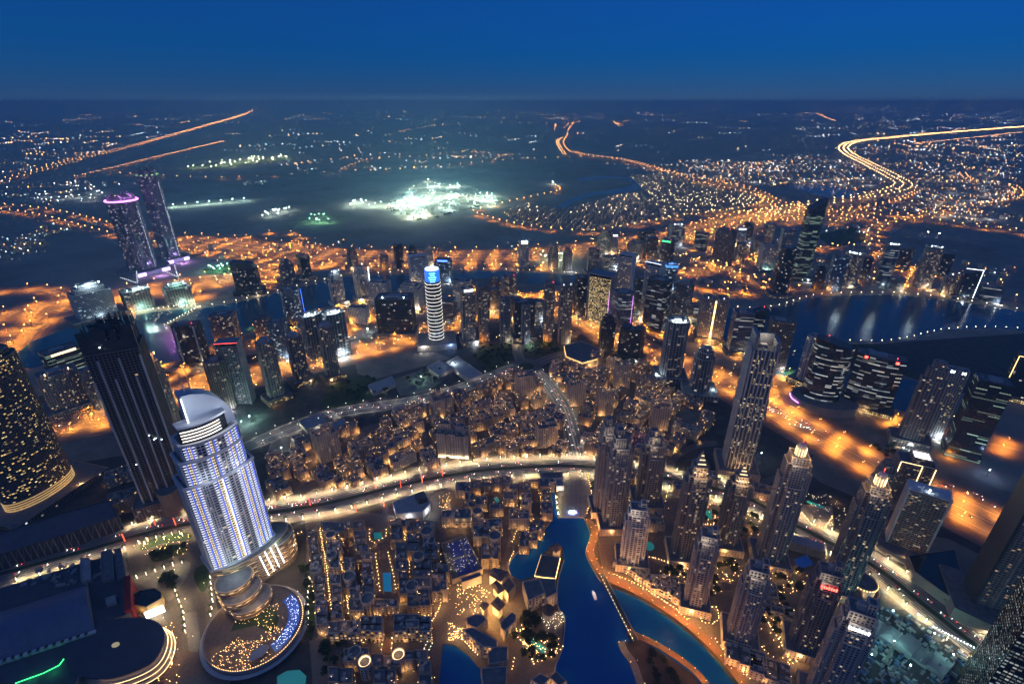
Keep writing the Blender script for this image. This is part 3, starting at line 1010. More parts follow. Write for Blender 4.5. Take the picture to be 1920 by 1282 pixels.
TCOUNT = [0]
def tower(label, u, v, vt, wpx, ratio, dyaw, style, shape='rect', crown='flat', pod=None, name='tower', extra=()):
    x, y, h, W, D, rz = spot_of(u, v, vt, wpx, ratio, dyaw)
    # the base point is the foot of the front: push the centre half a depth away from the camera
    r = hypot(x, y)
    x, y = x * (1 + D * .35 / r), y * (1 + D * .35 / r)
    h = max(h, 9)
    TCOUNT[0] += 1
    k = TCOUNT[0]
    T = Tower(name, label, 'tower' if h > 45 else 'building', (x, y), rz, style, h)
    P = {'rect': rect(W, D), 'cham': cham(W, D, W * .18), 'oval': oval(W, D, 20), 'round': oval(W, D, 24), 'cross': cross(W, D, min(W, D) * .2), 'bow': bow(W, D * .8, D * .2), 'lens': lens(W, D)}[shape]
    z0 = 0
    if crown == 'flat':
        T.shaft(P, z0, h)
        T.plant(W, D, h - .1, 4, k)
    elif crown == 'step':
        a = h * .8
        T.shaft(P, z0, a)
        T.shaft(scl(P, .76), a, h * .92)
        T.shaft(scl(P, .5), h * .92, h)
        T.plant(W * .5, D * .5, h - .1, 3, k, 3)
    elif crown == 'twin':
        T.shaft(P, z0, h * .93)
        for s_ in (-1, 1):
            T.shaft(shift(scl(P, .34, .8), s_ * W * .3, 0), h * .93, h)
        T.plant(W * .3, D * .5, h * .93, h * .05, k, 2)
    elif crown == 'frame':
        T.shaft(P, z0, h * .95)
        b = MB()
        fr = max(1.5, W * .05)
        for s_ in (-1, 1):
            b.box(s_ * (W / 2 - fr / 2 + .8), 0, 0, h, fr, D + 1.6)
        b.box(0, 0, h, h + fr, W + 1.6, D + 1.6, bottom=True)
        b.build('frame', m_light if style in ('resl', 'bluew', 'office') else m_grey, T.t)
        T.plant(W * .7, D * .8, h * .95 - .1, 3, k, 4)
    elif crown == 'slant':
        T.shaft(P, z0, h * .86, roof=False)
        b = MB()
        zt = [h * .86 + (h * .14) * (q[0] / W + .5) for q in P]
        b.prism(grow(P, .3), h * .86, h, 0, 0, zt=zt)
        b.build('crown', STY[style][0], T.t)
    elif crown == 'sail':
        T.shaft(P, z0, h * .8, roof=False)
        b = MB()
        n = 10
        prev = None
        for j in range(n + 1):
            t = j / n
            q = (-W / 2 + W * t, h * .8 + h * .2 * sqrt(max(0, 1 - t * t)))
            if prev:
                b.prism([(prev[0], -D / 2), (q[0], -D / 2), (q[0], D / 2), (prev[0], D / 2)], h * .8, q[1], 0, zt=[prev[1], q[1], q[1], prev[1]])
            prev = q
        b.build('crown', STY[style][0], T.t)
    elif crown == 'spire':
        T.shaft(P, z0, h * .78)
        T.shaft(scl(P, .7), h * .78, h * .87)
        T.shaft(scl(P, .4), h * .87, h * .92)
        T.mast(0, 0, h * .92, h, 1.2)
    elif crown == 'dome':
        T.shaft(P, z0, h * .92)
        b = MB()
        b.dome(0, 0, h * .92, W * .42, h * .08, 16, 5)
        b.build('dome', m_roofl, T.t)
    if pod:
        T.podium(W * pod[0], D * pod[1], pod[2], pod[3] if len(pod) > 3 else style)
    # light added before the front to brighten the base, no lamp built
    ek = k % 4
    lamp(T.t, (W * (.4 if k % 2 else -.4), -D / 2 - 7, 8), ((1, .6, .25), (.8, .93, 1), SODIUM, (1, .8, .5))[ek], 14000 if hypot(x, y) < 1300 else 22000, 0, .8)
    for e in extra:
        e(T, W, D, h)
    T.done()
    return T, W, D, h

def red(T, W, D, h):
    T.beacon(W * .3, -D * .3, h + 1)
def topsign(mat, col=None):
    def f(T, W, D, h):
        b = MB()
        b.box(0, -D / 2 - 1.0, h - 5, h - .5, W * .7, .6)
        b.build('lit_sign', mat, T.t)
    return f
def toplight(mat, watt=0, col=COOL):
    def f(T, W, D, h):
        b = MB()
        for s_ in (-1, 1):
            b.tube([(s_ * W * .3, -D * .3, h), (s_ * W * .3, -D * .3, h + 3)], .2, 4)
            b.ball(s_ * W * .3, -D * .3, h + 3.4, 1.0)
        b.build('flood_lamp', mat, T.t, kind='stuff')
        if watt:
            lamp(T.t, (0, -D * .5, h + 6), col, watt)
    return f
def edges(mat, r=.35, top=True, sides=(-1, 1), zf=0.0):
    def f(T, W, D, h):
        for s_ in sides:
            T.strip([(s_ * (W / 2 + .9), -D / 2 - .9, h * zf), (s_ * (W / 2 + .9), -D / 2 - .9, h + 1)], r, mat)
        if top:
            T.strip([(-W / 2 - .9, -D / 2 - .9, h + 1.5), (W / 2 + .9, -D / 2 - .9, h + 1.5)], r, mat)
    return f
def fins(n, mat, wid=2.2, proud=1.6):
    def f(T, W, D, h):
        for k in range(n):
            b = MB()
            b.box(-W / 2 + W * (k + .5) / n, -D / 2 - proud / 2, 0, h * .98, wid, proud)
            b.build('fin', mat, T.t)
    return f
def baselight(col, watt, dist=8):
    def f(T, W, D, h):
        lamp(T.t, (0, -D / 2 - dist, 10), col, watt, 0, 1.0)
    return f
def floodsign(mat):
    def f(T, W, D, h):
        b = MB()
        b.box(0, 0, h * .9, h * .97, W * 1.02 + 2, D * 1.02 + 2)
        b.build('lit_crown', mat, T.t)
    return f
def crane(T, W, D, h, a=.5, reach=38, lean=40):
    b = MB()
    b.tube([(W * .2, 0, h), (W * .2, 0, h + 16)], .7, 4)
    b.tube([(W * .2, 0, h + 15), (W * .2 + reach * cos(a), reach * sin(a) * .4, h + 15 + lean * .6)], [.9, .4], 4)
    o = b.build('crane', m_steel, T.t, kind='stuff')
    g = MB()
    for k in range(9):
        t = (k + 1) / 9.5
        g.ball(W * .2 + reach * cos(a) * t, reach * sin(a) * .4 * t, h + 15.8 + lean * .6 * t, .75)
    g.build('crane_lights', g_white, o, kind='stuff')
    lamp(T.t, (W * .2 + 8, -6, h + 16), COOL, 30000)

# ------------------------------------------------------------------ the list: where each stands in the photo, its top, its width, its shape
t_ = tower
# beyond the canal, before the far expressway
t_('grey apartment tower standing alone left of a darker twin beyond the canal', 543, 531, 488, 27, .8, 20, 'resg', 'cross', 'step', (1.5, 1.6, 12))
t_('dark slim tower with lit podium right of the grey apartment tower beyond the canal', 575, 525, 479, 22, .9, 25, 'dark', 'rect', 'flat', (1.8, 1.6, 12, 'busy'), extra=(red,))
t_('dark tower with a sail shaped curved top near the loop road', 470, 552, 490, 44, .5, -18, 'dark', 'rect', 'sail', (1.3, 1.4, 14))
t_('grey green apartment tower at the canal bend with plain top', 664, 505, 467, 21, .8, 20, 'res', 'cham', 'step', (1.4, 1.4, 10))
t_('lone dark slab tower nearest the sand, before the wide desert expressway', 750, 501, 459, 16, .8, 15, 'dark', 'rect', 'flat', (1.6, 1.4, 8))
t_('dark tower with a small mast, second of the trio on the sand', 776, 501, 461, 15, .9, -15, 'dark', 'rect', 'step')
t_('pale tower with stepped spire top, third of the trio on the sand', 806, 502, 456, 15, .9, 10, 'resl', 'cross', 'spire')
t_('pale blue glass slab behind the ringed round tower', 786, 532, 481, 34, .5, 12, 'bluew', 'rect', 'frame')
t_('dark teal glass slab just behind the ringed round tower', 834, 529, 487, 31, .6, -15, 'blue', 'rect', 'flat', extra=(topsign(g_blue),))
t_('squat small grey block beside the sand by the canal bend', 722, 503, 479, 15, .9, 10, 'resg')
t_('grey tower with bright white sign on its top beyond the canal', 981, 505, 454, 19, .9, 18, 'resl', 'rect', 'flat', (1.7, 1.6, 9, 'busy'), extra=(topsign(g_white), toplight(g_cool, 40000)))
t_('grey apartment block left of a red beaconed twin beyond the canal', 1037, 503, 463, 20, .8, 18, 'res', 'cham', 'step')
t_('apartment block with red beacons right of its grey twin beyond the canal', 1063, 508, 466, 19, .8, 18, 'resb', 'cham', 'step', extra=(red,))
t_('grey apartment tower on a broad podium at the east end of the canal', 1110, 515, 468, 23, .8, 18, 'res', 'cross', 'flat', (1.6, 1.6, 12), extra=(red,))
t_('tower with many lit windows behind the frame topped slab', 1133, 478, 434, 30, .8, -25, 'busy', 'rect', 'step')
t_('pale tower with a white lit side right behind the lit windowed tower', 1150, 478, 440, 12, .9, 10, 'resl', 'rect', 'flat', extra=(topsign(g_white),))
t_('broad dark green block on the near edge of the far expressway', 1208, 468, 429, 31, .7, 20, 'dark', 'rect', 'slant')
t_('black tower in front of the broad dark green block', 1217, 484, 446, 25, .8, 20, 'dark', 'rect', 'flat')
t_('low grey apartment slab left of the black tower', 1190, 486, 454, 26, .6, -18, 'res', 'rect', 'twin')
t_('dark tower with a green lit rooftop left of the interchange', 1248, 489, 451, 28, .8, -20, 'dark', 'cham', 'flat', extra=(topsign(g_green), red))
t_('office block with bright lit storeys beside the far expressway', 1264, 462, 422, 28, .8, 22, 'office', 'rect', 'flat', extra=(toplight(g_cool, 30000),))
t_('teal lit mid rise right of the bright storeyed office block', 1312, 470, 437, 27, .7, -20, 'darkoff', 'cham', 'flat')
t_('brown gridded slab with pale side wall in front of dark twins', 1352, 492, 431, 36, .6, -28, 'brown', 'rect', 'flat', (1.5, 1.4, 12), extra=(red,))
t_('block with a white lit rooftop frame behind the brown gridded slab', 1384, 462, 428, 20, .8, 15, 'bluew', 'rect', 'frame', extra=(topsign(g_white),))
t_('dark tower with dotted windows just left of the interchange', 1398, 458, 418, 17, .9, 15, 'dark', 'rect', 'flat')
t_('black tower with scattered bright windows near the interchange', 1435, 462, 421, 21, .9, 20, 'busy', 'cham', 'flat')
t_('low dark block between the brown slab and the scattered window tower', 1416, 478, 443, 22, .8, 20, 'resg')
t_('pale block on a green lit podium by the orange junction', 1432, 510, 459, 31, .7, 22, 'resl', 'rect', 'flat', (1.6, 1.5, 10, 'office'), extra=(baselight(TEAL, 60000),))
t_('grey frame topped tower behind the tall green glass tower', 1468, 478, 431, 25, .8, 20, 'resg', 'rect', 'frame', extra=(red,))
t_('small lit block between the brown slab and the pale block', 1384, 495, 457, 18, .8, 20, 'busy')
# canal bank and the row in front
t_('white lit apartment tower at the canal bank left of its twin', 636, 572, 510, 29, .9, 22, 'resl', 'cross', 'step', (1.3, 1.3, 9), extra=(toplight(g_white, 20000),))
t_('apartment tower with a bright white lit side at the canal bank', 682, 563, 503, 29, .9, 22, 'resl', 'cross', 'step', (1.3, 1.3, 9), extra=(edges(g_white, .9, False, (1,)),))
t_('low white office wing behind the black glass cube', 716, 572, 530, 42, .5, -28, 'resl', 'rect', 'flat')
t_('black glass cube building with a lit logo on its roof edge', 747, 628, 560, 72, .55, -14, 'dark', 'rect', 'flat', (1.15, 1.3, 9, 'resb'), extra=(toplight(g_cool),))
t_('terraced white office block left of the ringed round tower', 774, 580, 532, 46, .6, -25, 'resl', 'rect', 'step')
t_('office block with lit windows right behind the ringed round tower', 838, 605, 563, 40, .7, -20, 'office', 'rect', 'flat')
t_('low pale block behind the paired grey towers', 868, 565, 527, 36, .6, -22, 'resl', 'rect', 'flat')
t_('brown terraced block facing the canal behind the arc', 928, 556, 520, 22, .8, 15, 'brown', 'rect', 'step')
t_('lit mid rise with red beacons facing the canal', 955, 566, 519, 29, .8, 20, 'busy', 'rect', 'flat', extra=(red,))
t_('brown block in front of the canal terraced block', 927, 580, 543, 24, .8, 18, 'brown')
t_('grey twin shaft tower with white lit top at the start of the arc', 880, 648, 542, 29, .9, 16, 'res', 'cross', 'twin', (1.25, 1.2, 14), extra=(topsign(g_white),))
t_('grey tower tucked against the white topped one in the arc', 908, 640, 537, 23, 1, 12, 'res', 'cross', 'twin')
t_('slim dark tower standing alone in the middle of the arc', 947, 642, 560, 21, 1, 14, 'resg', 'cross', 'twin')
t_('broad dark glass block in the middle of the arc', 982, 640, 567, 40, .5, 10, 'dark', 'rect', 'flat', (1.2, 1.5, 12, 'busy'))
t_('slim tower before the broad dark glass block of the arc', 985, 646, 573, 18, 1, 14, 'resg', 'cross', 'twin')
t_('slim grey twin shaft tower right of the arc block', 1027, 640, 532, 21, 1, 10, 'res', 'cross', 'twin', extra=(red,))
t_('wider grey twin shaft tower at the right end of the arc', 1057, 644, 536, 26, .9, 14, 'res', 'cross', 'twin', extra=(toplight(g_white),))
t_('narrow dark tower left of the yellow lit office block', 1086, 592, 521, 22, 1, 14, 'dark', 'rect', 'flat')
t_('office block with its whole front lit yellow inside a black frame', 1124, 606, 516, 52, .55, -22, 'gold', 'rect', 'frame')
t_('wavy glass tower with violet lines in front of the yellow block', 1162, 623, 550, 50, .7, -15, 'office', 'lens', 'flat', extra=(edges(g_violet, .18, False),))
t_('tall white framed slab behind the wavy glass tower', 1168, 562, 478, 32, .45, -25, 'resl', 'rect', 'frame')
t_('white portal shaped slab tower left of the blue lit glass tower', 1215, 606, 494, 34, .5, -28, 'resl', 'rect', 'frame', extra=(edges(g_white, .25, True, ()),))
t_('glass tower with a blue lit crown between pale slabs', 1252, 545, 496, 24, .9, 15, 'blue', 'cham', 'flat', extra=(floodsign(glow('blue_crown', (.12, .42, 1), .9)), toplight(g_blue, 20000, (.2, .5, 1))))
t_('dark gridded tower in front of the white portal shaped slab', 1226, 620, 526, 44, .7, -22, 'darkoff', 'rect', 'flat')
t_('dark tower with a pale side at the east edge of the cluster', 1272, 605, 521, 36, .8, -24, 'resg', 'rect', 'slant', extra=(red,))
t_('dark shaft tower with a stepped top by the sodium lit road', 1135, 660, 593, 31, .9, 15, 'dark', 'cross', 'step')
t_('dark low tower with open roof frames before the east cluster', 1180, 676, 616, 46, .6, -15, 'dark', 'rect', 'twin', (1.3, 1.4, 12))
# left group on the near side of the canal
t_('grey gridded apartment block beside the marina', 432, 647, 591, 46, .7, -24, 'res', 'rect', 'flat')
t_('white tower with four vertical ribs by the marina', 372, 684, 609, 50, .6, -25, 'dark', 'bow', 'flat', (1.2, 1.3, 9, 'yel'), extra=(fins(4, m_light, 3.2, 2.5), red))
t_('white portal framed tower with a red sign behind the brown tower', 458, 756, 643, 44, .6, -24, 'resg', 'rect', 'frame', extra=(edges(g_red, .2, True, ()),))
t_('brown grey tower with balconies in front of the portal framed tower', 428, 766, 679, 42, .8, -20, 'brown', 'cham', 'flat')
t_('first of three slim round topped towers along the sodium road', 521, 752, 634, 33, .9, 18, 'res', 'cross', 'dome', (1.7, 1.5, 12, 'yel'))
t_('middle of three slim round topped towers along the sodium road', 568, 720, 625, 31, .9, 18, 'res', 'cross', 'dome', (1.7, 1.5, 12, 'yel'))
t_('last of three slim round topped towers along the sodium road', 626, 712, 605, 29, .9, 18, 'res', 'cross', 'dome', (1.7, 1.5, 12, 'yel'))
t_('dark blue glass tower behind the first slim round topped tower', 534, 672, 605, 36, .8, -22, 'blue', 'rect', 'flat')
t_('glass tower with blue neon edges above the marina', 556, 614, 546, 37, .8, 20, 'blue', 'cham', 'flat', (1.2, 1.2, 9), extra=(edges(g_blue, .3, False, (1,)),))
t_('unfinished apartment block under white floodlights, left of a pair', 594, 670, 592, 38, .9, 18, 'bare', 'rect', 'flat', extra=(toplight(g_cool, 60000),))
t_('unfinished apartment block under white floodlights, right of a pair', 636, 668, 588, 42, .9, 18, 'bare', 'rect', 'flat', (1.2, 1.2, 8), extra=(toplight(g_cool, 60000), baselight(COOL, 60000)))
t_('blue grey stepped block left of the marina promenade', 186, 598, 535, 64, .6, 12, 'bluew', 'rect', 'step', (1.5, 1.6, 9, 'resb'), extra=(toplight(g_cool, 60000), baselight(COOL, 9000)))
T_, W_, D_, H_ = t_('green lit building site below the purple crowned tower', 264, 580, 545, 46, .7, 10, 'bare', 'rect', 'flat', extra=(toplight(g_cool, 60000, TEAL), baselight(TEAL, 60000)))
crane(T_, W_, D_, H_, 2.6, 40, 40)
crane(T_, W_, D_, H_, 1.2, 26, 55)
T_, W_, D_, H_ = t_('green lit building site beside the marina yacht berths', 340, 572, 533, 44, .7, 10, 'bare', 'rect', 'step', extra=(toplight(g_cool, 60000, TEAL), baselight(TEAL, 60000)))
crane(T_, W_, D_, H_, 2.4, 44, 45)
crane(T_, W_, D_, H_, 1.5, 20, 60)
t_('green lit office block left of the dark unfinished tower', 134, 708, 658, 60, .6, 14, 'green', 'rect', 'flat', extra=(topsign(g_warm2),))
t_('round fronted beige block on an arcaded podium by the sodium road', 138, 772, 700, 60, .7, 5, 'resb', 'bow', 'flat', (1.5, 1.6, 16, 'resb'), extra=(toplight(g_warm),))
t_('slim beige tower with gold lit top behind the dark tower', 326, 812, 669, 38, .8, 22, 'resb', 'cross', 'step', extra=(toplight(g_warm, 20000, WARM),))
t_('dark slim block peeping out left of the unfinished dark tower', 192, 765, 694, 26, .9, 15, 'res')
# east side, along the bay
t_('black slim tower by the bay in front of the green glass tower', 1458, 556, 466, 33, .8, 22, 'dark', 'cham', 'flat', (1.5, 1.5, 9, 'busy'))
t_('very tall green glass tower with lit storeys by the bay', 1496, 526, 372, 36, .8, 24, 'green', 'cham', 'slant', (1.3, 1.3, 10, 'green'))
t_('dark blue tower left of the speckled tower on the bay shore', 1559, 545, 481, 28, .8, 18, 'blue', 'rect', 'flat', extra=(baselight(COOL, 6000),))
t_('curved tower speckled all over with white lights on the bay shore', 1586, 537, 476, 32, .6, -16, 'busy', 'bow', 'flat', (1.3, 1.3, 9, 'busy'), extra=(toplight(g_cool, 40000),))
t_('dark short tower right of the speckled tower', 1612, 522, 483, 24, .9, 15, 'dark')
t_('pale grey tower with lit bands on the bay shore', 1650, 536, 459, 26, .8, 20, 'office', 'bow', 'flat', (1.5, 1.4, 9), extra=(toplight(g_cool, 40000), baselight(COOL, 6000)))
t_('dark lattice topped tower behind the pale grey bay tower', 1690, 506, 463, 21, .9, -18, 'dark', 'rect', 'slant')
t_('dark tower strung with white lights on top by the bay', 1726, 540, 464, 32, .8, 20, 'busy', 'cham', 'flat', extra=(toplight(g_cool, 20000), baselight(COOL, 6000)))
t_('dim dark block at the far end of the bay shore', 1756, 520, 476, 30, .8, 18, 'dark')
t_('black tower outlined by bent white light tubes by the bay', 1803, 560, 505, 28, .7, 16, 'dark', 'rect', 'slant', (1.6, 1.5, 8, 'busy'), extra=(edges(g_white, .5, True, (1,)), baselight(COOL, 9000)))
t_('beige tower with gold lit spine at the canal mouth', 1326, 642, 561, 50, .7, 10, 'resb', 'rect', 'twin', (1.15, 1.2, 14, 'yel'), extra=(fins(1, g_gold, 3.2, 1.2), toplight(g_white), baselight(WARM, 60000, 14)))
t_('dark office tower with lit bands right of the gold spined tower', 1378, 664, 587, 38, .8, 18, 'office', 'rect', 'flat', (1.4, 1.3, 9))
t_('office tower with a curved white roof line and red beacons', 1404, 656, 577, 32, .8, 18, 'darkoff', 'rect', 'slant', extra=(red,))
t_('dull reddish unlit tower on the bay shore', 1445, 694, 603, 44, .7, 16, 'brown', 'rect', 'flat')
t_('white slab tower with a gold lit podium before the bay', 1508, 724, 634, 34, .7, -24, 'resl', 'rect', 'flat', (1.9, 1.8, 12, 'gold'), extra=(fins(2, m_light, 3, 2), baselight(WARM, 20000)))
t_('curved dark office block with red beacon beside the black oval tower', 1618, 768, 670, 78, .5, 6, 'darkoff', 'bow', 'flat', (1.2, 1.4, 9, 'gold'), extra=(red, topsign(g_red), baselight(WARM, 30000)))
t_('pale twin shaft apartment tower with violet sign beyond the expressway', 1700, 834, 682, 42, .8, 14, 'res', 'cross', 'step', (1.8, 1.5, 14, 'res'), extra=(baselight(COOL, 9000),))
t_('curved pale slab joined behind the twin shaft apartment tower', 1742, 818, 694, 34, .6, 14, 'resl', 'bow', 'flat', extra=(topsign(g_white),))
t_('dark glass block with teal storeys beyond the expressway', 1796, 856, 716, 58, .8, 16, 'green', 'rect', 'flat', (1.1, 1.1, 10, 'green'))
t_('dark tower with gold outlined edges at the right border', 1900, 748, 672, 50, .8, 12, 'dark', 'rect', 'flat', (1.5, 1.6, 9, 'gold'), extra=(edges(g_gold, .5, True),))
# unfinished tower in the east arc, with floodlit floors
t_('floodlit unfinished tower with bare floors above the old quarter', 1254, 712, 604, 44, .9, 16, 'bare', 'cham', 'flat', (1.6, 1.6, 12), extra=(toplight(g_cool, 60000), baselight(COOL, 60000)))
t_('rounded unfinished tower on stepped podium right of the floodlit one', 1308, 742, 656, 42, .9, 10, 'bare', 'oval', 'step', (1.7, 1.7, 12), extra=(baselight(COOL, 40000),))
t_('low white office wing beside the white lit building yard', 676, 606, 577, 38, .6, -22, 'resl', 'rect', 'flat')
t_('pale terraced block seen between the first arc towers', 902, 586, 548, 26, .8, 16, 'resb', 'rect', 'step')
t_('brown mid rise seen between the middle arc towers', 968, 602, 561, 24, .8, 14, 'brown', 'rect', 'flat')
t_('sandy block with lit rows behind the right end of the arc', 1012, 600, 566, 28, .7, -16, 'busy', 'rect', 'flat')
t_('slim grey block left of the narrow dark tower by the yellow office', 1070, 578, 530, 16, 1, 14, 'resg', 'rect', 'step')
t_('slim dark slab between the wavy glass tower and the white portal', 1193, 592, 522, 17, .9, 12, 'darkoff', 'rect', 'flat')
t_('low office block by the canal mouth left of the gold spined tower', 1300, 604, 572, 26, .7, 12, 'office', 'rect', 'flat')
t_('low lit block behind the tall white framed slab', 1142, 504, 482, 28, .7, 18, 'busy', 'rect', 'flat')
t_('small dark tower between the bay towers near the green glass tower', 1530, 542, 500, 19, .9, 16, 'dark', 'cham', 'step')
t_('low lit block right of the pale grey banded bay tower', 1676, 544, 522, 26, .7, 14, 'office', 'rect', 'flat')
t_('small tower left of the tube outlined black tower', 1772, 552, 520, 20, .9, 14, 'busy', 'rect', 'flat')
t_('low dark hall right of the tube outlined black tower', 1850, 566, 540, 34, .6, 12, 'darkoff', 'rect', 'flat')
t_('grey apartment slab between the marina block and the neon edged tower', 500, 640, 596, 30, .7, -18, 'res', 'rect', 'twin')
t_('low pale block behind the three slim round topped towers', 600, 640, 612, 40, .6, 14, 'resl', 'rect', 'flat')
print('towers', TCOUNT[0])

# ================================================================== THE OLD QUARTER: low sand coloured blocks round courts
STY['old'] = (m_beige, w_house, 3.6, 4.4, 2.9, 2.1, .3)
STY['old2'] = (m_ochre, w_house, 3.6, 4.4, 2.9, 2.1, .3)
STY['old3'] = (m_beige2, w_house, 3.7, 4.0, 2.5, 2.0, .35)
STY['arc'] = (m_beige2, glazing('arcade_openings', glass=(.03, .02, .015), prob=.5, c1=(1, .5, .14), c2=(1, .66, .3), power=.8, fx=0, fy=0), 4.5, 5.0, 1.8, 1.6, .5)
OLDN = [0]

def lerp(a, b, t):
    return tuple(a[k] + (b[k] - a[k]) * t for k in range(len(a)))

def ccw(p):
    s = sum(p[k][0] * p[(k + 1) % len(p)][1] - p[(k + 1) % len(p)][0] * p[k][1] for k in range(len(p)))
    return p if s > 0 else p[::-1]

def casbah(label, quad, h, seed, style='old', seg=None, lampw=1800, bulbs=7, name='old_town_block', group=None, cat='building', towers=1, vary=.22, rooflamps=2):
    """a block of joined houses: cells of uneven height along a four cornered plan, with parapets, stair boxes and wind towers"""
    rr = random.Random(seed)
    OLDN[0] += 1
    cx = sum(p[0] for p in quad) / 4
    cy = sum(p[1] for p in quad) / 4
    q = [(p[0] - cx, p[1] - cy) for p in quad]
    T = Tower(name, label, cat, (cx, cy), 0, style, h, group)
    e1 = hypot(q[1][0] - q[0][0], q[1][1] - q[0][1])
    e2 = hypot(q[2][0] - q[1][0], q[2][1] - q[1][1])
    if e2 > e1:
        q = q[1:] + q[:1]
        e1, e2 = e2, e1
    seg = seg or max(1, round(e1 / 13))
    rows = 2 if e2 > 20 else 1
    cut = [0.0] + sorted(min(.98, max(.02, (k + rr.uniform(-.2, .2)) / seg)) for k in range(1, seg)) + [1.0]
    g, l, r, pp, bx = T.g, T.l, T.r, MB(), MB()
    wall, gz, fh, bay, pw, sh, out = STY[style]
    for i in range(seg):
        for j in range(rows):
            t0, t1 = cut[i], cut[i + 1]
            s0, s1 = j / rows, (j + 1) / rows
            ins0, ins1 = (rr.choice((0, 0, .08, .14)) if j == 0 else 0), (rr.choice((0, 0, .08, .14)) if j == rows - 1 else 0)
            f = lambda t, s: lerp(lerp(q[0], q[1], t), lerp(q[3], q[2], t), s)
            p = ccw([f(t0, s0 + ins0), f(t1, s0 + ins0), f(t1, s1 - ins1), f(t0, s1 - ins1)])
            hh = max(fh * 1.1, round(h * rr.uniform(1 - vary, 1 + vary * .4) / fh) * fh)
            nf = max(1, round(hh / fh))
            g.prism(p, 0, hh - .2, 0, 0, cells=(bay, hh / nf), top=False)
            lattice(l, p, 0, hh, style)
            r.prism(grow(p, -.1), hh - .5, hh - .05, 0)
            pp.parapet(grow(p, .35), grow(p, -.35), hh, hh + 1.4)
            c0 = (sum(a[0] for a in p) / 4, sum(a[1] for a in p) / 4)
            ang = atan2(p[1][1] - p[0][1], p[1][0] - p[0][0])
            L1 = hypot(p[1][0] - p[0][0], p[1][1] - p[0][1])
            L2 = hypot(p[2][0] - p[1][0], p[2][1] - p[1][1])
            for _ in range(rr.choice((1, 1, 2, 3))):
                a, b_ = rr.uniform(-.3, .3), rr.uniform(-.3, .3)
                w0, d0 = rr.uniform(2.2, 5), rr.uniform(2, 4)
                bx.box(c0[0] + cos(ang) * a * L1 - sin(ang) * b_ * L2, c0[1] + sin(ang) * a * L1 + cos(ang) * b_ * L2, hh, hh + rr.uniform(1.2, 3.4), w0, d0, ang)
            if towers and rr.random() < .3:
                k = rr.randrange(4)
                x, y = lerp(p[k], c0, .28)
                th = hh + rr.uniform(3, 5.5)
                tw = rr.uniform(4, 5.5)
                l.box(x, y, hh - 1, th, tw, tw, ang)
                for a in range(4):
                    l.box(x + cos(ang + pi / 2 * a + pi / 4) * tw * .6, y + sin(ang + pi / 2 * a + pi / 4) * tw * .6, th, th + .9, .9, .9, ang)
    pp.build('parapet', wall, T.t, kind='stuff')
    bx.build('roof_box', m_beige2 if rr.random() < .5 else m_roofl, T.t, kind='stuff')
    # lamps on the walls and terraces
    lb = MB()
    n = 4
    for _ in range(bulbs):
        k = rr.randrange(4)
        a, b_ = q[k], q[(k + 1) % n]
        t = rr.random()
        x, y = lerp(a, b_, t)
        L = hypot(x, y) or 1
        x, y = x * (1 + 1.2 / L), y * (1 + 1.2 / L)
        lb.ball(x, y, rr.choice((2.6, 3.2, 6.4)), rr.uniform(.16, .3))
    for _ in range(rooflamps):
        k = rr.randrange(4)
        x, y = lerp(lerp(q[k], q[(k + 1) % 4], rr.random()), (0, 0), rr.choice((.06, .1, .3)))
        lb.ball(x, y, h * 1.1 + 1.6, rr.uniform(.2, .34))
    lb.build('wall_lamps', g_warm, T.t, kind='stuff')
    if lampw:
        k = min(range(4), key=lambda i_: (q[i_][1] + q[(i_ + 1) % 4][1]) + rr.uniform(-4, 4))
        a = lerp(q[k], q[(k + 1) % 4], rr.uniform(.25, .75))
        L = hypot(*a) or 1
        lamp(T.t, (a[0] * (1 + 4 / L), a[1] * (1 + 4 / L), 4.5), WARM, lampw, 0, .4)
        if rr.random() < .55:
            lamp(T.t, (rr.uniform(-3, 3), rr.uniform(-3, 3), h * 1.1 + 3), WARM, lampw * .4, 0, .4)
    T.done()
    return T

# ---- the upper quarter between the ring road and the boulevard: filled plot by plot
OCC = []          # taken circles
def free(x, y, r):
    return all(hypot(x - a, y - b_) > r + c_ for a, b_, c_ in OCC)

def near_line(pts, x, y, d):
    for a, b_ in zip(pts, pts[1:]):
        dx, dy = b_[0] - a[0], b_[1] - a[1]
        L = dx * dx + dy * dy or 1
        t = max(0, min(1, ((x - a[0]) * dx + (y - a[1]) * dy) / L))
        if hypot(x - a[0] - t * dx, y - a[1] - t * dy) < d:
            return True
    return False

def quad_at(x, y, w_, d_, a):
    c, s = cos(a), sin(a)
    return [(x + px_ * c - py * s, y + px_ * s + py * c) for px_, py in ((-w_ / 2, -d_ / 2), (w_ / 2, -d_ / 2), (w_ / 2, d_ / 2), (-w_ / 2, d_ / 2))]

ROADLINES = [(BLVD, 27), (AVE, 19), (RING2, 24)] + [(survey(px, 4), wd / 2 + 5) for px, wd in STREETS]

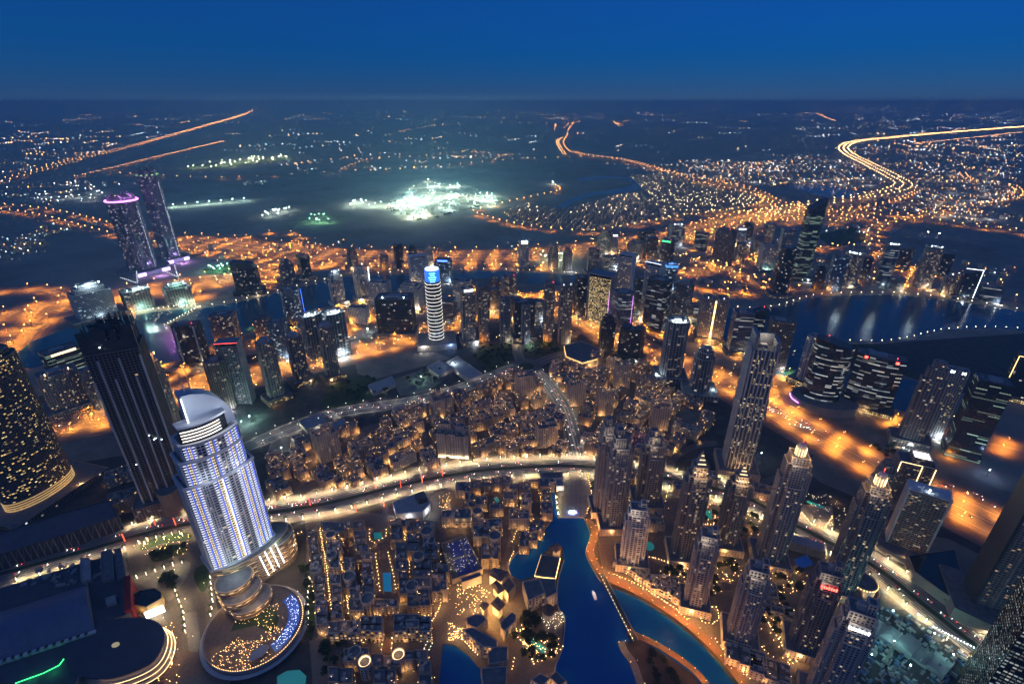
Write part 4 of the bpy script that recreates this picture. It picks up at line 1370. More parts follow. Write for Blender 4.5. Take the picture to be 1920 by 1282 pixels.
# taller blocks that stand out of the quarter
HIGH = [
    (828, 782, 746, 44, 'tall sand apartment block at the west corner of the old quarter'), (1024, 838, 800, 44, 'tall sand block with gold lit top terrace beside the avenue bend'),
    (985, 748, 706, 42, 'tall sand block crowned with rooftop lamps near the roundabout'), (1080, 760, 720, 33, 'tower block of the old quarter just across the avenue from the roundabout blocks'),
    (1133, 778, 737, 33, 'square old quarter tower block between palm lit lanes east of the avenue'), (1165, 728, 686, 31, 'lamp crowned sand tower block below the square lit hotel'),
    (1236, 808, 762, 36, 'sand tower block nearest the violet lit court'), (612, 864, 814, 46, 'tall beige block beside the floodlit bare plot'),
]
for k, (u, v, vt, wp, lb_) in enumerate(HIGH):
    x, y, h, W, D, rz = spot_of(u, v, vt, wp, .8, 18)
    casbah(lb_, quad_at(x, y + D * .4, W, D, rz), max(h, 24), 900 + k, 'old3', 2, 3200, 10, towers=1, vary=.12, rooflamps=7, name='old_town_tower')
    OCC.append((x, y + D * .4, W * .62))
# the brightly floodlit hotel on the boulevard
x, y, h, W, D, rz = spot_of(852, 856, 802, 62, .5, -14)
HT = casbah('cream hotel with floodlit stepped front on the boulevard', quad_at(x, y + 9, W, D, rz), h * .95, 77, 'old3', 5, 0, 6, towers=1, vary=.3, rooflamps=4, name='hotel', cat='hotel')
OCC.append((x, y + 9, W * .6))
for k in range(7):
    t = (k + .5) / 7 - .5
    lamp(HT.t, (cos(rz) * t * W + sin(rz) * 8, sin(rz) * t * W - cos(rz) * 8 - 6, 3), (1, .72, .4), 5200, 0, .3)

SIDE = [lambda x, y: 'by the curved boulevard' if near_line(BLVD, x, y, 70) else None, lambda x, y: 'beside the avenue' if near_line(AVE, x, y, 60) else None,
        lambda x, y: 'below the ring road' if near_line(RING2, x, y, 70) else None]
LOOK = ['sand', 'ochre', 'pale sand']
ORD = 'first second third fourth fifth sixth seventh eighth ninth tenth eleventh twelfth thirteenth fourteenth fifteenth sixteenth seventeenth eighteenth nineteenth twentieth'.split() + ['%dth' % q for q in range(21, 60)]
MARKS = [('the roundabout', 987, 700), ('the floodlit hotel', 852, 838), ('the avenue bend', 1040, 770), ('the violet lit court', 1205, 822), ('the gold corniced square hotel', 1095, 682), ('the bare plot by the ring road', 575, 838), ('the traffic queue on the boulevard', 530, 925),
         ('the west lane mouth', 700, 905), ('the ring road curve', 760, 778), ('the lake plaza gate', 1060, 860), ('the rounded unfinished tower', 1310, 775), ('the ring road by the long school hall', 890, 735)]
rr = random.Random(5)
PLAN = []
OLDZ = [at(*p) for p in [(500, 880), (560, 840), (650, 812), (760, 775), (880, 742), (975, 706), (1010, 712), (1060, 675), (1130, 678), (1200, 690), (1260, 745), (1330, 770), (1335, 800), (1290, 830), (1250, 880), (1140, 868), (1000, 858), (900, 866), (780, 892), (640, 925), (500, 945)]]
sheet('old_quarter_paving', None, .12, m_paved, world=OLDZ)
sheet('island_paving', [(572, 972), (640, 955), (760, 968), (860, 900), (1030, 890), (1035, 975), (990, 1018), (952, 1060), (975, 1090), (1003, 1082), (1045, 1100), (1057, 1160), (1052, 1225), (1042, 1258), (1044, 1330), (912, 1330), (902, 1258), (880, 1230), (850, 1208), (830, 1206), (820, 1330), (590, 1330), (580, 1200)], .30, m_paved)
sheet('tower_district_paving', [(1112, 890), (1250, 915), (1391, 948), (1481, 995), (1609, 1062), (1716, 1140), (1590, 1150), (1590, 1330), (1425, 1330), (1362, 1232), (1265, 1150), (1200, 1112), (1130, 1075), (1118, 1000)], .13, m_paved)
xs = [p[0] for p in OLDZ]
ys = [p[1] for p in OLDZ]
NB = 0
gx = min(xs)
cand = []
while gx < max(xs):
    gy = min(ys)
    while gy < max(ys):
        cand.append((gx + rr.uniform(-6, 6), gy + rr.uniform(-6, 6)))
        gy += 11
    gx += 11
rr.shuffle(cand)
for x, y in cand:
    if not inside(OLDZ, x, y):
        continue
    az = atan2(x, y)
    base = -az * .8 + (.35 if x < 60 else -.3)
    for w_, d_ in ((rr.uniform(36, 48), rr.uniform(20, 26)), (rr.uniform(26, 34), rr.uniform(17, 22)), (rr.uniform(18, 24), 16)):
        a = base + rr.choice((0, pi / 2)) + rr.uniform(-.08, .08)
        rad = w_ * .41
        if any(near_line(l_, x, y, m_ + rad * .55) for l_, m_ in ROADLINES):
            continue
        if not free(x, y, rad):
            continue
        OCC.append((x, y, rad))
        hh = rr.choice((11, 14.4, 14.4, 18, 18, 21.6))
        st = rr.randrange(3)
        w1 = next((f(x, y) for f in SIDE if f(x, y)), None) or ('in the heart of the old quarter' if x < 60 else 'in the east of the old quarter')
        nst = max(2, round(hh / 3.6))
        lb_ = f"{LOOK[st]} coloured low block of {('two', 'three', 'four', 'five', 'six')[min(4, nst - 2)]} storeys {w1}"
        PLAN.append((x, y, w_, d_, a, hh, st, NB))
        NB += 1
        break
by = {}
for q in PLAN:
    m_ = min(MARKS, key=lambda k_: hypot(at(k_[1], k_[2])[0] - q[0], at(k_[1], k_[2])[1] - q[1]))
    by.setdefault(m_, []).append(q)
for m_, lst in by.items():
    lst.sort(key=lambda q: hypot(at(m_[1], m_[2])[0] - q[0], at(m_[1], m_[2])[1] - q[1]))
    for k, (x, y, w_, d_, a, hh, st, nb) in enumerate(lst):
        casbah(f"{LOOK[st]} low block, {'' if k == 0 else ORD[k] + ' '}nearest to {m_[0]}", quad_at(x, y, w_, d_, a), hh, 1000 + nb, ('old', 'old2', 'old3')[st], None, 2300, 14, group='low blocks of the old quarter', rooflamps=6)
print('upper old town', NB)

# ---- the lake island quarter: each block from its roof outline
def roofquad(o, sc, c, h):
    """crop coordinates to photo to world at roof height"""
    return [at(o[0] + a / sc, o[1] + b_ / sc, h) for a, b_ in c]
def R4(x0, y0, x1, y1, sk=0):
    """roof outline as a box in the crop, sheared so that the columns of the quarter converge"""
    return [(x0, y1), (x1, y1), (x1 - sk, y0), (x0 - sk, y0)]
O1, S1 = (540, 960), 3.981
ISLE = [
    # crop box, height, style, segments, label
    ((150, 120, 235, 300, 5), 16, 'old2', 'outermost old block by the hotel garden wall, nearest the boulevard'),
    ((170, 300, 260, 460, 8), 16, 'old', 'second block of the row along the hotel garden wall'),
    ((205, 470, 285, 640, 10), 16, 'old2', 'third block of the row along the hotel garden wall'),
    ((215, 650, 300, 850, 10), 16, 'old', 'last block of the row along the hotel garden wall'),
    ((258, 75, 420, 150, 0), 17, 'old', 'low block facing the boulevard palms west of the small turquoise pool'),
    ((425, 68, 565, 135, 0), 17, 'old2', 'block facing the boulevard right beside the small turquoise pool court'),
    ((285, 155, 400, 290, 5), 18, 'old3', 'block with a round tower north of the lamp filled lanes'),
    ((300, 300, 395, 410, 6), 20, 'old3', 'plain walled house standing over the first lamp filled lane'),
    ((330, 475, 410, 790, 14), 16, 'old', 'long narrow block between the two lamp filled lanes'),
    ((500, 140, 600, 300, 4), 17, 'old', 'block just left of the small turquoise pool court'),
    ((415, 330, 520, 560, 10), 17, 'old2', 'block with round roof tower left of the long blue pool garden'),
    ((455, 570, 560, 720, 10), 18, 'old3', 'pale block at the end of the second lamp filled lane'),
    ((545, 310, 640, 470, 6), 17, 'old', 'block touching the head of the blue pool garden on its left'),
    ((560, 480, 660, 640, 8), 17, 'old', 'block touching the foot of the blue pool garden on its left'),
    ((765, 60, 850, 210, 0), 17, 'old2', 'block just right of the small turquoise pool court'),
    ((800, 230, 895, 420, 2), 17, 'old', 'block touching the head of the blue pool garden on its right'),
    ((820, 430, 905, 600, 4), 17, 'old2', 'block touching the foot of the blue pool garden on its right'),
    ((880, 40, 1000, 130, 0), 17, 'old', 'block below the white walled sales building'),
    ((890, 160, 985, 290, 0), 18, 'old2', 'dark roofed block on the north lane of the tennis court row'),
    ((1000, 70, 1090, 220, 0), 22, 'old3', 'round towered block beside the arcaded hall'),
    ((1000, 230, 1130, 340, 0), 18, 'old', 'block with a lit courtyard beside the rooftop courts'),
    ((930, 320, 1070, 480, 0), 18, 'old2', 'block with a round roof tower facing the long dark hall'),
    ((1075, 390, 1200, 590, 5), 19, 'old', 'big dark roofed hall beside the rooftop courts'),
    ((950, 500, 1070, 640, 5), 20, 'old3', 'pale walled block under the big dark roofed hall'),
    ((560, 640, 820, 710, 8), 15, 'old', 'long low wing closing the blue pool garden'),
    ((900, 600, 1060, 720, 8), 17, 'old2', 'block with lit terrace over the market front'),
    ((300, 800, 530, 900, 0), 19, 'arc', 'left wing of the arcaded market front'),
    ((540, 770, 700, 890, 0), 20, 'arc', 'middle wing of the arcaded market front with arched bays'),
    ((790, 755, 1060, 880, 0), 20, 'arc', 'right wing of the arcaded market front with arched bays'),
    ((420, 1015, 600, 1110, 0), 18, 'old', 'block with a ring lit round tower below the footbridge'),
    ((610, 1060, 830, 1150, 0), 18, 'old2', 'block between two ring lit round towers below the footbridge'),
    ((840, 1030, 1040, 1110, 0), 18, 'old', 'block at the bottom beside the small lagoon'),
    ((300, 1150, 480, 1270, 0), 16, 'old2', 'bottom block along the palm lit lane'),
    ((640, 1170, 800, 1290, 0), 16, 'old', 'bottom block with a vaulted grey roof'),
    ((970, 1110, 1080, 1290, 0), 18, 'old', 'bottom block with lit terraces facing the small lagoon'),
]
O2, S2 = (700, 850), 4.571
RING = [
    ((710, 240, 830, 320, 0), 16, 'old', 'block by the gold lit gateway tower at the boulevard'),
    ((840, 220, 1010, 290, 0), 16, 'old2', 'terraced block along the boulevard above the round court'),
    ((1020, 190, 1170, 260, 0), 16, 'old', 'terraced block at the east end of the boulevard terrace row'),
    ((780, 350, 870, 450, 0), 16, 'old2', 'block left of the turquoise pool ring'),
    ((880, 370, 970, 440, 0), 14, 'old', 'small block inside the ring left of the turquoise pool'),
    ((1120, 270, 1230, 380, 0), 17, 'old', 'block right of the turquoise pool ring'),
    ((1240, 240, 1350, 320, 0), 17, 'old2', 'block at the orange lit archway'),
    ((1270, 330, 1360, 450, 0), 17, 'old3', 'outer block of the ring facing the plaza lane'),
    ((1000, 430, 1110, 480, 0), 15, 'old', 'curved low block below the turquoise pool'),
    ((590, 490, 700, 560, 0), 18, 'old3', 'pale block below the orange lit roundabout'),
    ((700, 480, 830, 560, 0), 17, 'arc', 'arcaded hall above the rooftop courts'),
    ((840, 520, 940, 600, 0), 17, 'old', 'block joining the round tower at the ring'),
    ((1170, 470, 1330, 570, 0), 20, 'old3', 'white shuttered block of the ring above the lakeside lane'),
    ((950, 560, 1100, 640, 0), 17, 'arc', 'block with a lamp lit courtyard roof'),
    ((860, 620, 1000, 720, 0), 18, 'old', 'dark roofed block right of the rooftop courts, upper one'),
    ((930, 770, 1080, 900, 0), 19, 'old2', 'dark roofed block right of the rooftop courts, lower one'),
    ((1255, 660, 1330, 790, 0), 16, 'old2', 'lakeside terrace house at the left of its row'),
    ((1330, 610, 1400, 740, 0), 16, 'old', 'lakeside terrace house in the middle of its row'),
    ((1390, 570, 1460, 670, 0), 16, 'old2', 'lakeside terrace house at the right of its row'),
    ((1420, 210, 1520, 280, 0), 16, 'old', 'house at the boulevard end of the channel row'),
    ((1440, 300, 1520, 400, 0), 16, 'old2', 'house in the middle of the channel row'),
    ((1440, 410, 1530, 510, 0), 16, 'old', 'house at the lake end of the channel row'),
    ((130, 560, 240, 610, 0), 16, 'old', 'low block right below the sales building yard'),
    ((250, 560, 480, 620, 0), 16, 'old2', 'long low block with courtyard lamps below the sales building'),
]
k = 0
for lst, O_, S_ in ((ISLE, O1, S1), (RING, O2, S2)):
    for c, h, st, lb_ in lst:
        q = ccw(roofquad(O_, S_, R4(*c), h))
        casbah(lb_, q, h, 3000 + k, st, None, 1300, 14, vary=.12, towers=1, rooflamps=2)
        k += 1

# round towers of the quarter
def round_tower(label, u, v, h, r, ringlit=False):
    x, y = at(u, v, h)
    t = thing('round_tower', label, 'round tower', (x, y, 0))
    b = MB()
    b.prism(oval(2 * r, 2 * r, 20), 0, h, 0, 1)
    b.parapet(oval(2 * r + .8, 2 * r + .8, 20), oval(2 * r - 1, 2 * r - 1, 20), h, h + 2.2)
    b.build('wall', [m_beige2, m_roof], t)
    b = MB()
    for z in range(4, int(h) - 2, 4):
        for q in range(10):
            a = 2 * pi * q / 10
            b.box(cos(a) * (r + .02), sin(a) * (r + .02), z, z + 1.8, .5, 1.0, a)
    b.build('window', m_glassd, t, kind='stuff')
    if ringlit:
        b = MB()
        b.parapet(oval(2 * r - 2, 2 * r - 2, 24), oval(2 * r - 3.2, 2 * r - 3.2, 24), h + .1, h + .9)
        b.build('ring_light', g_warm2, t)
        lamp(t, (0, 0, h + 3), WARM, 900)
for u, v, h, r, lb_, f in ((620, 1002, 24, 6.5, 'round tower at the head of the lamp filled lanes', 0), (622, 1040, 22, 6.5, 'round tower over the plain walled house', 0), (655, 1080, 22, 7, 'round tower left of the long pool garden', 0),
                           (689, 1122, 22, 7.5, 'round tower at the foot of the long pool garden', 0), (772, 1098, 22, 7.5, 'round tower right of the long pool garden', 0), (785, 1042, 22, 7, 'round tower by the block with the lit courtyard', 0),
                           (800, 995, 24, 8, 'stout round tower beside the arcaded hall', 0), (747, 1227, 22, 7, 'round tower with a lit ring on its roof, upper of the two', 1), (684, 1240, 22, 7, 'round tower with a lit ring on its roof, lower of the two', 1),
                           (665, 1222, 20, 6.5, 'unlit round tower near the footbridge', 0), (895, 958, 22, 7, 'round tower at the turquoise pool ring', 0), (928, 1004, 24, 8, 'round tower beside the grey glazed passage', 0), (1035, 901, 20, 5, 'round corner tower by the plaza entrance', 0)):
    round_tower(lb_, u, v, h, r, f)

# ================================================================== NEAR TOWERS
STY['burj'] = (paint('pale_tower_render', (.32, .305, .30), .8, .14, .06), w_res, 3.5, 3.4, 1.35, 1.25, .6)
STY['burjd'] = (paint('grey_tower_render', (.23, .22, .22), .8, .14, .06), w_res, 3.5, 3.4, 1.2, 1.2, .6)
STY['sky'] = (m_grey, glazing('tall_tower_windows', prob=.26, c1=(1, .66, .25), c2=(1, .84, .5), power=.9, rows=.8, fx=.1, fy=.3), 3.8, 3.2, .7, 1.0, .5)
STY['cells'] = (m_black, glazing('office_cells', glass=(.02, .03, .035), prob=.75, c1=(.6, .8, .85), c2=(.9, .95, .85), power=.35, fx=.08, fy=.35), 4.2, 3.4, .7, 1.2, .3)
STY['balc'] = (m_taupe, glazing('balcony_windows', prob=.14, c1=(1, .6, .25), c2=(1, .8, .5), power=.55, fx=.1, fy=.25), 3.4, 4.0, .5, 1.4, .9)

def residence(label, u, v, vt, wpx, ratio, dyaw, crown='step', style='burj', sign=None, lit=True, setb=.35):
    """slender apartment tower: a cross shaped shaft with corner wings that stop at different heights and a stepped, lit crown"""
    x, y, h, W, D, rz = spot_of(u, v, vt, wpx, ratio, dyaw)
    r = hypot(x, y)
    x, y = x * (1 + D * setb / r), y * (1 + D * setb / r)
    TCOUNT[0] += 1
    k = TCOUNT[0]
    T = Tower('residence_tower', label, 'tower', (x, y), rz, style, h)
    top = h * (.80 if crown == 'spire' else .86)
    T.shaft(cross(W * .86, D * .86, W * .16), 0, top)
    T.shaft(shift(rect(W * .26, D * .5), -W * .40, 0), 0, h * .74)
    T.shaft(shift(rect(W * .26, D * .5), W * .40, 0), 0, h * .79)
    T.shaft(shift(rect(W * .5, D * .24), 0, -D * .40), 0, h * .70)
    if crown == 'step':
        T.shaft(shift(rect(W * .46, D * .5), -W * .08, D * .05), top, h * .94)
        T.shaft(shift(rect(W * .26, D * .3), -W * .08, D * .1), h * .94, h)
        for s_ in (-1, 1):
            b = MB()
            b.prism(shift(rect(W * .1, D * .5), s_ * W * .34, 0), top, top + h * .05, 0)
            b.build('fin', STY[style][0], T.t)
    elif crown == 'spire':
        a = h * .80
        T.shaft(scl(cross(W * .6, D * .6, W * .1), 1), a, h * .88)
        b = MB()
        p0 = rect(W * .5, D * .5)
        n = 4
        for s_ in (-1, 1):            # two leaning blades that meet in a point
            b.face([(s_ * W * .28, -D * .28, h * .84), (s_ * W * .28, D * .28, h * .84), (0, 0, h)][::s_])
            b.face([(-W * .28, s_ * D * .28, h * .84), (W * .28, s_ * D * .28, h * .84), (0, 0, h)][::-s_])
        b.build('spire', STY[style][0], T.t)
        for q in range(5):
            t = q / 5
            zz = h * (.84 + .15 * t)
            ww = W * .29 * (1 - t)
            T.strip([(-ww, -D * .29 * (1 - t) - .2, zz), (ww, -D * .29 * (1 - t) - .2, zz)], .45, g_warm2)
        lamp(T.t, (0, -D * .55, h * .85), WARM, 9000)
    elif crown == 'lantern':
        T.shaft(rect(W * .6, D * .6), top, h * .91)
        b = MB()
        b.prism(oval(W * .34, D * .34, 12), h * .91, h * .965, 0)
        b.dome(0, 0, h * .965, W * .17, h * .035, 12, 4, 0)
        b.build('lantern', m_light, T.t)
        b = MB()
        for q in range(12):
            a_ = 2 * pi * q / 12
            b.tube([(cos(a_) * W * .19, sin(a_) * D * .19, h * .91), (cos(a_) * W * .19, sin(a_) * D * .19, h * .965)], .25, 4)
        b.build('lantern_light', g_warm2, T.t, kind='stuff')
        T.beacon(0, 0, h + 1)
        for q in range(4):
            lamp(T.t, (W * .4 * (-1) ** q, D * .4 * (-1) ** (q // 2), h * .93), WARM, 6000)
    elif crown == 'flat':
        T.shaft(rect(W * .7, D * .6), top, h * .93)
        T.plant(W * .6, D * .5, h * .93, h * .05, k, 4)
        T.shaft(shift(rect(W * .2, D * .3), W * .2, 0), h * .93, h)
    if sign:
        mat, nm = sign
        b = MB()
        for q in range(7):
            b.box(-W * .26 + q * W * .085, -D * .5 - .8, top - 4.5, top - 1.2 - (q % 3) * .4, W * .05, .5)
        b.build('roof_sign', mat, T.t, kind='stuff')
    if lit:
        lamp(T.t, (-W * .2, -D * .8, 9), WARM, 4500)
        lamp(T.t, (W * .75, -D * .1, 9), WARM, 4500)
        lamp(T.t, (-W * .2, -D * .5 - 2, top + 5), (1, .8, .6), 2500)
    T.podium(W * 1.5, D * 1.5, 11, 'old3')
    T.plant(W * .4, D * .3, top, 2.5, k, 5)
    T.done()
    return T, W, D, h

residence('pale slender tower at the plaza corner, behind its nearer twin', 1128, 962, 793, 40, 1, 15, 'step')
residence('pale slender tower nearest the lake plaza with step backed top', 1147, 992, 815, 48, 1, 15, 'step')
residence('pale slender tower standing apart right of the plaza pair', 1210, 952, 816, 48, 1, 15, 'step')
residence('short rounded glass fronted tower below the standing apart tower', 1182, 1062, 950, 46, .9, 10, 'flat', 'resl')
residence('spire topped tower with lit blades, left one of the two', 1277, 1052, 852, 52, 1, 18, 'spire', 'burjd')
residence('spire topped tower with lit blades, right one of the two', 1357, 1030, 876, 46, 1, 18, 'spire', 'burjd')
residence('tall slender tower with a lit lantern dome and red beacon', 1437, 1058, 838, 58, 1, 20, 'lantern')
residence('tall slender tower with a glowing lantern near the round kiosk', 1566, 1112, 893, 60, 1, 22, 'lantern', 'burjd')
residence('mid height tower above the brick promenade with lit round corner', 1298, 1142, 998, 44, 1, 12, 'flat')
residence('squat pale tower with open roof frames beside the promenade', 1381, 1206, 1062, 54, 1, 16, 'flat')
residence('tower with a red rooftop sign in the lower right', 1498, 1222, 1066, 58, 1, 20, 'flat', 'burjd', (g_red, 'sign'))
residence('tower with a white rooftop sign at the bottom edge', 1532, 1330, 1136, 70, .9, 20, 'flat', 'burj', (g_white, 'sign'))
residence('dark topped tower behind the lantern tower by the expressway', 1622, 985, 870, 40, .9, 18, 'step', 'burjd', lit=False)
# tall fluted tower
x, y, h, W, D, rz = spot_of(1384, 888, 628, 56, .85, 16)
T = Tower('fluted_tower', 'very tall fluted tower with lit bands and open crown above the expressway', 'tower', (x, y + D * .4), rz, 'sky', h)
T.shaft(rect(W, D), 0, h * .58)
T.shaft(rect(W * .92, D * .92), h * .58, h * .9)
b = MB()
for s_ in (-1, 1):
    b.box(s_ * W * .4, 0, h * .9, h * (1.0 if s_ < 0 else .96), W * .14, D * .92)
b.box(0, D * .38, h * .9, h * .97, W * .7, D * .14)
b.build('crown', m_grey, T.t)
for k in range(7):
    for sgn in (0, 1):
        b = MB()
        t = -W / 2 + W * (k + .5) / 7
        if sgn == 0:
            b.box(t, -D / 2 - .9, 0, h * (.9 + .012 * (k % 3)), 1.6, 2.2)
        else:
            b.box(-W / 2 - .9, -D / 2 + D * (k + .5) / 7, 0, h * (.9 + .012 * (k % 3)), 2.2, 1.6)
        b.build('rib', m_light, T.t)
T.plant(W * .6, D * .6, h * .9, 5, 3, 6)
lamp(T.t, (0, 0, h * .96), (1, .85, .65), 6000)
T.podium(W * 1.6, D * 1.8, 14, 'old3')
lamp(T.t, (0, -D, 20), WARM, 9000)
T.done()
# black oval tower on a ship shaped podium
x, y, h, W, D, rz = spot_of(1540, 762, 640, 72, .62, 12)
T = Tower('oval_office_tower', 'black oval office tower with lit bands on a ship shaped podium', 'tower', (x, y + D * .35), rz, 'darkoff', h)
T.shaft(oval(W, D, 28), 0, h * .9, piers=False)
b = MB()
zt = [h * .9 + h * .1 * (.5 - q[0] / W) for q in oval(W, D, 28)]
b.prism(oval(W, D, 28), h * .9, h, 0, 0, zt=zt)
b.build('crown', m_black, T.t)
b = MB()
b.prism(oval(W * 1.75, D * 2.1, 28, W * .12, -D * .2), 0, 16, 0, 1)
b.parapet(oval(W * 1.77, D * 2.13, 28, W * .12, -D * .2), oval(W * 1.7, D * 2.0, 28, W * .12, -D * .2), 16, 18)
b.build('podium', [m_taupe, m_roof], T.t)
b = MB()
for q in range(9):
    a = pi * (.95 + q * .03)
    b.tube([(W * .12 + cos(a) * W * .9, -D * .2 + sin(a) * D * 1.08, 11), (W * .12 + cos(a + pi * .028) * W * .9, -D * .2 + sin(a + pi * .028) * D * 1.08, 11)], .8, 4)
b.build('podium_light', g_violet, T.t, kind='stuff')
T.beacon(-W * .2, 0, h + 1)
T.mast(0, 0, h, h + 14, .4)
T.done()
# ringed round tower
x, y, h, W, D, rz = spot_of(818, 650, 506, 28, 1, 0)
T = Tower('ringed_round_tower', 'slim round tower with white light rings and a blue crown', 'tower', (x, y + D * .4), rz, 'dark', h)
T.shaft(oval(W, D, 24), 0, h * .84, piers=False)
b = MB()
n = 17
for k in range(n):
    z = h * .10 + h * .72 * k / (n - 1)
    b.parapet(oval(W + 2.0, D + 2.0, 24), oval(W + .6, D + .6, 24), z, z + .8)
b.build('ring_light', glow('ring_white', (1, .93, .82), 1.5), T.t, kind='stuff')
b = MB()
b.prism(oval(W * .98, D * .98, 20), h * .84, h * .985, 0, 0)
b.build('lit_crown', glow('crown_blue', (.03, .17, .8), 1.2), T.t)
b = MB()
for k in range(5):
    z = h * (.855 + .025 * k)
    b.box(0, -D * .5, z, z + 1.6, W * (.3 + .1 * (k % 3)), 1.4)
b.build('crown_sign', glow('crown_sign_blue', (.15, .6, 1), 4), T.t, kind='stuff')
b = MB()
b.prism(oval(W * .9, D * .9, 20), h * .985, h, 0, 0)
b.build('crown_cap', glow('crown_white', (.75, .9, 1), 1.2), T.t)
T.podium(W * 2.6, D * 2.2, 15, 'old3')
lamp(T.t, (W * .9, -D * 1.2, 18), (.2, .4, 1), 16000)
lamp(T.t, (-W * .9, -D * 1.2, 18), (.9, .95, 1), 16000)
T.done()
# twin hotel towers with violet crowns, far left
for u, v, vt, wp, lb_, pet in ((262, 512, 364, 62, 'dark petal topped tower with a purple lit crown', 1), (318, 490, 312, 42, 'taller dark petal topped twin tower, its crown dim green', 0)):
    x, y, h, W, D, rz = spot_of(u, v, vt, wp, .95, 22)
    STY['petal'] = (m_grey, glazing('petal_windows_%d' % int(u), glass=(.05, .06, .12), prob=.10, c1=(.6, .6, 1), c2=(1, .9, .8), power=.7), 3.9, 4.5, .5, .8, .3)
    T = Tower('petal_tower', lb_, 'tower', (x, y + D * .3), rz, 'petal', h)
    P = [(W / 2 * (1 + .10 * cos(6 * a)) * cos(a), D / 2 * (1 + .10 * cos(6 * a)) * sin(a)) for a in [2 * pi * q / 36 for q in range(36)]]
    T.shaft(P, 14, h * .9, piers=False)
    T.shaft(scl(P, .8), h * .9, h * .95, piers=False)
    b = MB()
    for q in range(6):
        a = 2 * pi * q / 6
        X, Y = cos(a) * W * .43, sin(a) * D * .43
        b.tube([(X, Y, h * .88), (X * .98, Y * .98, h * .96), (X * .6, Y * .6, h)], [W * .07, W * .06, W * .01], 6)
    b.build('petal', m_grey, T.t, kind='stuff')
    b = MB()
    for q in range(36):
        a, a2 = 2 * pi * q / 36, 2 * pi * (q + 1) / 36
        if pet or q % 3 == 0:
            b.tube([(cos(a) * W * .53, sin(a) * D * .53, h * .915), (cos(a2) * W * .53, sin(a2) * D * .53, h * .915)], 2.6 if pet else 1.1, 4)
    b.build('crown_light', glow('crown_violet', (.85, .25, 1), 3.2) if pet else glow('crown_green', (.5, .9, .4), 1.1), T.t, kind='stuff')
    b = MB()
    rr = random.Random(int(u))
    for q in range(46):
        z = 20 + (h * .85 - 20) * q / 46
        a = -pi / 2 + .5
        b.box(cos(a) * W * .54, sin(a) * D * .54, z, z + 1.5, rr.uniform(1, 4), 1, a + pi / 2)
    b.build('spine_light', glow('spine_white', (.75, .8, 1), 2.2), T.t, kind='stuff')
    b = MB()
    b.prism(oval(W * 1.9, D * 1.7, 24), 0, 14, 0, 1)
    b.build('podium', [m_grey, m_roof], T.t)
    b = MB()
    for s_ in (-1, 1):
        b.box(s_ * W * .45, -D * .86, 2, 13, W * .3, 1)
    b.build('podium_sign', glow('podium_violet', (.6, .4, 1), 3.0), T.t, kind='stuff')
    lamp(T.t, (0, -D * 1.3, 16), (.6, .35, 1), 70000)
    lamp(T.t, (-W * .5, -D * 1.4, h * .45), (.42, .35, 1), 26000)
    lamp(T.t, (W * .3, -D * 1.4, h * .75), (.42, .35, 1), 22000)
    if pet:
        lamp(T.t, (0, -D * .5, h + 8), (.85, .3, 1), 90000)
    T.done()
# far right: framed tower and the dark office with lit cells
x, y, h, W, D, rz = spot_of(1868, 1160, 880, 120, .5, 30)
T = Tower('framed_tower', 'big dark apartment tower with a tilted frame top at the right border', 'tower', (x + 8, y + 10), rz, 'balc', h)
T.shaft(rect(W * .94, D), 0, h * .92)
b = MB()
for s_ in (-1, 1):
    zt = [h, h, h * 1.03, h * 1.03]
    b.prism(shift(rect(W * .05, D + 3), s_ * W * .49, 0), 0, h, 0, zt=zt)
b.box(0, 0, h * .97, h, W * .93, D + 3, bottom=True)
b.build('frame', m_dark, T.t)
for k in range(3):
    b = MB()
    b.box(-W * .24 + W * .24 * k, -D / 2 - .9, 0, h * .93, 2.6, 2)
    b.build('fin', m_taupe, T.t)
b = MB()
b.prism(bow(W * 1.7, D * 2.2, 10), 0, 18, 0, 1)
b.build('podium', [m_taupe, m_roof], T.t)
T.done()
x, y, h, W, D, rz = spot_of(1880, 1360, 1120, 170, .7, 24)
T = Tower('glass_office_tower', 'black glass office with rows of pale lit cells in the bottom right corner', 'tower', (x, y), rz, 'cells', h)
T.shaft(rect(W, D), 0, h)
b = MB()
b.box(-W * .1, -D * .5 - .9, 0, h + 3, 5, 2.2)
b.build('fin', m_black, T.t)
T.done()
# balcony slab and the light line hotel by the expressway
x, y, h, W, D, rz = spot_of(1700, 1036, 926, 66, .45, 16)
T = Tower('balcony_slab', 'broad apartment slab with stacked balconies and a white roof frame', 'tower', (x, y + D * .4), rz, 'balc', h)
T.shaft(rect(W, D), 0, h * .95)
b = MB()
b.box(0, 0, h * .98, h, W + 3, D + 3, bottom=True)
for s_ in (-1, 1):
    b.box(s_ * W * .5, 0, 0, h * .98, 2.4, D + 2.4)
b.build('frame', m_light, T.t)
b = MB()
b.prism(bow(W * 1.5, D * 2.2, 10), 0, 10, 0, 1)
b.build('podium', [m_taupe, m_roof], T.t)
b = MB()
b.tube([(-W * .02, -D * .3, h), (-W * .02, -D * .3, h + 3)], .2, 4)
b.ball(-W * .02, -D * .3, h + 3.5, .9)
b.build('flood_lamp', g_cool, T.t)
lamp(T.t, (0, -D * 1.6, 12), WARM, 9000)
T.done()
x, y, h, W, D, rz = spot_of(1694, 950, 862, 62, .7, 20)
T = Tower('light_line_hotel', 'hotel block traced with white light lines and a lit roof grid', 'hotel', (x, y + D * .4), rz, 'balc', h)
T.shaft(rect(W, D), 0, h * .9)
T.shaft(shift(rect(W * .5, D * .7), W * .1, 0), h * .9, h)
for s_ in (-.5, .12, .5):
    T.strip([(W * s_, -D / 2 - 1.2, 4), (W * s_, -D / 2 - 1.2, h * .9)], .55, g_warm2)
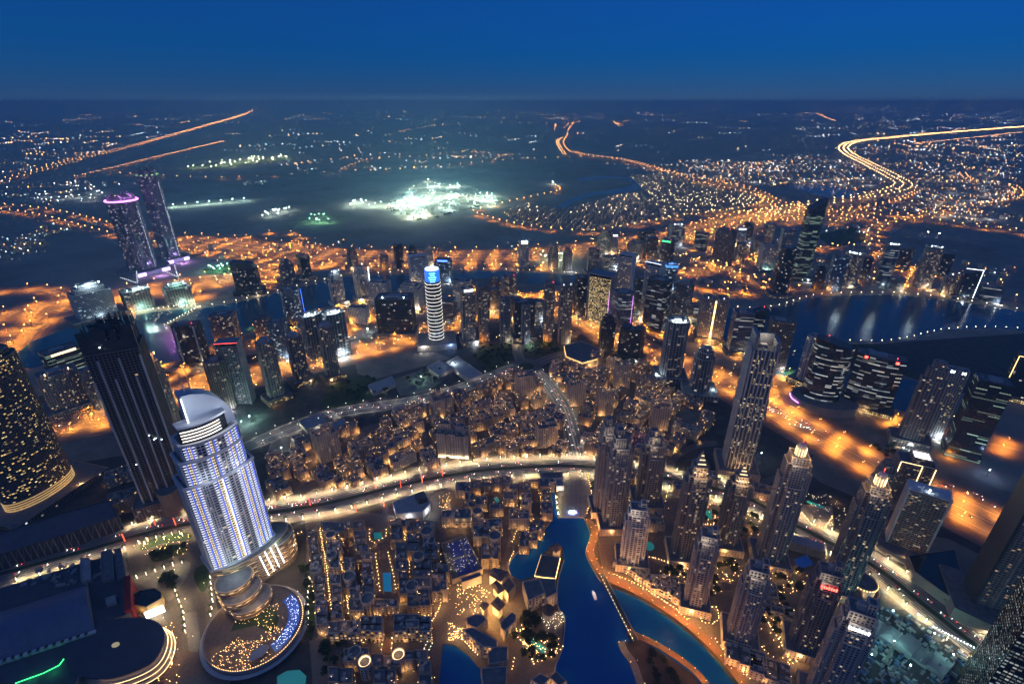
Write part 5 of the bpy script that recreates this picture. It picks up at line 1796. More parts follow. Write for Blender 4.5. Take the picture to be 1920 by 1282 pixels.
T.strip([(-W / 2, -D / 2 - 1, h * .91), (W * .12, -D / 2 - 1, h * .91)], .5, g_warm2)
b = MB()
for k in range(9):
    for j in range(4):
        b.box(W * .1 - W * .2 + k * W * .05, -D * .2 + j * D * .13, h + .3, h + .8, W * .035, D * .09)
b.build('roof_grid_light', g_white, T.t, kind='stuff')
lamp(T.t, (W * .1, -D * .3, h + 8), (1, .95, .85), 9000)
T.podium(W * 1.4, D * 1.8, 9, 'old3')
T.done()
# left: gold lit tower, dark unfinished tower
x, y, h, W, D, rz = spot_of(66, 940, 690, 136, .55, 24)
T = Tower('gold_window_tower', 'curved tower full of gold lit windows at the left border', 'tower', (x, y + D * .3), rz, 'yel', h)
T.shaft(oval(W, D, 28), 0, h)
T.shaft(oval(W * .86, D * .8, 28), h, h + 9)
b = MB()
for k in range(5):
    b.parapet(oval(W * 1.04, D * 1.06, 28), oval(W * 1.0, D * 1.0, 28), 4 + 4 * k, 5.4 + 4 * k)
b.build('terrace_light', glow('terrace_gold', (1, .62, .24), .4), T.t, kind='stuff')
T.podium(W * 1.5, D * 1.9, 8, 'brown')
lamp(T.t, (W * .3, -D * .9, 10), WARM, 9000)
T.done()
x, y, h, W, D, rz = spot_of(312, 950, 632, 98, .75, -16)
STY['raw'] = (paint('raw_frame', (.20, .155, .125), .85, .2, .08), glazing('raw_openings', prob=.006, power=.6), 3.8, 4.2, .9, 1.1, .7)
T = Tower('unfinished_tower', 'dark unfinished skyscraper with ragged scaffolded top beside the lit hotel', 'tower', (x, y + D * .35), rz, 'raw', h)
T.shaft(rect(W * .9, D), 0, h * .93)
T.shaft(rect(W * .78, D * .8), h * .93, h)
for k in range(6):
    b = MB()
    b.box(-W * .45 + W * .9 * k / 5, -D / 2 - 1.2, h * .06, h * (.9 if k % 2 else .8), 2.0, 2.6)
    b.build('rib', m_light, T.t)
rr = random.Random(8)
b = MB()
for k in range(90):
    X, Y = rr.uniform(-.42, .42) * W, rr.choice((-.42, -.36, -.3, 0, .3, .38)) * D
    b.tube([(X, Y, h * .92), (X, Y, h + rr.choice((2, 5, 9, 14, 20)))], .7, 4)
for k in range(16):
    X = -.44 * W + .88 * W * k / 15
    b.box(X, -D * .44, h * .9, h + rr.uniform(-6, 16), W * .06, D * .08)
for k in range(26):
    X, Y = rr.uniform(-.38, .2) * W, rr.uniform(-.38, .38) * D
    b.box(X, Y, h + rr.uniform(0, 9), h + rr.uniform(10, 13), rr.uniform(2, 9), rr.uniform(1, 4))
b.build('scaffold', m_dark, T.t, kind='stuff')
b = MB()
b.prism(oval(W * .5, D * .9, 16, W * .1, -D * .5), 0, 42, 0, 1)
b.prism(oval(W * .5, D * .8, 16, W * .42, -D * .38), 0, 34, 0, 1)
b.build('podium_drum', [m_brown, m_roof], T.t, kind='stuff')
T.podium(W * 1.3, D * 1.5, 24, 'brown')
b = MB()
for k in range(6):
    b.ball(rr.uniform(-.4, .4) * W, -D * .5 - 1.5, rr.uniform(.3, .98) * h, .5)
b.build('work_lamp', g_cool, T.t, kind='stuff')
T.done()
casbah('brown gridded low block at the foot of the dark unfinished tower', quad_at(*at(248, 950), 46, 26, .55), 24, 61, 'old', 3, 800, 4, name='low_block', towers=0, vary=.05)
casbah('pale low block with open roof frames behind the left mall hall', quad_at(*at(232, 900), 40, 22, .55), 18, 62, 'old3', 3, 600, 3, name='low_block', towers=0, vary=.05)
# white media front at the left border
x, y = at(8, 900)
t = thing('media_wall', 'tall white glowing screen wall at the left border', 'screen', (x, y, 0), .75)
b = MB()
b.box(0, 4, 0, 52, 20, 7)
b.build('wall', m_grey, t)
b = MB()
b.box(0, .2, 2, 50, 18, .5)
b.build('screen', glow('screen_white', (.85, .92, 1), 1.6), t)
lamp(t, (0, -12, 12), (.8, .9, 1), 9000)
t_('tower with white light stripes at the very left border', -28, 850, 655, 70, .8, 10, 'office', 'oval', 'flat', extra=(edges(g_white, .5, True),))

# ================================================================== THE LIT HOTEL TOWER WITH THE CURVED CROWN
PZ = 44.0
Ax, Ay = -361.0, 430.0
Bx, By = -307.0, 491.0
HL = hypot(Bx - Ax, By - Ay)
HA = atan2(By - Ay, Bx - Ax)
hc = ((Ax + Bx) / 2, (Ay + By) / 2)
HTL = thing('crowned_hotel_tower', 'pale hotel tower striped with white, gold and blue lights under a curved crown', 'hotel', (hc[0], hc[1], 0), HA)
def front(w_, d_, n=14, bulge=9.0, back=4.0):
    """bowed front towards -y, gently bowed back"""
    a = w_ / 2
    p = [(-a + w_ * k / n, -d_ * .0 - bulge * (1 - (2 * k / n - 1) ** 2)) for k in range(n + 1)]
    q = [(a - w_ * k / n, d_ + back * (1 - (2 * k / n - 1) ** 2)) for k in range(n + 1)]
    return p + q
m_htl = paint('hotel_cladding', (.50, .51, .56), .55, .06, .05)
STY['htl'] = (m_htl, w_hotel, 3.7, 3.6, 1.3, 1.35, .5)
STY['htlb'] = (paint('terrace_band', (.42, .30, .20), .7, .12, .1), glazing('podium_windows', prob=.3, c1=(1, .55, .2), c2=(1, .7, .35), power=.5, fx=.0, fy=.1), 4.0, 6.0, .4, 1.9, 1.2)
T = Tower.__new__(Tower)
T.t, T.st, T.h, T.g, T.l, T.r = HTL, 'htl', 250, MB(), MB(), MB()
tiers = [(shift(front(74, 30), -3.5, 0), PZ, 170, 74, -3.5), (shift(front(64, 27), -4, .5), 170, 202, 64, -4), (shift(front(58, 25), -2, 1), 202, 222, 58, -2)]
for P, z0, z1, _, _ in tiers:
    T.shaft(P, z0, z1)
def fpt(s, w_, bulge=9.0, out=1.1, cx=-3.5):
    x = cx - w_ / 2 + w_ * s
    return x, -bulge * (1 - (2 * s - 1) ** 2) - out
# plain pale edge wings and ledges between the tiers
b = MB()
for z, w_, d_, c_ in ((168.5, 74, 30, -3.5), (200.5, 64, 27, -4), (221, 58, 25, -2), (PZ, 76, 31, -3.5)):
    b.band(grow(shift(front(w_, d_), c_, 0), 1.9), grow(shift(front(w_, d_), c_, 0), -1), z, z + 2.4)
b.build('ledge', m_htl, HTL, kind='stuff')
# lights: ticks, dots and lines storey by storey
tick, blue, dots, line = MB(), MB(), MB(), MB()
cols = [('t', .02, .07), ('d', .095, 0), ('d', .12, 0), ('t', .145, .195), ('t', .36, .41), ('d', .435, 0), ('d', .46, 0), ('t', .51, .56), ('t', .715, .765), ('d', .79, 0), ('d', .815, 0), ('t', .85, .90), ('t', .925, .97)]
for (P, z0, z1, w_, cx_), nf in zip(tiers, (35, 8, 5)):
    for k in range(nf):
        z = z0 + 2 + (z1 - z0 - 3) * (k + .3) / nf
        for j, (c, s0, s1) in enumerate(cols):
            if c == 't':
                x0, y0 = fpt(s0, w_, cx=cx_)
                x1, y1 = fpt(s1, w_, cx=cx_)
                a = atan2(y1 - y0, x1 - x0)
                tick.box((x0 + x1) / 2, (y0 + y1) / 2, z, z + .55, hypot(x1 - x0, y1 - y0), .5, a)
                e = (x1, y1) if j % 2 == 0 else (x0, y0)
                blue.box(e[0], e[1] - .2, z - .3, z + 1.2, 1.0, .8, a)
            else:
                x0, y0 = fpt(s0, w_, cx=cx_)
                dots.box(x0, y0, z, z + 1.2, 1.0, .6)
for s_ in (.485,):
    x0, y0 = fpt(s_, 74)
    line.tube([(x0, y0, PZ + 4), (x0, y0, 170)], .45, 4)
tick.build('balcony_light', glow('tick_white', (.86, .88, 1), 1.25), HTL, kind='stuff')
blue.build('blue_light', glow('tick_blue', (.05, .12, 1), 1.3), HTL, kind='stuff')
dots.build('gold_light', glow('dot_gold', (1, .75, .36), 1.1), HTL, kind='stuff')
line.build('light_line', glow('line_white', (1, .95, .85), 3), HTL)
# crown: a blade that is tall at one end and curves down to the other, with the light banded lounge in front
b = MB()
n = 18
fz = lambda x: 223 + 51 * sqrt(max(0, 1 - ((x + 15) / 45.5) ** 2))
for k in range(n):
    X0, X1 = -15 + 45 * k / n, -15 + 45 * (k + 1) / n
    b.prism([(X0, 7), (X1, 7), (X1, 26), (X0, 26)], 200, fz(X0), 0, zt=[fz(X0), fz(X1), fz(X1), fz(X0)])
b.prism([(24, 5), (30.5, 5), (30.5, 26), (24, 26)], 176, 224, 0)
b.build('crown', paint('crown_metal', (.40, .44, .52), .45, .05, .03), HTL)
b = MB()
L_ = front(46, 12, 12, 6.0, 0)
L_ = shift(L_, -4, 2)
b.prism(L_, 222, 242, 0, 1)
b.build('lounge', [m_glassd, m_htl], HTL)
b = MB()
b.parapet(grow(L_, 1.2), grow(L_, -1), 241, 243.6)
b.build('lounge_cornice', m_htl, HTL)
b = MB()
for k in range(4):
    z = 225.5 + k * 3.8
    pts = [(x, y - .9, z) for x, y in L_[:11]]
    b.tube(pts, .42, 4)
b.build('lounge_light', glow('lounge_tube', (1, .86, .72), 3.5), HTL, kind='stuff')
for s_ in (-9, -3):
    T.mast(s_, 12, 250, 303, .9)
T.strip([(-15.6, 6.4, 236), (-15.6, 6.4, 272)], .5, g_white)
for x_, y_, z_, c_, w_ in ((-HL * .25, -16, 178, (.75, .85, 1), 5000), (HL * .2, -18, 178, (.75, .85, 1), 5000), (-HL * .1, -16, 262, (.8, .88, 1), 16000), (HL * .25, -12, 240, (.8, .88, 1), 9000),
                           (-HL * .3, -22, PZ + 6, (.7, 1, .95), 5000), (HL * .35, -20, PZ + 6, (.7, 1, .95), 5000), (0, -46, 110, (.85, .88, 1), 15000), (-30, -40, 70, (.85, .88, 1), 12000), (20, -40, 160, (.85, .88, 1), 14000)):
    lamp(HTL, (x_, y_, z_), c_, w_)
T.done()
# podium: banded curved wings, light ribs and stacked drums
pg, pl, pr_ = MB(), MB(), MB()
st = STY['htlb']
def drum(P, z0, z1):
    nf = max(1, round((z1 - z0) / 4))
    pg.prism(P, z0, z1 - .2, 0, 0, cells=(6, (z1 - z0) / nf), top=False)
    lattice(pl, P, z0, z1, 'htlb', 0, piers=False)
    pr_.prism(grow(P, .6), z1 - .4, z1, 0)
    pl.parapet(grow(P, 1.4), grow(P, .2), z1, z1 + 1.3)
drum(shift(oval(96, 46, 30), 6, 6), 0, PZ)
drum(shift(oval(46, 40, 26), HL * .42, 2), 0, PZ - 4)
drum(oval(40, 36, 26, -27, -22), 0, 36)
drum(oval(42, 36, 26, -26, -36), 0, 27)
drum(oval(44, 36, 26, -22, -49), 0, 19)
po = pg.build('podium', st[1], HTL)
pl.build('podium_band', st[0], po, kind='stuff')
pr_.build('podium_roof', m_roof, po, kind='stuff')
b = MB()
for k in range(4):
    x0 = 6 + k * 7.5
    b.tube([(x0, -21.5 + k * 1.5, PZ + 1), (x0 + 1.5, -25 + k * 1.5, PZ * .6), (x0 + 3, -25.5 + k * 1.5, 12)], .55, 5)
b.build('light_rib', g_white, HTL, kind='stuff')
b = MB()
for P, zs in ((oval(40, 36, 26, -27, -22), (36, 28, 20)), (oval(42, 36, 26, -26, -36), (27, 19)), (oval(44, 36, 26, -22, -49), (19, 11)), (shift(oval(46, 40, 26), HL * .42, 2), (36, 28, 20, 12)), (shift(oval(96, 46, 30), 6, 6), (40, 32, 24, 16, 8))):
    Q = grow(P, 1.5)
    for z in zs:
        for k in range(len(Q)):
            if Q[k][1] < 4 and k % 2:
                b.tube([(*Q[k], z - 1.9), (*Q[(k + 1) % len(Q)], z - 1.9)], .22, 4)
b.build('ledge_light', glow('ledge_gold', (1, .62, .3), 1.8), HTL, kind='stuff')
for x_, y_, z_, w_ in ((-30, -48, 40, 3500), (-28, -62, 31, 3500), (-22, -72, 24, 3500), (22, -34, 16, 7000), (40, -30, 20, 5000), (52, -14, 22, 5000), (-48, -30, 20, 5000)):
    lamp(HTL, (x_, y_, z_), (1, .66, .32), w_)

# the round pool terrace in front of the hotel
pc = at(478, 1172, 10)
PT = thing('pool_terrace', 'round hotel terrace with a blue crescent pool and hundreds of small lamps', 'terrace', (pc[0], pc[1], 0), HA)
DK = [(cos(a) * 52, sin(a) * 54) for a in [2 * pi * q / 44 for q in range(44)]]
b = MB()
b.prism(DK, 0, 10, 0, 1)
b.parapet(grow(DK, .8), grow(DK, -.5), 10, 11.4, 0)
b.build('deck', [m_taupe, paint('deck_stone', (.14, .10, .08), .8, .3, .3)], PT)
b = MB()
b.parapet(grow(DK, 5), grow(DK, 1), 4.4, 5.2, 0)
b.build('terrace_ring', m_light, PT)
def arcband(r0, r1, a0, a1, z, n=24):
    bb = MB()
    for q in range(n):
        t0, t1 = a0 + (a1 - a0) * q / n, a0 + (a1 - a0) * (q + 1) / n
        bb.face([(cos(t0) * r0, sin(t0) * r0, z), (cos(t0) * r1, sin(t0) * r1, z), (cos(t1) * r1, sin(t1) * r1, z), (cos(t1) * r0, sin(t1) * r0, z)])
    return bb
arcband(36, 49, -1.55, .18, 10.3).build('pool', g_poolb, PT)
arcband(0.5, 25, -1.2, 2.6, 10.2).build('garden', m_park, PT)
b = MB()
rr = random.Random(3)
for k in range(120):
    a, r = rr.uniform(-1.5, .15), rr.uniform(37, 48)
    b.ball(cos(a) * r, sin(a) * r, 10.6, rr.uniform(.18, .32))
b.build('pool_lamp', glow('pool_sparkle', (.85, .9, 1), 8), PT, kind='stuff')
b = MB()
for k in range(230):
    a, r = rr.uniform(-3.1, -.9), rr.uniform(18, 50) * 1.0
    if not (-1.6 < a < .2 and r > 35):
        b.ball(cos(a) * r, sin(a) * r, 10.7, rr.uniform(.16, .3))
for k in range(70):
    a, r = rr.uniform(-1.2, 2.2), rr.uniform(4, 34)
    b.ball(cos(a) * r, sin(a) * r, 11.2, rr.uniform(.15, .3))
for k in range(60):
    a = -2.9 + 2.9 * k / 60
    b.ball(cos(a) * 51.5, sin(a) * 53.5, 11.6, .28)
b.build('terrace_lamp', g_warm, PT, kind='stuff')
b = MB()
b.prism(oval(22, 12, 20, -12, -38), 13, 14.2, 0, bottom=True)
b.tube([(-12, -38, 10), (-12, -38, 13)], 1.2, 6)
b.build('canopy', m_roofl, PT)
for x_, y_, w_ in ((-25, -30, 1500), (5, -45, 1500), (-40, 0, 1500), (25, 20, 900), (5, 5, 700)):
    lamp(PT, (x_, y_, 15), WARM, w_)
lamp(PT, (42, -12, 15), (.15, .3, 1), 1600)
lamp(PT, (22, -38, 15), (.15, .3, 1), 1600)
# small turquoise pool in the lower edge
sheet('lower_pool', [(520, 1268), (538, 1258), (562, 1256), (575, 1268), (570, 1300), (520, 1300)], 1.0, g_pool)

# ================================================================== LAKESIDE, MALL AND COURTS
def crop(o, s, pts):
    return [(o[0] + a / s, o[1] + b_ / s) for a, b_ in pts]
def wpoly(px, h):
    return ccw([at(u, v, h) for u, v in px])
def centre(p):
    return sum(q[0] for q in p) / len(p), sum(q[1] for q in p) / len(p)

def hall(label, px, h, wall=None, roof=None, name='hall', cat='building', style=None, pent=0.0, para=1.2, eave=None, light=0, lcol=WARM, hip=0.0, over=2.0, group=None):
    """a low building from its roof outline; flat with parapet, or hipped with lit eaves"""
    p = wpoly(px, h)
    cx, cy = centre(p)
    p = shift(p, -cx, -cy)
    t = thing(name, label, cat, (cx, cy, 0), 0, group)
    body = grow(p, -over) if hip else p
    if style:
        wl, gz, fh = STY[style][:3]
        g, l = MB(), MB()
        nf = max(1, round(h / fh))
        g.prism(body, 0, h - .1, 0, 0, cells=(STY[style][3], h / nf), top=False)
        lattice(l, body, 0, h, style)
        g.build('glazing', gz, t)
        l.build('wall', wl, t, kind='stuff')
    else:
        b = MB()
        b.prism(body, 0, h - .05, 0, 0)
        b.build('wall', wall or m_beige, t)
    b = MB()
    if hip:
        top = scl(p, .45)
        n = len(p)
        for k in range(n):
            l_ = (k + 1) % n
            b.face([(*p[k], h), (*p[l_], h), (*top[l_], h + hip), (*top[k], h + hip)])
        b.face([(*q, h + hip) for q in top])
        b.face([(*q, h - .02) for q in p[::-1]])
    else:
        b.prism(grow(p, -.2), h - .4, h, 0)
    b.build('roof', roof or (m_tile if hip else m_roof), t)
    if not hip and para:
        b = MB()
        b.parapet(grow(p, .3), grow(p, -.4), h, h + para)
        b.build('parapet', wall or (STY[style][0] if style else m_beige), t)
    if eave:
        b = MB()
        q = grow(p, -over * .55) if hip else grow(p, .5)
        z = h - .5 if hip else h - 1
        for k in range(len(q)):
            A, B = q[k], q[(k + 1) % len(q)]
            b.tube([(*A, z), (*B, z)], .42, 4)
        b.build('eave_light', eave, t, kind='stuff')
    if light:
        for k in range(len(p)):
            A = lerp(p[k], p[(k + 1) % len(p)], .5)
            L = hypot(*A) or 1
            lamp(t, (A[0] * (1 + 3.5 / L), A[1] * (1 + 3.5 / L), h * .55), lcol, light, 0, .4)
    return t, p

O3, S3 = (840, 960), 3.981
hl = lambda *c: crop(O3, S3, c)
# quay hall on the lake with lit roof terrace, and its neighbours
t, p = hall('long quay hall with lamp lit roof edges reaching into the lake', hl((650, 470), (715, 480), (800, 488), (835, 340), (700, 315)), 13, m_beige, m_tile, 'quay_hall', eave=g_gold)
hall('small lit pavilion with a pyramid roof at the tip of the quay', hl((765, 275), (808, 303), (860, 268), (815, 225)), 17, m_beige2, m_tile, 'pavilion', hip=6, over=2.5, eave=g_gold, light=900)
hall('quay market block with dark flat roof, lake side', hl((690, 500), (800, 500), (812, 600), (735, 640)), 20, style='old3', name='market_block', light=300)
hall('quay market block with arched windows facing the pool', hl((560, 520), (675, 500), (725, 600), (600, 660)), 21, style='arc', name='market_block', light=300)
t = thing('domed_kiosk', 'small kiosk with a dark dome between the market and the lake', 'kiosk', (*at(840 + 750 / S3, 960 + 770 / S3), 0))
b = MB(); b.prism(oval(15, 15, 12), 0, 9, 0, 0); b.build('wall', m_beige2, t)
b = MB(); b.dome(0, 0, 9, 7.6, 6, 16, 5); b.build('dome', m_dark, t)
# palace pavilions under gold light
for c, h, lb_ in ((((285, 455), (345, 408), (455, 440), (395, 522)), 20, 'big palace pavilion with gold lit eaves by the lake'), (((318, 540), (360, 500), (432, 575), (372, 612)), 17, 'long palace pavilion with gold lit eaves in the middle of its court'),
                  (((228, 692), (265, 658), (312, 690), (270, 735)), 16, 'small palace pavilion with gold lit eaves on the garden side'), (((312, 680), (368, 622), (432, 682), (380, 742)), 18, 'tall palace pavilion with gold lit eaves above the entrance')):
    hall(lb_, hl(*c), h, m_beige2, m_tile, 'palace_pavilion', hip=4.5, over=2.5, eave=g_gold, light=6500, lcol=(1, .55, .18))
hall('palace wing with brown terrace roof above its lit arches', hl((395, 860), (395, 820), (480, 745), (505, 770), (500, 815), (420, 890)), 16, style='arc', name='palace_wing', light=1500, lcol=(1, .5, .15))
hall('grey roofed palace hall joining the gold pavilions', hl((400, 545), (455, 480), (505, 545), (450, 610)), 16, m_beige, m_tile, 'palace_wing')
hall('round cornered palace hall with dark terrace roof', hl((140, 790), (200, 765), (265, 770), (290, 805), (210, 865), (145, 835)), 15, style='old3', name='palace_wing', light=500)
hall('palace guest block with arched balconies over the small lagoon', hl((115, 880), (185, 862), (365, 955), (360, 1010), (260, 1000)), 19, style='arc', name='palace_wing', light=1300, lcol=(1, .45, .12))
hall('square palace block with flat roof beside the lagoon', hl((300, 1050), (345, 1010), (442, 1003), (440, 1110), (310, 1130)), 21, style='old', name='palace_wing', light=400)
hall('palace block at the bottom edge with stepped roofs', hl((250, 1165), (435, 1150), (435, 1290), (260, 1290)), 18, style='old3', name='palace_wing', light=500)
hall('bottom villa with lit loggia beside the lake, left one', hl((620, 1250), (690, 1205), (760, 1240), (700, 1300)), 11, style='arc', name='lake_villa', light=1000)
hall('bottom villa with lit loggia beside the lake, right one', hl((760, 1230), (810, 1190), (880, 1260), (830, 1300)), 11, style='old', name='lake_villa', light=800)
hall('low dark hall closing the palace court by the rooftop courts', hl((100, 495), (235, 450), (250, 475), (105, 525)), 13, m_beige, m_roof, 'palace_wing', light=500)
# turquoise palace pool and its deck
b = MB()
pp_ = [at(*q, .9) for q in hl((560, 912), (592, 898), (742, 1018), (715, 1062))]
b.face([(x, y, .9) for x, y in ccw(pp_)])
b.build('palace_pool', g_pool, kind='structure')
sheet('pool_deck', hl((500, 930), (590, 860), (790, 1010), (700, 1120)), .8, m_paved)

# roof courts: two blue sport courts on a podium
t, p = hall('podium with two blue sports courts on its roof among lamps', crop((640, 852), S_ := 2.981, ((560, 500), (690, 450), (790, 640), (620, 700))), 9, m_beige, m_paved, 'sports_podium')
cx, cy = t.location[0], t.location[1]
for c in (((590, 500), (665, 478), (690, 560), (622, 578)), ((625, 590), (695, 570), (735, 655), (655, 675)), ((670, 476), (700, 470), (735, 548), (697, 558)), ((702, 568), (738, 558), (762, 630), (740, 652))):
    b = MB()
    q = ccw([at(u, v, 9.3) for u, v in crop((640, 852), 2.981, c)])
    b.face([(x - cx, y - cy, 9.3) for x, y in q])
    b.build('court', paint('court_blue', (.03, .05, .26), .7, .1, .2), t)
b = MB()
rr = random.Random(4)
for k in range(64):
    a, c_ = rr.random(), rr.random()
    q = lerp(lerp(p[0], p[1], a), lerp(p[3], p[2], a), .1 + .8 * c_)
    b.ball(q[0], q[1], 11.5, .28)
b.build('court_lamp', g_palm, t, kind='stuff')
lamp(t, (0, 0, 16), PALM, 1500)

# long garden pools of the quarter
for c, lb_, mt in (((645, 150, 705, 200), 'small turquoise pool', g_pool), ((715, 450, 775, 590), 'long blue pool', glow('long_pool', (.01, .2, .42), .35)), ((640, 110, 740, 235), 'pool court', m_paved), ((650, 300, 800, 620), 'pool court', m_paved)):
    x0, y0, x1, y1 = c
    b = MB()
    z = .95 if mt is not m_paved else .8
    b.face([(*q, z) for q in ccw([at(540 + a / 3.981, 960 + d / 3.981, z) for a, d in ((x0, y1), (x1, y1), (x1 - 8, y0), (x0 - 8, y0))])])
    b.build('court_pool' if mt is not m_paved else 'pool_court', mt, kind='structure')
b = MB()
b.face([(*q, .9) for q in ccw([at(700 + a / 4.571, 850 + d / 4.571, .9) for a, d in ((1030, 380), (1065, 372), (1085, 410), (1055, 425))])])
b.build('ring_pool', g_pool, kind='structure')

def bulbs(name, label, pts, h=1.2, r=.3, mat=None, watt=0, col=WARM, every=4, jit=0.0, seed=0):
    """a string of small lamps"""
    rr = random.Random(seed)
    b = MB()
    x0, y0 = pts[0][:2]
    t = thing(name, label, 'lamps', (x0, y0, 0))
    pb = MB()
    for k, q in enumerate(pts):
        x, y = q[0] - x0 + rr.uniform(-jit, jit), q[1] - y0 + rr.uniform(-jit, jit)
        b.ball(x, y, h + .5, r * rr.uniform(.8, 1.2))
        pb.tube([(x, y, .4), (x, y, h + .3)], .06, 3, cap=False)
        if watt and k % every == 0:
            lamp(t, (x, y, h + 2.2), col, watt, 0, .4)
    b.build('bulb', mat or g_warm, t, kind='stuff')
    pb.build('post', m_dark, t, kind='stuff')
    return t
def line_px(px, gap):
    return along([at(*q) for q in px], gap)
I1 = lambda *c: crop(O1, S1, c)
STR = [
    ('string of lamps along the upper left side of the pool garden', I1((655, 320), (690, 620)), 6, 500), ('string of lamps along the right side of the pool garden', I1((750, 310), (815, 600)), 6, 500),
    ('lamps in the first lane of the island quarter', I1((240, 130), (290, 420), (330, 770)), 4.2, 900), ('lamps crowding the second lane of the island quarter', I1((400, 400), (430, 560), (455, 780)), 3.2, 900),
    ('lamps in the lane right of the pool garden', I1((855, 80), (880, 250), (915, 420)), 5, 800), ('lamps down the stair street above the lagoon', I1((1195, 580), (1110, 760), (1065, 850), (1065, 940)), 3.0, 1500),
    ('bright lamps under the left market arcade', I1((555, 955), (700, 955)), 4.6, 1600), ('bright lamps under the right market arcade', I1((780, 945), (1060, 930)), 4.6, 1600),
    ('lamps round the small pool court', I1((612, 140), (605, 200), (640, 240), (735, 190), (735, 120)), 6, 400), ('lamps along the hotel garden wall', I1((180, 380), (190, 600), (215, 840)), 8, 0),
    ('lamps along the garden path by the round terrace', I1((75, 600), (85, 760), (100, 980)), 6, 400), ('lamps of the curved garden hedge', I1((0, 150), (40, 182), (130, 150)), 5, 300),
    ('warm lamps along the lakeside lane', crop(O3, S3, ((460, 370), (500, 290))), 4, 700), ('lamps in the arched lane behind the lakeside terrace', crop(O3, S3, ((480, 230), (520, 130), (640, 60))), 5, 1200),
    ('orange lamps of the palace lagoon steps', crop(O3, S3, ((110, 960), (230, 1080))), 3.5, 1300), ('lamps in the palace entry court', crop(O3, S3, ((110, 610), (150, 570), (230, 560), (310, 610))), 4, 900),
    ('lamps before the palace arches', crop(O3, S3, ((400, 915), (500, 830))), 4, 1500), ('lamps along the palm alley', crop(O3, S3, ((495, 1100), (475, 1200))), 4, 0),
    ('pale lamps along the upper pool side', crop(O3, S3, ((565, 885), (740, 1000))), 4, 500), ('pale lamps along the lower pool side', crop(O3, S3, ((520, 945), (695, 1080))), 4, 500),
    ('lamps along the left edge of the plaza', [(1044, 890), (1044, 925), (1048, 966)], 6, 1500), ('lamps along the right edge of the plaza', [(1102, 890), (1110, 930), (1100, 966)], 5, 1500),
    ('warm lamps on the shop terraces of the east shore', [(1150, 1078), (1200, 1100), (1262, 1140), (1290, 1165)], 4, 1500), ('lamps at the kiosks near the promenade bottom', [(1340, 1200), (1370, 1235), (1410, 1280)], 4, 1800),
    ('lamps round the round garden by the promenade', [(1312, 1150), (1322, 1140), (1342, 1140), (1348, 1160), (1335, 1172), (1316, 1168), (1312, 1152)], 4, 600),
    ('lamps of the pool court under the spire towers', [(1315, 958), (1318, 985), (1338, 985), (1342, 960)], 4, 800), ('lamps of the gold lit market court', [(1500, 960), (1520, 985), (1545, 992), (1560, 970)], 4, 2200),
    ('lamps along the street under the lantern tower', [(1440, 1170), (1460, 1200), (1480, 1240)], 4, 500), ('lamps round the turquoise tower pool', [(1204, 1030), (1215, 1045), (1240, 1052), (1262, 1060)], 4, 900),
    ('gold lamps on the wall of the slab tower lane', [(1625, 1010), (1645, 990), (1660, 975)], 5, 900),
]
for k, (lb_, px, gap, wt) in enumerate(STR):
    bulbs('lamp_string', lb_, line_px(px, gap), 2.4, .42, None, wt, WARM, 5, .6, k)
# scattered garden lamps as clusters
for k, (lb_, px, n, wt, mt) in enumerate((('dense warm lamps in the palace gardens by the lake', hl((460, 900), (560, 840), (870, 960), (850, 1060), (640, 1140)), 110, 900, None), ('dense lamps in the palace entry garden', hl((20, 560), (160, 520), (300, 620), (250, 760), (60, 780)), 80, 700, None),
                                   ('lamps among the tables of the lakeside restaurant', hl((680, 780), (860, 740), (870, 850), (760, 900)), 60, 700, g_palm), ('orange lamps on the lagoon bridge terrace', hl((0, 830), (110, 850), (110, 960), (0, 960)), 60, 1500, None),
                                   ('bright blue and pink lights of the fountain head on the plaza', [(1062, 958), (1084, 957), (1084, 968), (1062, 968)], 40, 0, g_blue), ('orange lamps round the planted traffic circle', [(820, 925), (845, 922), (850, 950), (825, 958)], 22, 2600, None),
                                   ('violet lights in a court of the old quarter', [(1175, 815), (1230, 800), (1235, 835), (1180, 842)], 26, 1500, g_violet), ('lamps in the gardens round the spire towers', [(1230, 1070), (1300, 1060), (1380, 1050), (1400, 1090), (1330, 1120), (1260, 1090)], 90, 1500, None), ('lamps in the lane gardens left of the lantern tower', [(1400, 1060), (1490, 1070), (1540, 1080), (1500, 1115), (1420, 1110)], 70, 1500, None),
                                   ('lamps in the court behind the spire towers', [(1260, 920), (1400, 950), (1460, 1000), (1400, 1012), (1290, 985)], 90, 1800, None), ('lamps in the gardens by the promenade bottom', [(1420, 1130), (1480, 1120), (1500, 1282), (1440, 1282), (1400, 1200)], 80, 1200, None),
                                   ('pale lamps of the boulevard garden strip', [(1500, 900), (1560, 930), (1640, 1000), (1600, 1010), (1520, 960)], 60, 2000, g_palm), ('lamps under the plaza pair of towers', [(1115, 880), (1250, 905), (1260, 960), (1180, 960), (1125, 985)], 80, 2000, None),
                                   ('lamps on the forecourt of the mall', [(280, 1180), (330, 1165), (340, 1282), (290, 1282)], 50, 500, None),
                                   ('lamps in the drop off garden', [(260, 1010), (360, 1000), (350, 1045), (270, 1050)], 50, 800, None))):
    P = [at(*q) for q in px]
    rr = random.Random(90 + k)
    x0, x1 = min(q[0] for q in P), max(q[0] for q in P)
    y0, y1 = min(q[1] for q in P), max(q[1] for q in P)
    pts = []
    while len(pts) < n:
        q = (rr.uniform(x0, x1), rr.uniform(y0, y1))
        if inside(P, *q):
            pts.append(q)
    bulbs('garden_lamps', lb_, pts, 1.6, .32, mt, wt, WARM if mt in (None, g_palm) else (.7, .25, 1), 16, 0, k)
xx, yy = at(1073, 963)
FT = thing('plaza_light_flower', 'glowing blue and pink light flower at the water edge of the plaza', 'light', (xx, yy, .6))
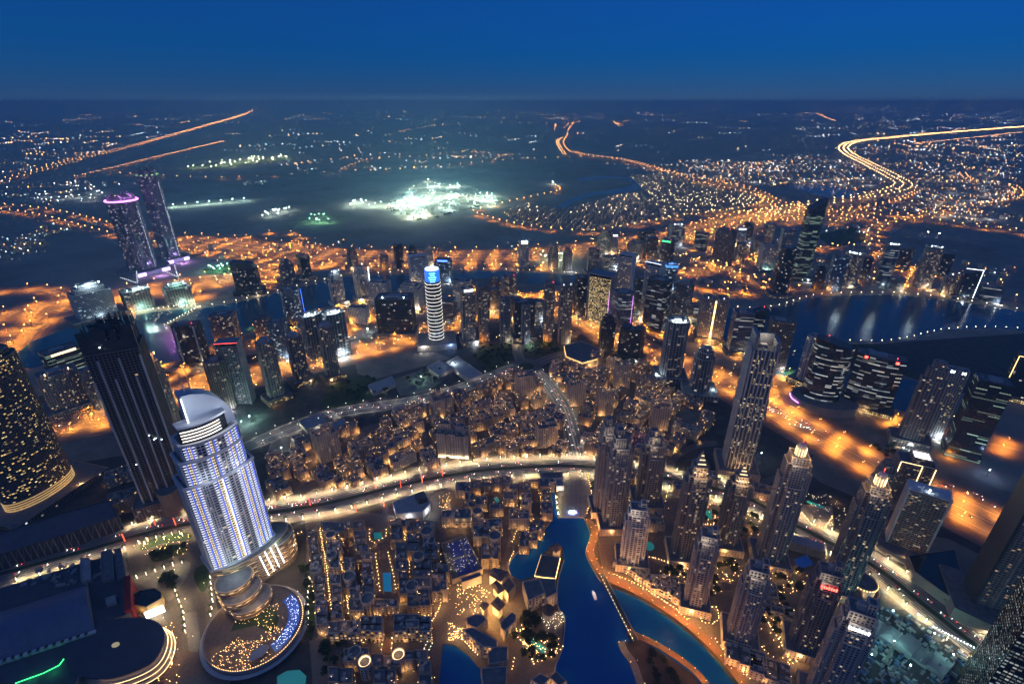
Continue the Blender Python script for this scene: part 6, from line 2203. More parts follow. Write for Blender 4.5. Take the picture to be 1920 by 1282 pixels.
for q in range(14):
    a = 2 * pi * q / 14
    b = MB()
    b.tube([(0, 0, .2), (cos(a) * 3, sin(a) * 3, 2.2), (cos(a) * 6.5, sin(a) * 4, 3.2)], [.5, .9, .3], 5)
    b.build('petal', (glow('petal_cyan', (.15, .7, 1), 3), glow('petal_pink', (1, .4, .8), 3), glow('petal_white', (.8, .9, 1), 4))[q % 3] if q < 3 else FT.children[q % 3].data.materials[0], FT)
lamp(FT, (0, 0, 6), (.3, .6, 1), 4000)

# footbridges
def bridge(label, px, wid, z, lampmat, mat=None, gap=5, both=False, name='footbridge', rail=True, watt=0):
    pts = survey(px, 6)
    x0, y0 = pts[0]
    loc = [(x - x0, y - y0) for x, y in pts]
    t = thing(name, label, 'bridge', (x0, y0, 0))
    b = MB()
    ribbon(b, loc, -wid / 2, wid / 2, z, 0, 1.0)
    b.build('deck', mat or m_paved, t)
    b = MB()
    for s_ in (-1, 1):
        ribbon(b, loc, s_ * wid / 2 - .2, s_ * wid / 2 + .2, z + 1.1, 0, 1.1)
    b.build('railing', m_steel, t, kind='stuff')
    b = MB()
    for s_ in ((-1, 1) if both else (-1,)):
        for x, y, a in along(side(loc, s_ * wid / 2), gap):
            b.ball(x, y, z + 1.5, .42)
            if watt:
                lamp(t, (x, y, z + 3), WARM, watt)
    b.build('rail_lamp', lampmat, t, kind='stuff')
    b = MB()
    for x, y, a in along(loc, 18, 9):
        b.box(x, y, -.5, z - .2, 1.5, wid * .7, a)
    b.build('pier', m_conc, t, kind='stuff')
bridge('straight footbridge with a row of white lamps across the lake', [(1128, 1078), (1158, 1138), (1192, 1204)], 6, 3.0, g_palm, m_dark)
bridge('short brick footbridge from the market to the lower blocks', I1((745, 958), (735, 1060)), 11, 2.5, g_warm, m_brick, 6, True, watt=300)
bridge('lamp lit footbridge over the mouth of the small lagoon', I1((1060, 985), (1025, 1060)), 6, 2.5, g_palm, m_paved, 4, True, watt=0)
# passenger boat
bx_, by_ = at(1114, 1116, .5)
t = thing('passenger_boat', 'small white passenger boat on the blue lake', 'boat', (bx_, by_, .45), radians(100))
b = MB()
hull = [(-6, -1.6), (2, -1.9), (5, -1.2), (6.8, 0), (5, 1.2), (2, 1.9), (-6, 1.6)]
b.prism(hull, 0, 1.1, 0, 0)
b.build('hull', m_white, t)
b = MB(); b.box(-1.2, 0, 2.6, 2.8, 7.5, 3.2, bottom=True)
for X in (-4.5, 2):
    for Y in (-1.3, 1.3):
        b.tube([(X, Y, 1), (X, Y, 2.6)], .08, 4)
b.build('canopy', m_white, t)
b = MB(); b.box(-1, 0, 1.15, 1.3, 5, 1.2); b.build('cabin_light', glow('cabin', (.9, .95, 1), 1.2), t)
lamp(t, (0, 0, 5), (.9, .95, 1), 200)

# retail row on the east shore
for k in range(5):
    a, b_ = (1150 + k * 28, 1062 + k * 17), (1174 + k * 28, 1077 + k * 17)
    A, B = at(*a), at(*b_)
    dx, dy = B[0] - A[0], B[1] - A[1]
    L = hypot(dx, dy)
    nx, ny = -dy / L * 13, dx / L * 13
    casbah(f"{('first', 'second', 'third', 'fourth', 'fifth')[k]} arcaded shop house on the east lake shore, counted from the bridge", ccw([A, B, (B[0] + nx, B[1] + ny), (A[0] + nx, A[1] + ny)]), 9, 700 + k, 'arc', 2, 1600, 6, name='shop_house', towers=0, vary=.1)
for k, (u, v, w_, h) in enumerate(((1215, 985, 40, 14), (1330, 1020, 34, 10), (1420, 1110, 40, 12), (1455, 1150, 36, 10), (1395, 1240, 40, 12), (1440, 1262, 40, 10), (1290, 925, 44, 14), (1180, 900, 36, 12), (1320, 900, 36, 12), (1440, 930, 44, 12), (1245, 1100, 36, 10))):
    x, y = at(u, v)
    casbah(('podium house under the standing apart tower', 'low podium house between the spire towers', 'low garden house under the lantern dome tower', 'garden house beside the red sign tower lane', 'dark roofed podium by the promenade kiosks',
            'dark roofed podium at the bottom by the white sign tower', 'low house behind the spire towers near the boulevard', 'low house behind the plaza pair of towers', 'small house on the boulevard corner left of the fluted tower',
            'low courtyard house right of the fluted tower podium', 'low house behind the shop row')[k], quad_at(x, y, w_, w_ * .6, -atan2(x, y) + .3), h, 800 + k, 'old3', 3, 1500, 6, name='podium_house', towers=0)
# pools among the towers
for nm, px, mt in (('tower_pool', oval(17, 16, 16, *at(1215, 1024)), g_pool), ('tower_pool', [at(*q) for q in ((1322, 958), (1334, 958), (1334, 974), (1322, 974))], g_pool), ('tower_pool', [at(*q) for q in ((1514, 938), (1545, 950), (1542, 954), (1512, 942))], g_pool),
                   ('tower_pool', [at(*q) for q in ((1488, 1050), (1512, 1040), (1525, 1058), (1498, 1068))], g_poolb), ('tower_pool', oval(20, 15, 16, *at(1657, 926)), g_poolb)):
    b = MB()
    b.face([(x, y, 1.0) for x, y in ccw(px)])
    b.build(nm, mt, kind='structure')
sheet('market_court', [(1495, 945), (1560, 950), (1565, 985), (1540, 1003), (1495, 985)], .85, m_pave)
# parking deck with lit levels
x, y = at(1506, 1030)
t = thing('parking_deck', 'open parking deck with bright lit levels between the towers', 'parking deck', (x, y, 0), -.42)
b = MB()
for k in range(5):
    b.box(0, 0, k * 3.4, k * 3.4 + .9, 46, 16, bottom=True)
for X in range(-22, 23, 11):
    for Y in (-7.6, 7.6):
        b.box(X, Y, 0, 13.6, .8, .8)
b.build('deck', m_conc, t, kind='stuff')
b = MB()
for k in range(4):
    b.box(0, 0, k * 3.4 + .95, k * 3.4 + 2.9, 45, .4)
b.build('level_light', glow('deck_light', (1, .8, .45), .9), t, kind='stuff')
# round kiosk with ring of lamps
x, y = at(1612, 1105)
t = thing('round_pavilion', 'round drum pavilion ringed with gold lamps by the boulevard', 'pavilion', (x, y, 0))
b = MB(); b.prism(oval(30, 30, 28), 0, 15, 0, 1); b.parapet(oval(31, 31, 28), oval(28, 28, 28), 15, 16.5); b.build('drum', [m_beige2, m_roof], t)
b = MB()
for q in range(30):
    a = 2 * pi * q / 30
    b.ball(cos(a) * 15.8, sin(a) * 15.8, 15.6, .4)
b.build('ring_lamp', g_warm, t, kind='stuff')
b = MB(); b.parapet(oval(40, 40, 28), oval(37, 37, 28), 0, 6); b.build('terrace_wall', m_beige2, t)
for q in range(6):
    a = 2 * pi * q / 6
    lamp(t, (cos(a) * 18, sin(a) * 18, 7), WARM, 1500)
# dark podium building with a colonnade
hall('low dark roofed gallery with a pale colonnade along the boulevard', [(1702, 1042), (1790, 1030), (1812, 1108), (1795, 1130), (1715, 1072)], 15, m_taupe, m_glassd, 'gallery')
hall('orange lit arch house at the lane to the plaza', crop(O2, S2, ((1330, 225), (1410, 225), (1410, 245), (1330, 245))), 12, style='arc', name='arch_house', light=1600, lcol=(1, .5, .15))
hall('dark flat hall with blue lit edge at the plaza entrance', crop(O2, S2, ((1425, 165), (1620, 160), (1625, 210), (1425, 215))), 12, m_grey, m_roof, 'entrance_hall')
hall('white lit shop pavilion beside the plaza channel', crop(O2, S2, ((1565, 225), (1620, 222), (1635, 280), (1570, 285))), 9, m_white, m_roofl, 'shop_pavilion', light=1500, lcol=(1, .85, .65))
# sales building with bright white walls
t, p = hall('white sales building with floodlit walls below the boulevard', crop(O2, S2, ((165, 420), (360, 350), (440, 330), (490, 430), (420, 500), (200, 520))), 14, m_light, m_roofl, 'sales_building', light=2600, lcol=(.9, .95, 1))
hall('dark screen block on the corner of the sales building', crop(O2, S2, ((355, 355), (430, 325), (460, 380), (390, 400))), 22, m_dark, m_roof, 'screen_block')
sheet('planted_circle', None, .7, m_paved, world=oval(46, 46, 28, *at(832, 940)))
# traffic circle lamps are in the garden lamps list

# ------------------------------------------------------------------ the mall
hall('flat dark mall roof filling the lower left', [(-60, 1120), (60, 1086), (222, 1036), (244, 1150), (196, 1168), (120, 1330), (-60, 1360)], 22, m_taupe, paint('mall_roof', (.07, .075, .10), .8, .25, .05), 'mall', 'mall')
A, B = at(-70, 1168, 24), at(165, 1096, 24)
C_, D_ = at(-70, 1262, 24), at(178, 1182, 24)
t = thing('barrel_vault', 'big dark blue barrel vaulted hall on the mall roof', 'hall', (*B, 22))
b = MB()
n = 14
prev = None
for k in range(n + 1):
    s = k / n
    z = 2 + 15 * sin(pi * s)
    row = [(*[lerp(A, C_, s)[i] - B[i] for i in (0, 1)], z), (*[lerp(B, D_, s)[i] - B[i] for i in (0, 1)], z)]
    if prev:
        b.face([prev[0], prev[1], row[1], row[0]])
        for j in range(8):      # standing seams
            if k % 2 == 0:
                continue
            e = lerp(prev[0], prev[1], j / 8)
            e2 = lerp(row[0], row[1], j / 8)
            b.tube([(e[0], e[1], e[2] + .1), (e2[0], e2[1], e2[2] + .1)], .22, 3)
    prev = row
b.build('vault', paint('vault_metal', (.10, .13, .22), .5, .15, .05), t)
b = MB()
b.face([(*[lerp(B, D_, k / n)[i] - B[i] for i in (0, 1)], 2 + 15 * sin(pi * k / n)) for k in range(n + 1)])
b.build('end_wall', m_grey, t)
b = MB()
q0, q1 = (C_[0] - B[0], C_[1] - B[1]), (D_[0] - B[0], D_[1] - B[1])
for k in range(16):
    e = lerp(q0, q1, (k + .5) / 16)
    b.box(e[0] + 1.5, e[1] - 2.5, 1, 5, 10, 3, atan2(q1[1] - q0[1], q1[0] - q0[0]))
b.build('white_canopy', m_light, t, kind='stuff')
for k, (px, h, mt, lb_) in enumerate((([(150, 1050), (168, 1045), (170, 1086), (153, 1090)], 27, m_roofl, 'pale ridge skylight on the mall roof, left of three'), ([(188, 1035), (210, 1030), (214, 1082), (192, 1088)], 27, m_grey, 'framed skylight on the mall roof, middle of three'),
                                      ([(214, 1030), (226, 1028), (236, 1080), (220, 1086)], 27, m_roof, 'framed skylight on the mall roof, right of three'), ([(232, 1082), (244, 1078), (246, 1140), (234, 1146)], 27, paint('red_panel', (.35, .02, .03), .6), 'dark red plant screen on the mall roof'),
                                      ([(198, 1122), (216, 1116), (218, 1128), (200, 1134)], 26, m_roofl, 'small pale plant box on the mall roof'))):
    hall(lb_, px, h, mt, m_roof if k in (1, 2) else mt, 'roof_skylight', 'skylight', para=1.0)
rr = random.Random(12)
t = thing('roof_plant', 'scattered cooling units on the dark mall roof', 'cooling units', (*at(130, 1080, 22), 22))
b = MB()
for k in range(46):
    b.box(rr.uniform(-46, 40), rr.uniform(-14, 16) + 0, 0, rr.uniform(1, 3), rr.uniform(2, 6), rr.uniform(2, 5), .5)
b.build('unit', m_grey, t, kind='stuff')
# green lit edge
pts = along([at(*q, 24) for q in ((30, 1278), (80, 1260), (110, 1245), (125, 1225))], 2.2)
t = thing('green_edge_light', 'row of green lights on the mall roof edge', 'lights', (pts[0][0], pts[0][1], 22))
b = MB()
for x, y, a in pts:
    b.box(x - pts[0][0], y - pts[0][1], .5, 1.2, 1.7, .5, a)
b.build('tube', g_green, t, kind='stuff')
lamp(t, (12, 4, 5), (.05, 1, .25), 900)
lamp(t, (30, 10, 5), (.05, 1, .25), 900)
# oval rotunda with light bands
P = wpoly([(128, 1196), (165, 1172), (215, 1160), (270, 1158), (303, 1172), (308, 1200), (290, 1235), (250, 1258), (195, 1272), (140, 1262), (118, 1230)], 24)
cx, cy = centre(P)
P = shift(smooth(P + P[:2], 4)[:-5], -cx, -cy)
P = ccw(P)
t = thing('oval_rotunda', 'dark oval mall rotunda with bands of light round its front', 'building', (cx, cy, 0))
b = MB(); b.prism(grow(P, -3), 0, 24, 0, 0); b.build('wall', m_beige2, t)
b = MB(); b.prism(P, 22.5, 24.4, 0, 0, bottom=True); b.build('roof', paint('rotunda_roof', (.05, .055, .085), .7, .2, .05), t)
b = MB(); b.prism(oval(8, 6, 12), 24.4, 25.2, 0); b.build('roof_emblem', glow('emblem', (1, .75, .35), .25), t)
b = MB()
for k in range(3):
    z = 4 + 5 * k
    Q = grow(P, 5 - 2.2 * k)
    b.band(Q, grow(Q, -4), z, z + 1.0)
b.build('terrace', m_beige2, t, kind='stuff')
b = MB()
for k in range(3):
    z = 5.2 + 5 * k
    Q = grow(P, 5.3 - 2.2 * k)
    n = len(Q)
    for q in range(n):
        if Q[q][0] > 4:
            b.tube([(*Q[q], z), (*Q[(q + 1) % n], z)], .3, 4)
b.build('band_light', g_warm2, t, kind='stuff')
for X, Y, z, w_ in ((38, -18, 9, 3000), (20, -30, 9, 3000), (46, 4, 9, 3000), (36, 20, 9, 2500)):
    lamp(t, (X, Y, z), (1, .6, .25), w_)
t, p = hall('curved glass front building with a gold wall and bright screen', [(248, 1115), (262, 1106), (290, 1102), (303, 1110), (303, 1122), (275, 1138), (252, 1134)], 14, paint('gold_wall', (.5, .34, .16), .7, .1), m_glassd, 'glass_front_building', light=900, lcol=(1, .7, .3))
x, y = at(290, 1146, 7)
t = thing('bright_screen', 'bright white advertising screen by the mall forecourt', 'screen', (x, y, 0), .55)
b = MB(); b.box(0, 0, 1, 12, 19, .8); b.build('panel', glow('ad_white', (1, .95, .8), 2.5), t)
b = MB()
for X in (-8, 8):
    b.box(X, .6, 0, 12, .6, .6)
b.build('post', m_dark, t, kind='stuff')
lamp(t, (0, -5, 6), (1, .9, .7), 5000)
# forecourt and drop off loop
sheet('forecourt', [(236, 1010), (360, 990), (395, 1060), (400, 1100), (420, 1200), (440, 1330), (300, 1330), (320, 1180), (250, 1150)], .45, m_paved)
sheet('drop_off_loop', None, .5, m_pave, world=survey([(252, 1082), (300, 1068), (345, 1052), (358, 1062), (345, 1090), (320, 1125), (305, 1118), (270, 1100), (252, 1090)], 5))
sheet('garden_bed', None, .6, m_park, world=survey([(282, 1040), (310, 1022), (345, 1022), (350, 1034), (320, 1046), (290, 1054), (282, 1046)], 5))
sheet('garden_bed', None, .6, m_park, world=survey([(262, 1022), (300, 1006), (350, 998), (356, 1010), (300, 1020), (268, 1032), (262, 1026)], 5))
sheet('garden_bed', None, .62, m_park, world=survey([(366, 1066), (385, 1060), (392, 1090), (380, 1110), (366, 1090), (364, 1072)], 5))
sheet('garden_bed', None, .62, m_park, world=survey([(576, 1110), (590, 1100), (592, 1150), (585, 1200), (574, 1180), (574, 1120)], 5))
sheet('coach_bay', [(345, 1150), (368, 1145), (378, 1205), (370, 1222), (355, 1220)], .62, m_pave)
b = MB()
pts = survey([(420, 1180), (380, 1230), (300, 1262)], 5)
for k in range(7):
    ribbon(b, pts, -16 + k * 5, -13.8 + k * 5, .5)
b.build('forecourt_paving_band', m_brick, kind='structure')
for (u, v), w_ in (((330, 1075), 3500), ((300, 1090), 3000), ((280, 1045), 2500), ((340, 1035), 2500), ((310, 1165), 3500), ((350, 1130), 3000), ((365, 1200), 2500), ((330, 1230), 2500), ((400, 1230), 2200), ((385, 1100), 3500), ((255, 1030), 2000)):
    x, y = at(u, v)
    t = thing('forecourt_lamp', 'tall pale lamp post on the hotel and mall forecourt', 'lamp', (x, y, .5), 0, 'lamp posts on the forecourt')
    b = MB(); b.tube([(0, 0, 0), (0, 0, 7)], [.16, .1], 5); b.build('pole', m_steel, t)
    b = MB(); b.ball(0, 0, 7.3, .4); b.build('globe', g_palm, t)
    lamp(t, (0, 0, 8.2), (1, .82, .5), w_)
# long hall beside the boulevard, left
t, p = hall('long low hall with a ribbed glass front above the boulevard', [(-60, 1020), (0, 1000), (120, 962), (205, 938), (222, 968), (130, 1000), (0, 1040), (-60, 1062)], 24, m_dark, paint('hall_roof', (.10, .10, .13), .7, .2, .06), 'station_hall')
b = MB()
A, B = p[0], p[1]
e = sorted(range(len(p)), key=lambda k_: p[k_][1])[:4]
for k in range(len(p)):
    A, B = p[k], p[(k + 1) % len(p)]
    L = hypot(A[0] - B[0], A[1] - B[1])
    for j in range(int(L / 7)):
        x, y = lerp(A, B, (j + .5) / max(1, int(L / 7)))
        b.box(x, y, 0, 24.8, 1.0, 1.0)
        x2, y2 = lerp(A, B, (j + 1.2) / max(1, int(L / 7)))
        b.tube([(x * 1.005, y * 1.005, 3), (x2 * 1.005, y2 * 1.005, 22)], .35, 4)
b.build('rib', m_grey, t, kind='stuff')

# ================================================================== PALMS, TREES, LAMPS, CARS
def palm_meshes(seed, h):
    rr = random.Random(seed)
    t = MB()
    bend = rr.uniform(-.5, .5)
    t.tube([(0, 0, 0), (bend * .3, 0, h * .5), (bend, 0, h)], [.36, .26, .22], 6)
    c = MB()
    for k in range(15):
        a = 2 * pi * k / 15 + rr.uniform(-.15, .15)
        L = rr.uniform(2.6, 3.4)
        up = rr.uniform(.2, 1.2)
        pts = [(bend, 0, h), (bend + cos(a) * L * .5, sin(a) * L * .5, h + up), (bend + cos(a) * L, sin(a) * L, h + up - rr.uniform(1.0, 2.0))]
        wv = (-sin(a), cos(a))
        for (p, w0), (q, w1) in (((pts[0], .12), (pts[1], .5)), ((pts[1], .5), (pts[2], .08))):
            for s_ in (-1, 1):
                c.face([p, q, (q[0] + wv[0] * w1 * s_, q[1] + wv[1] * w1 * s_, q[2] - w1 * .5), (p[0] + wv[0] * w0 * s_, p[1] + wv[1] * w0 * s_, p[2] - w0 * .5)])
    g = MB()
    for k in range(5):
        z = h * (.12 + .16 * k)
        g.parapet(oval(.9, .9, 6), oval(.8, .8, 6), z, z + .55)
    return t.mesh('palm_trunk', m_bark), c.mesh('palm_crown', m_frond), g.mesh('palm_light', g_palm)
PALMS = [palm_meshes(k, 8 + k * .7) for k in range(3)]
def palm(x, y, k, label, group, lit=0, z=.35, col=PALM, spin=0.0):
    t = thing('palm_tree', label, 'palm', (x, y, z), spin, group)
    tr, cr, gl = PALMS[k % 3]
    put('trunk', tr, t)
    put('crown', cr, t)
    if lit:
        put('light_wrap', gl, t, kind='stuff')
        lamp(t, (1.0, -1.0, 7.5), col, lit, 160, .4)
    return t
rr = random.Random(21)
NP = 0
PC = {}
segs = [('on the boulevard before the mall', -9e9, -420), ('on the boulevard beside the lit hotel', -420, -210), ('on the boulevard below the old quarter', -210, 40), ('on the boulevard by the lake plaza', 40, 190), ('on the boulevard behind the spire towers', 190, 330), ('on the boulevard in the lower right', 330, 9e9)]
for off in (-24, 24):
    for x, y, a in along(side(BLVD, off), 23, 4):
        if not in_frame(x, y, 10):
            continue
        sg = next(s for s in segs if s[1] <= x < s[2])
        PC[(off, sg[0])] = PC.get((off, sg[0]), 0) + 1
        palm(x, y, NP, f'{ORD[PC[(off, sg[0])] - 1]} light wrapped palm from the west {sg[0]}, {"lake" if off < 0 else "outer"} side', f'lit palms {sg[0]} {"lake" if off < 0 else "outer"} side', 17000, spin=rr.uniform(0, 6))
        NP += 1
for px, lb_ in (([(1115, 900), (1120, 960)], 'on the plaza edge by the tower pair'), ([(1042, 935), (1046, 965)], 'beside the plaza channel'), ([(1640, 1020), (1690, 1040)], 'before the balcony slab')):
    for x, y, a in line_px(px, 11):
        palm(x, y, NP, 'palm with a light wrapped trunk ' + lb_, 'lit palms ' + lb_, 1800, spin=rr.uniform(0, 6))
        NP += 1
for px, lb_ in (([(258, 1085), (300, 1070), (345, 1056)], 'along the drop off loop'), ([(262, 1020), (300, 1008), (350, 1000)], 'on the garden edge below the boulevard'), ([(395, 1085), (400, 1130), (395, 1160)], 'beside the stacked hotel terraces'), ([(590, 1030), (578, 1110), (580, 1180)], 'on the garden path right of the round terrace'),
                ([(330, 1110), (345, 1150), (350, 1200)], 'on the mall forecourt')):
    for q, (x, y, a) in enumerate(line_px(px, 10)):
        palm(x, y, NP, f'{ORD[q]} lit garden palm {lb_}', 'lit garden palms ' + lb_, 1500, spin=rr.uniform(0, 6))
        NP += 1
rp, rh = MB(), MB()
rp.tube([(0, 0, 0), (0, 0, 9)], [.15, .1], 5)
rp.tube([(0, 0, 8.8), (1.8, 0, 9.1)], .08, 4)
rh.ball(1.9, 0, 9.0, .4)
rpm, rhm = rp.mesh('pole', m_steel), rh.mesh('lamp_head', glow('ring_globe', (1, .93, .8), 22))
for pts, off, nm in ((RING2, 17, 'on the ring road above the old quarter, outer side'), (RING2, -17, 'on the ring road above the old quarter, inner side'), (AVE, 14, 'on the avenue to the roundabout, east side'), (AVE, -14, 'on the avenue to the roundabout, west side')):
    for q, (x, y, a) in enumerate(along(side(pts, off), 34, 8)):
        t = thing('road_lamp', f'{ORD[q]} pale street lamp {nm}', 'street lamp', (x, y, .35), a + (-pi / 2 if off > 0 else pi / 2), 'pale street lamps ' + nm)
        put('pole', rpm, t)
        put('lamp_head', rhm, t)
        lamp(t, (1.9, 0, 8.4), (1, .93, .8), 4200, 156, .4)
print('palms', NP)

def tree_meshes(seed, h, mat):
    rr = random.Random(seed)
    t = MB()
    t.tube([(0, 0, 0), (0, 0, h * .3), (.3, .1, h * .55)], [.4, .28, .16], 6)
    lobes = []
    for k in range(5):
        a = 2 * pi * k / 5 + rr.uniform(-.4, .4)
        e = (cos(a) * h * .26, sin(a) * h * .26, h * rr.uniform(.5, .72))
        t.tube([(0, 0, h * .3), (e[0] * .5, e[1] * .5, e[2] * .8), e], [.2, .13, .06], 4)
        lobes.append((e, h * rr.uniform(.17, .26)))
    lobes.append(((0, 0, h * .76), h * .25))
    c = MB()
    for (ex, ey, ez), r in lobes:
        for _ in range(42):
            d = [rr.gauss(0, 1) for _ in range(3)]
            L = sqrt(sum(q * q for q in d)) or 1
            rad = r * rr.uniform(.5, 1.08)
            px_, py, pz = ex + d[0] / L * rad, ey + d[1] / L * rad, ez + d[2] / L * rad * .75
            s = h * rr.uniform(.035, .075)
            u_ = [rr.gauss(0, 1) for _ in range(3)]
            v_ = [rr.gauss(0, 1) for _ in range(3)]
            c.face([(px_ - u_[0] * s, py - u_[1] * s, pz - u_[2] * s), (px_ + v_[0] * s, py + v_[1] * s, pz + v_[2] * s), (px_ + u_[0] * s, py + u_[1] * s, pz + u_[2] * s), (px_ - v_[0] * s, py - v_[1] * s, pz - v_[2] * s)])
    return t.mesh('tree_trunk', m_bark), c.mesh('tree_crown', mat)
TREES = [tree_meshes(50 + k, 6 + k * 1.2, m_leaf if k % 2 else m_leafd) for k in range(5)]
def tree(x, y, k, label, group, spin):
    t = thing('tree', label, 'tree', (x, y, .3), spin, group)
    put('trunk', TREES[k % 5][0], t)
    put('crown', TREES[k % 5][1], t)
GROVES = [
    ('dark tree in the park left of the park road', [(885, 668), (905, 650), (958, 645), (962, 660), (948, 688), (920, 698)], 46), ('dark tree in the park right of the park road', [(980, 644), (1038, 642), (1048, 660), (1010, 671), (986, 671)], 30),
    ('tree round the drop off loop', [(300, 1085), (330, 1070), (335, 1100), (310, 1115)], 16), ('tree in the garden by the hotel tower', [(284, 1040), (345, 1022), (348, 1034), (300, 1052)], 14),
    ('tree in the dark garden before the round terrace', [(565, 1050), (590, 1040), (590, 1190), (575, 1200)], 16), ('tree in the palace garden by the lake', crop(O3, S3, ((470, 960), (560, 850), (850, 940), (850, 1060), (620, 1150))), 30),
    ('tree between palace and market', crop(O3, S3, ((520, 740), (600, 740), (720, 860), (560, 850))), 12), ('tree in the walled gardens below the ring road', [(616, 725), (690, 705), (728, 735), (640, 766)], 26),
    ('tree in the school yard', [(738, 714), (800, 692), (848, 702), (800, 733)], 16), ('tree by the lower hotel drive', [(600, 1215), (640, 1195), (650, 1240), (610, 1270)], 14), ('tree in the tower gardens near the promenade', [(1400, 1120), (1450, 1100), (1490, 1160), (1440, 1200)], 22),
    ('tree along the plaza edge', [(1108, 905), (1114, 905), (1118, 965), (1108, 965)], 12), ('tree on the spit between lake and pond', [(1210, 1222), (1250, 1245), (1300, 1300), (1230, 1300)], 14),
    ('tree in the gardens round the spire towers', [(1230, 1070), (1300, 1060), (1380, 1050), (1400, 1090), (1330, 1120), (1260, 1090)], 30), ('tree in the lane gardens left of the lantern tower', [(1400, 1060), (1490, 1070), (1540, 1080), (1500, 1110), (1420, 1110)], 22), ('tree in the court behind the spire towers', [(1280, 930), (1400, 955), (1460, 1000), (1400, 1010), (1300, 985)], 24),
    ('tree before the twin shaft tower', [(1640, 840), (1680, 830), (1700, 850), (1660, 870)], 12),
]
NT = 0
for k, (lb_, px, n) in enumerate(GROVES):
    P = [at(*q) for q in px]
    x0, x1 = min(q[0] for q in P), max(q[0] for q in P)
    y0, y1 = min(q[1] for q in P), max(q[1] for q in P)
    c = 0
    while c < n:
        x, y = rr.uniform(x0, x1), rr.uniform(y0, y1)
        if inside(P, x, y):
            tree(x, y, NT, lb_, 'trees: ' + lb_, rr.uniform(0, 6))
            NT += 1
            c += 1
print('trees', NT)

# red and white light columns of the boulevard
cb, cl = MB(), MB()
cb.tube([(0, 0, 0), (0, 0, 15)], .3, 5)
for k in range(8):
    cl.tube([(0, 0, 1 + k * 1.75), (0, 0, 2.2 + k * 1.75)], .5, 6)
cbm, clm = cb.mesh('column', m_dark), cl.mesh('column_light', glow('column_red', (1, .10, .04), 3.0))
for k, (u, v, lb_) in enumerate(((235, 1015, 'red light column on the boulevard nearest the mall'), (292, 985, 'red light column by the dark unfinished tower, first'), (330, 985, 'red light column by the dark unfinished tower, second'), (668, 960, 'red light column left of the sales building'),
                                 (720, 950, 'red light column above the sales building'), (752, 915, 'red light column below the old quarter, first'), (792, 905, 'red light column below the old quarter, second'), (830, 893, 'red light column right of the floodlit hotel'),
                                 (582, 948, 'red light column beside the traffic queue'), (705, 917, 'red light column near the west lane mouth'))):
    x, y = at(u, v)
    t = thing('light_column', lb_, 'light column', (x, y, .4), 0)
    put('column', cbm, t)
    put('column_light', clm, t, kind='stuff')
    if k % 2 == 0:
        lamp(t, (1.5, -1.5, 7), (1, .2, .08), 900)

# promenade lamps round the lake
pp, ph = MB(), MB()
pp.tube([(0, 0, 0), (0, 0, 5)], [.12, .08], 5)
ph.ball(0, 0, 5.2, .34)
ppm, phm = pp.mesh('post', m_dark), ph.mesh('globe', glow('prom_globe', (1, .5, .15), 14))
for pts, nm, w_ in ((PROM1, 'on the brick promenade east of the lake', 3400), (PROM2, 'on the brick promenade along the pond', 3400), (PROM3, 'on the low causeway of the pond', 3000), (PROM4, 'on the pale walk at the lake corner', 700)):
    for off in (-3.8, 3.8) if pts is not PROM3 else (0,):
        for x, y, a in along(side(pts, off), 15 if w_ > 1000 else 24, 3):
            if in_frame(x, y, 5):
                t = thing('promenade_lamp', 'globe lamp ' + nm, 'lamp', (x, y, .6), a, 'globe lamps ' + nm)
                put('post', ppm, t)
                put('globe', phm, t)
                lamp(t, (0, 0, 5.9), (1, .40, .10), w_)
# lamps along the canal and bay edges
ph2 = MB(); ph2.ball(0, 0, 5.2, .75)
ph2m = ph2.mesh('globe', glow('canal_globe', (1, .78, .5), 26))
for px, gap, nm, w_ in (([(154, 603), (200, 596), (235, 589), (285, 582), (335, 576), (376, 577)], 13, 'on the arched marina promenade', 4000), ([(376, 577), (470, 560), (520, 547), (590, 530), (640, 519)], 32, 'on the far canal bank by the marina', 0),
                    ([(640, 519), (707, 514), (774, 510), (858, 505), (942, 507), (1026, 510), (1093, 515)], 42, 'on the far canal bank before the expressway', 0), ([(1360, 576), (1421, 579), (1468, 572), (1521, 556), (1582, 551), (1682, 551), (1783, 561), (1920, 583)], 34, 'on the far shore of the bay', 0),
                    ([(1572, 640), (1615, 641), (1659, 641), (1699, 635), (1750, 623), (1783, 618), (1850, 615), (1920, 618)], 27, 'on the sandy near shore of the bay', 0), ([(310, 612), (345, 592), (372, 578)], 12, 'on the slanting marina jetty', 3000)):
    for k, (x, y, a) in enumerate(along(survey(px, 4), gap)):
        t = thing('canal_lamp', 'small lamp ' + nm, 'lamp', (x, y, .3), a, 'small lamps ' + nm)
        put('post', ppm, t)
        put('globe', ph2m, t)
        if w_ and k % 2 == 0:
            lamp(t, (0, 0, 6), (1, .75, .4), w_ * 2)

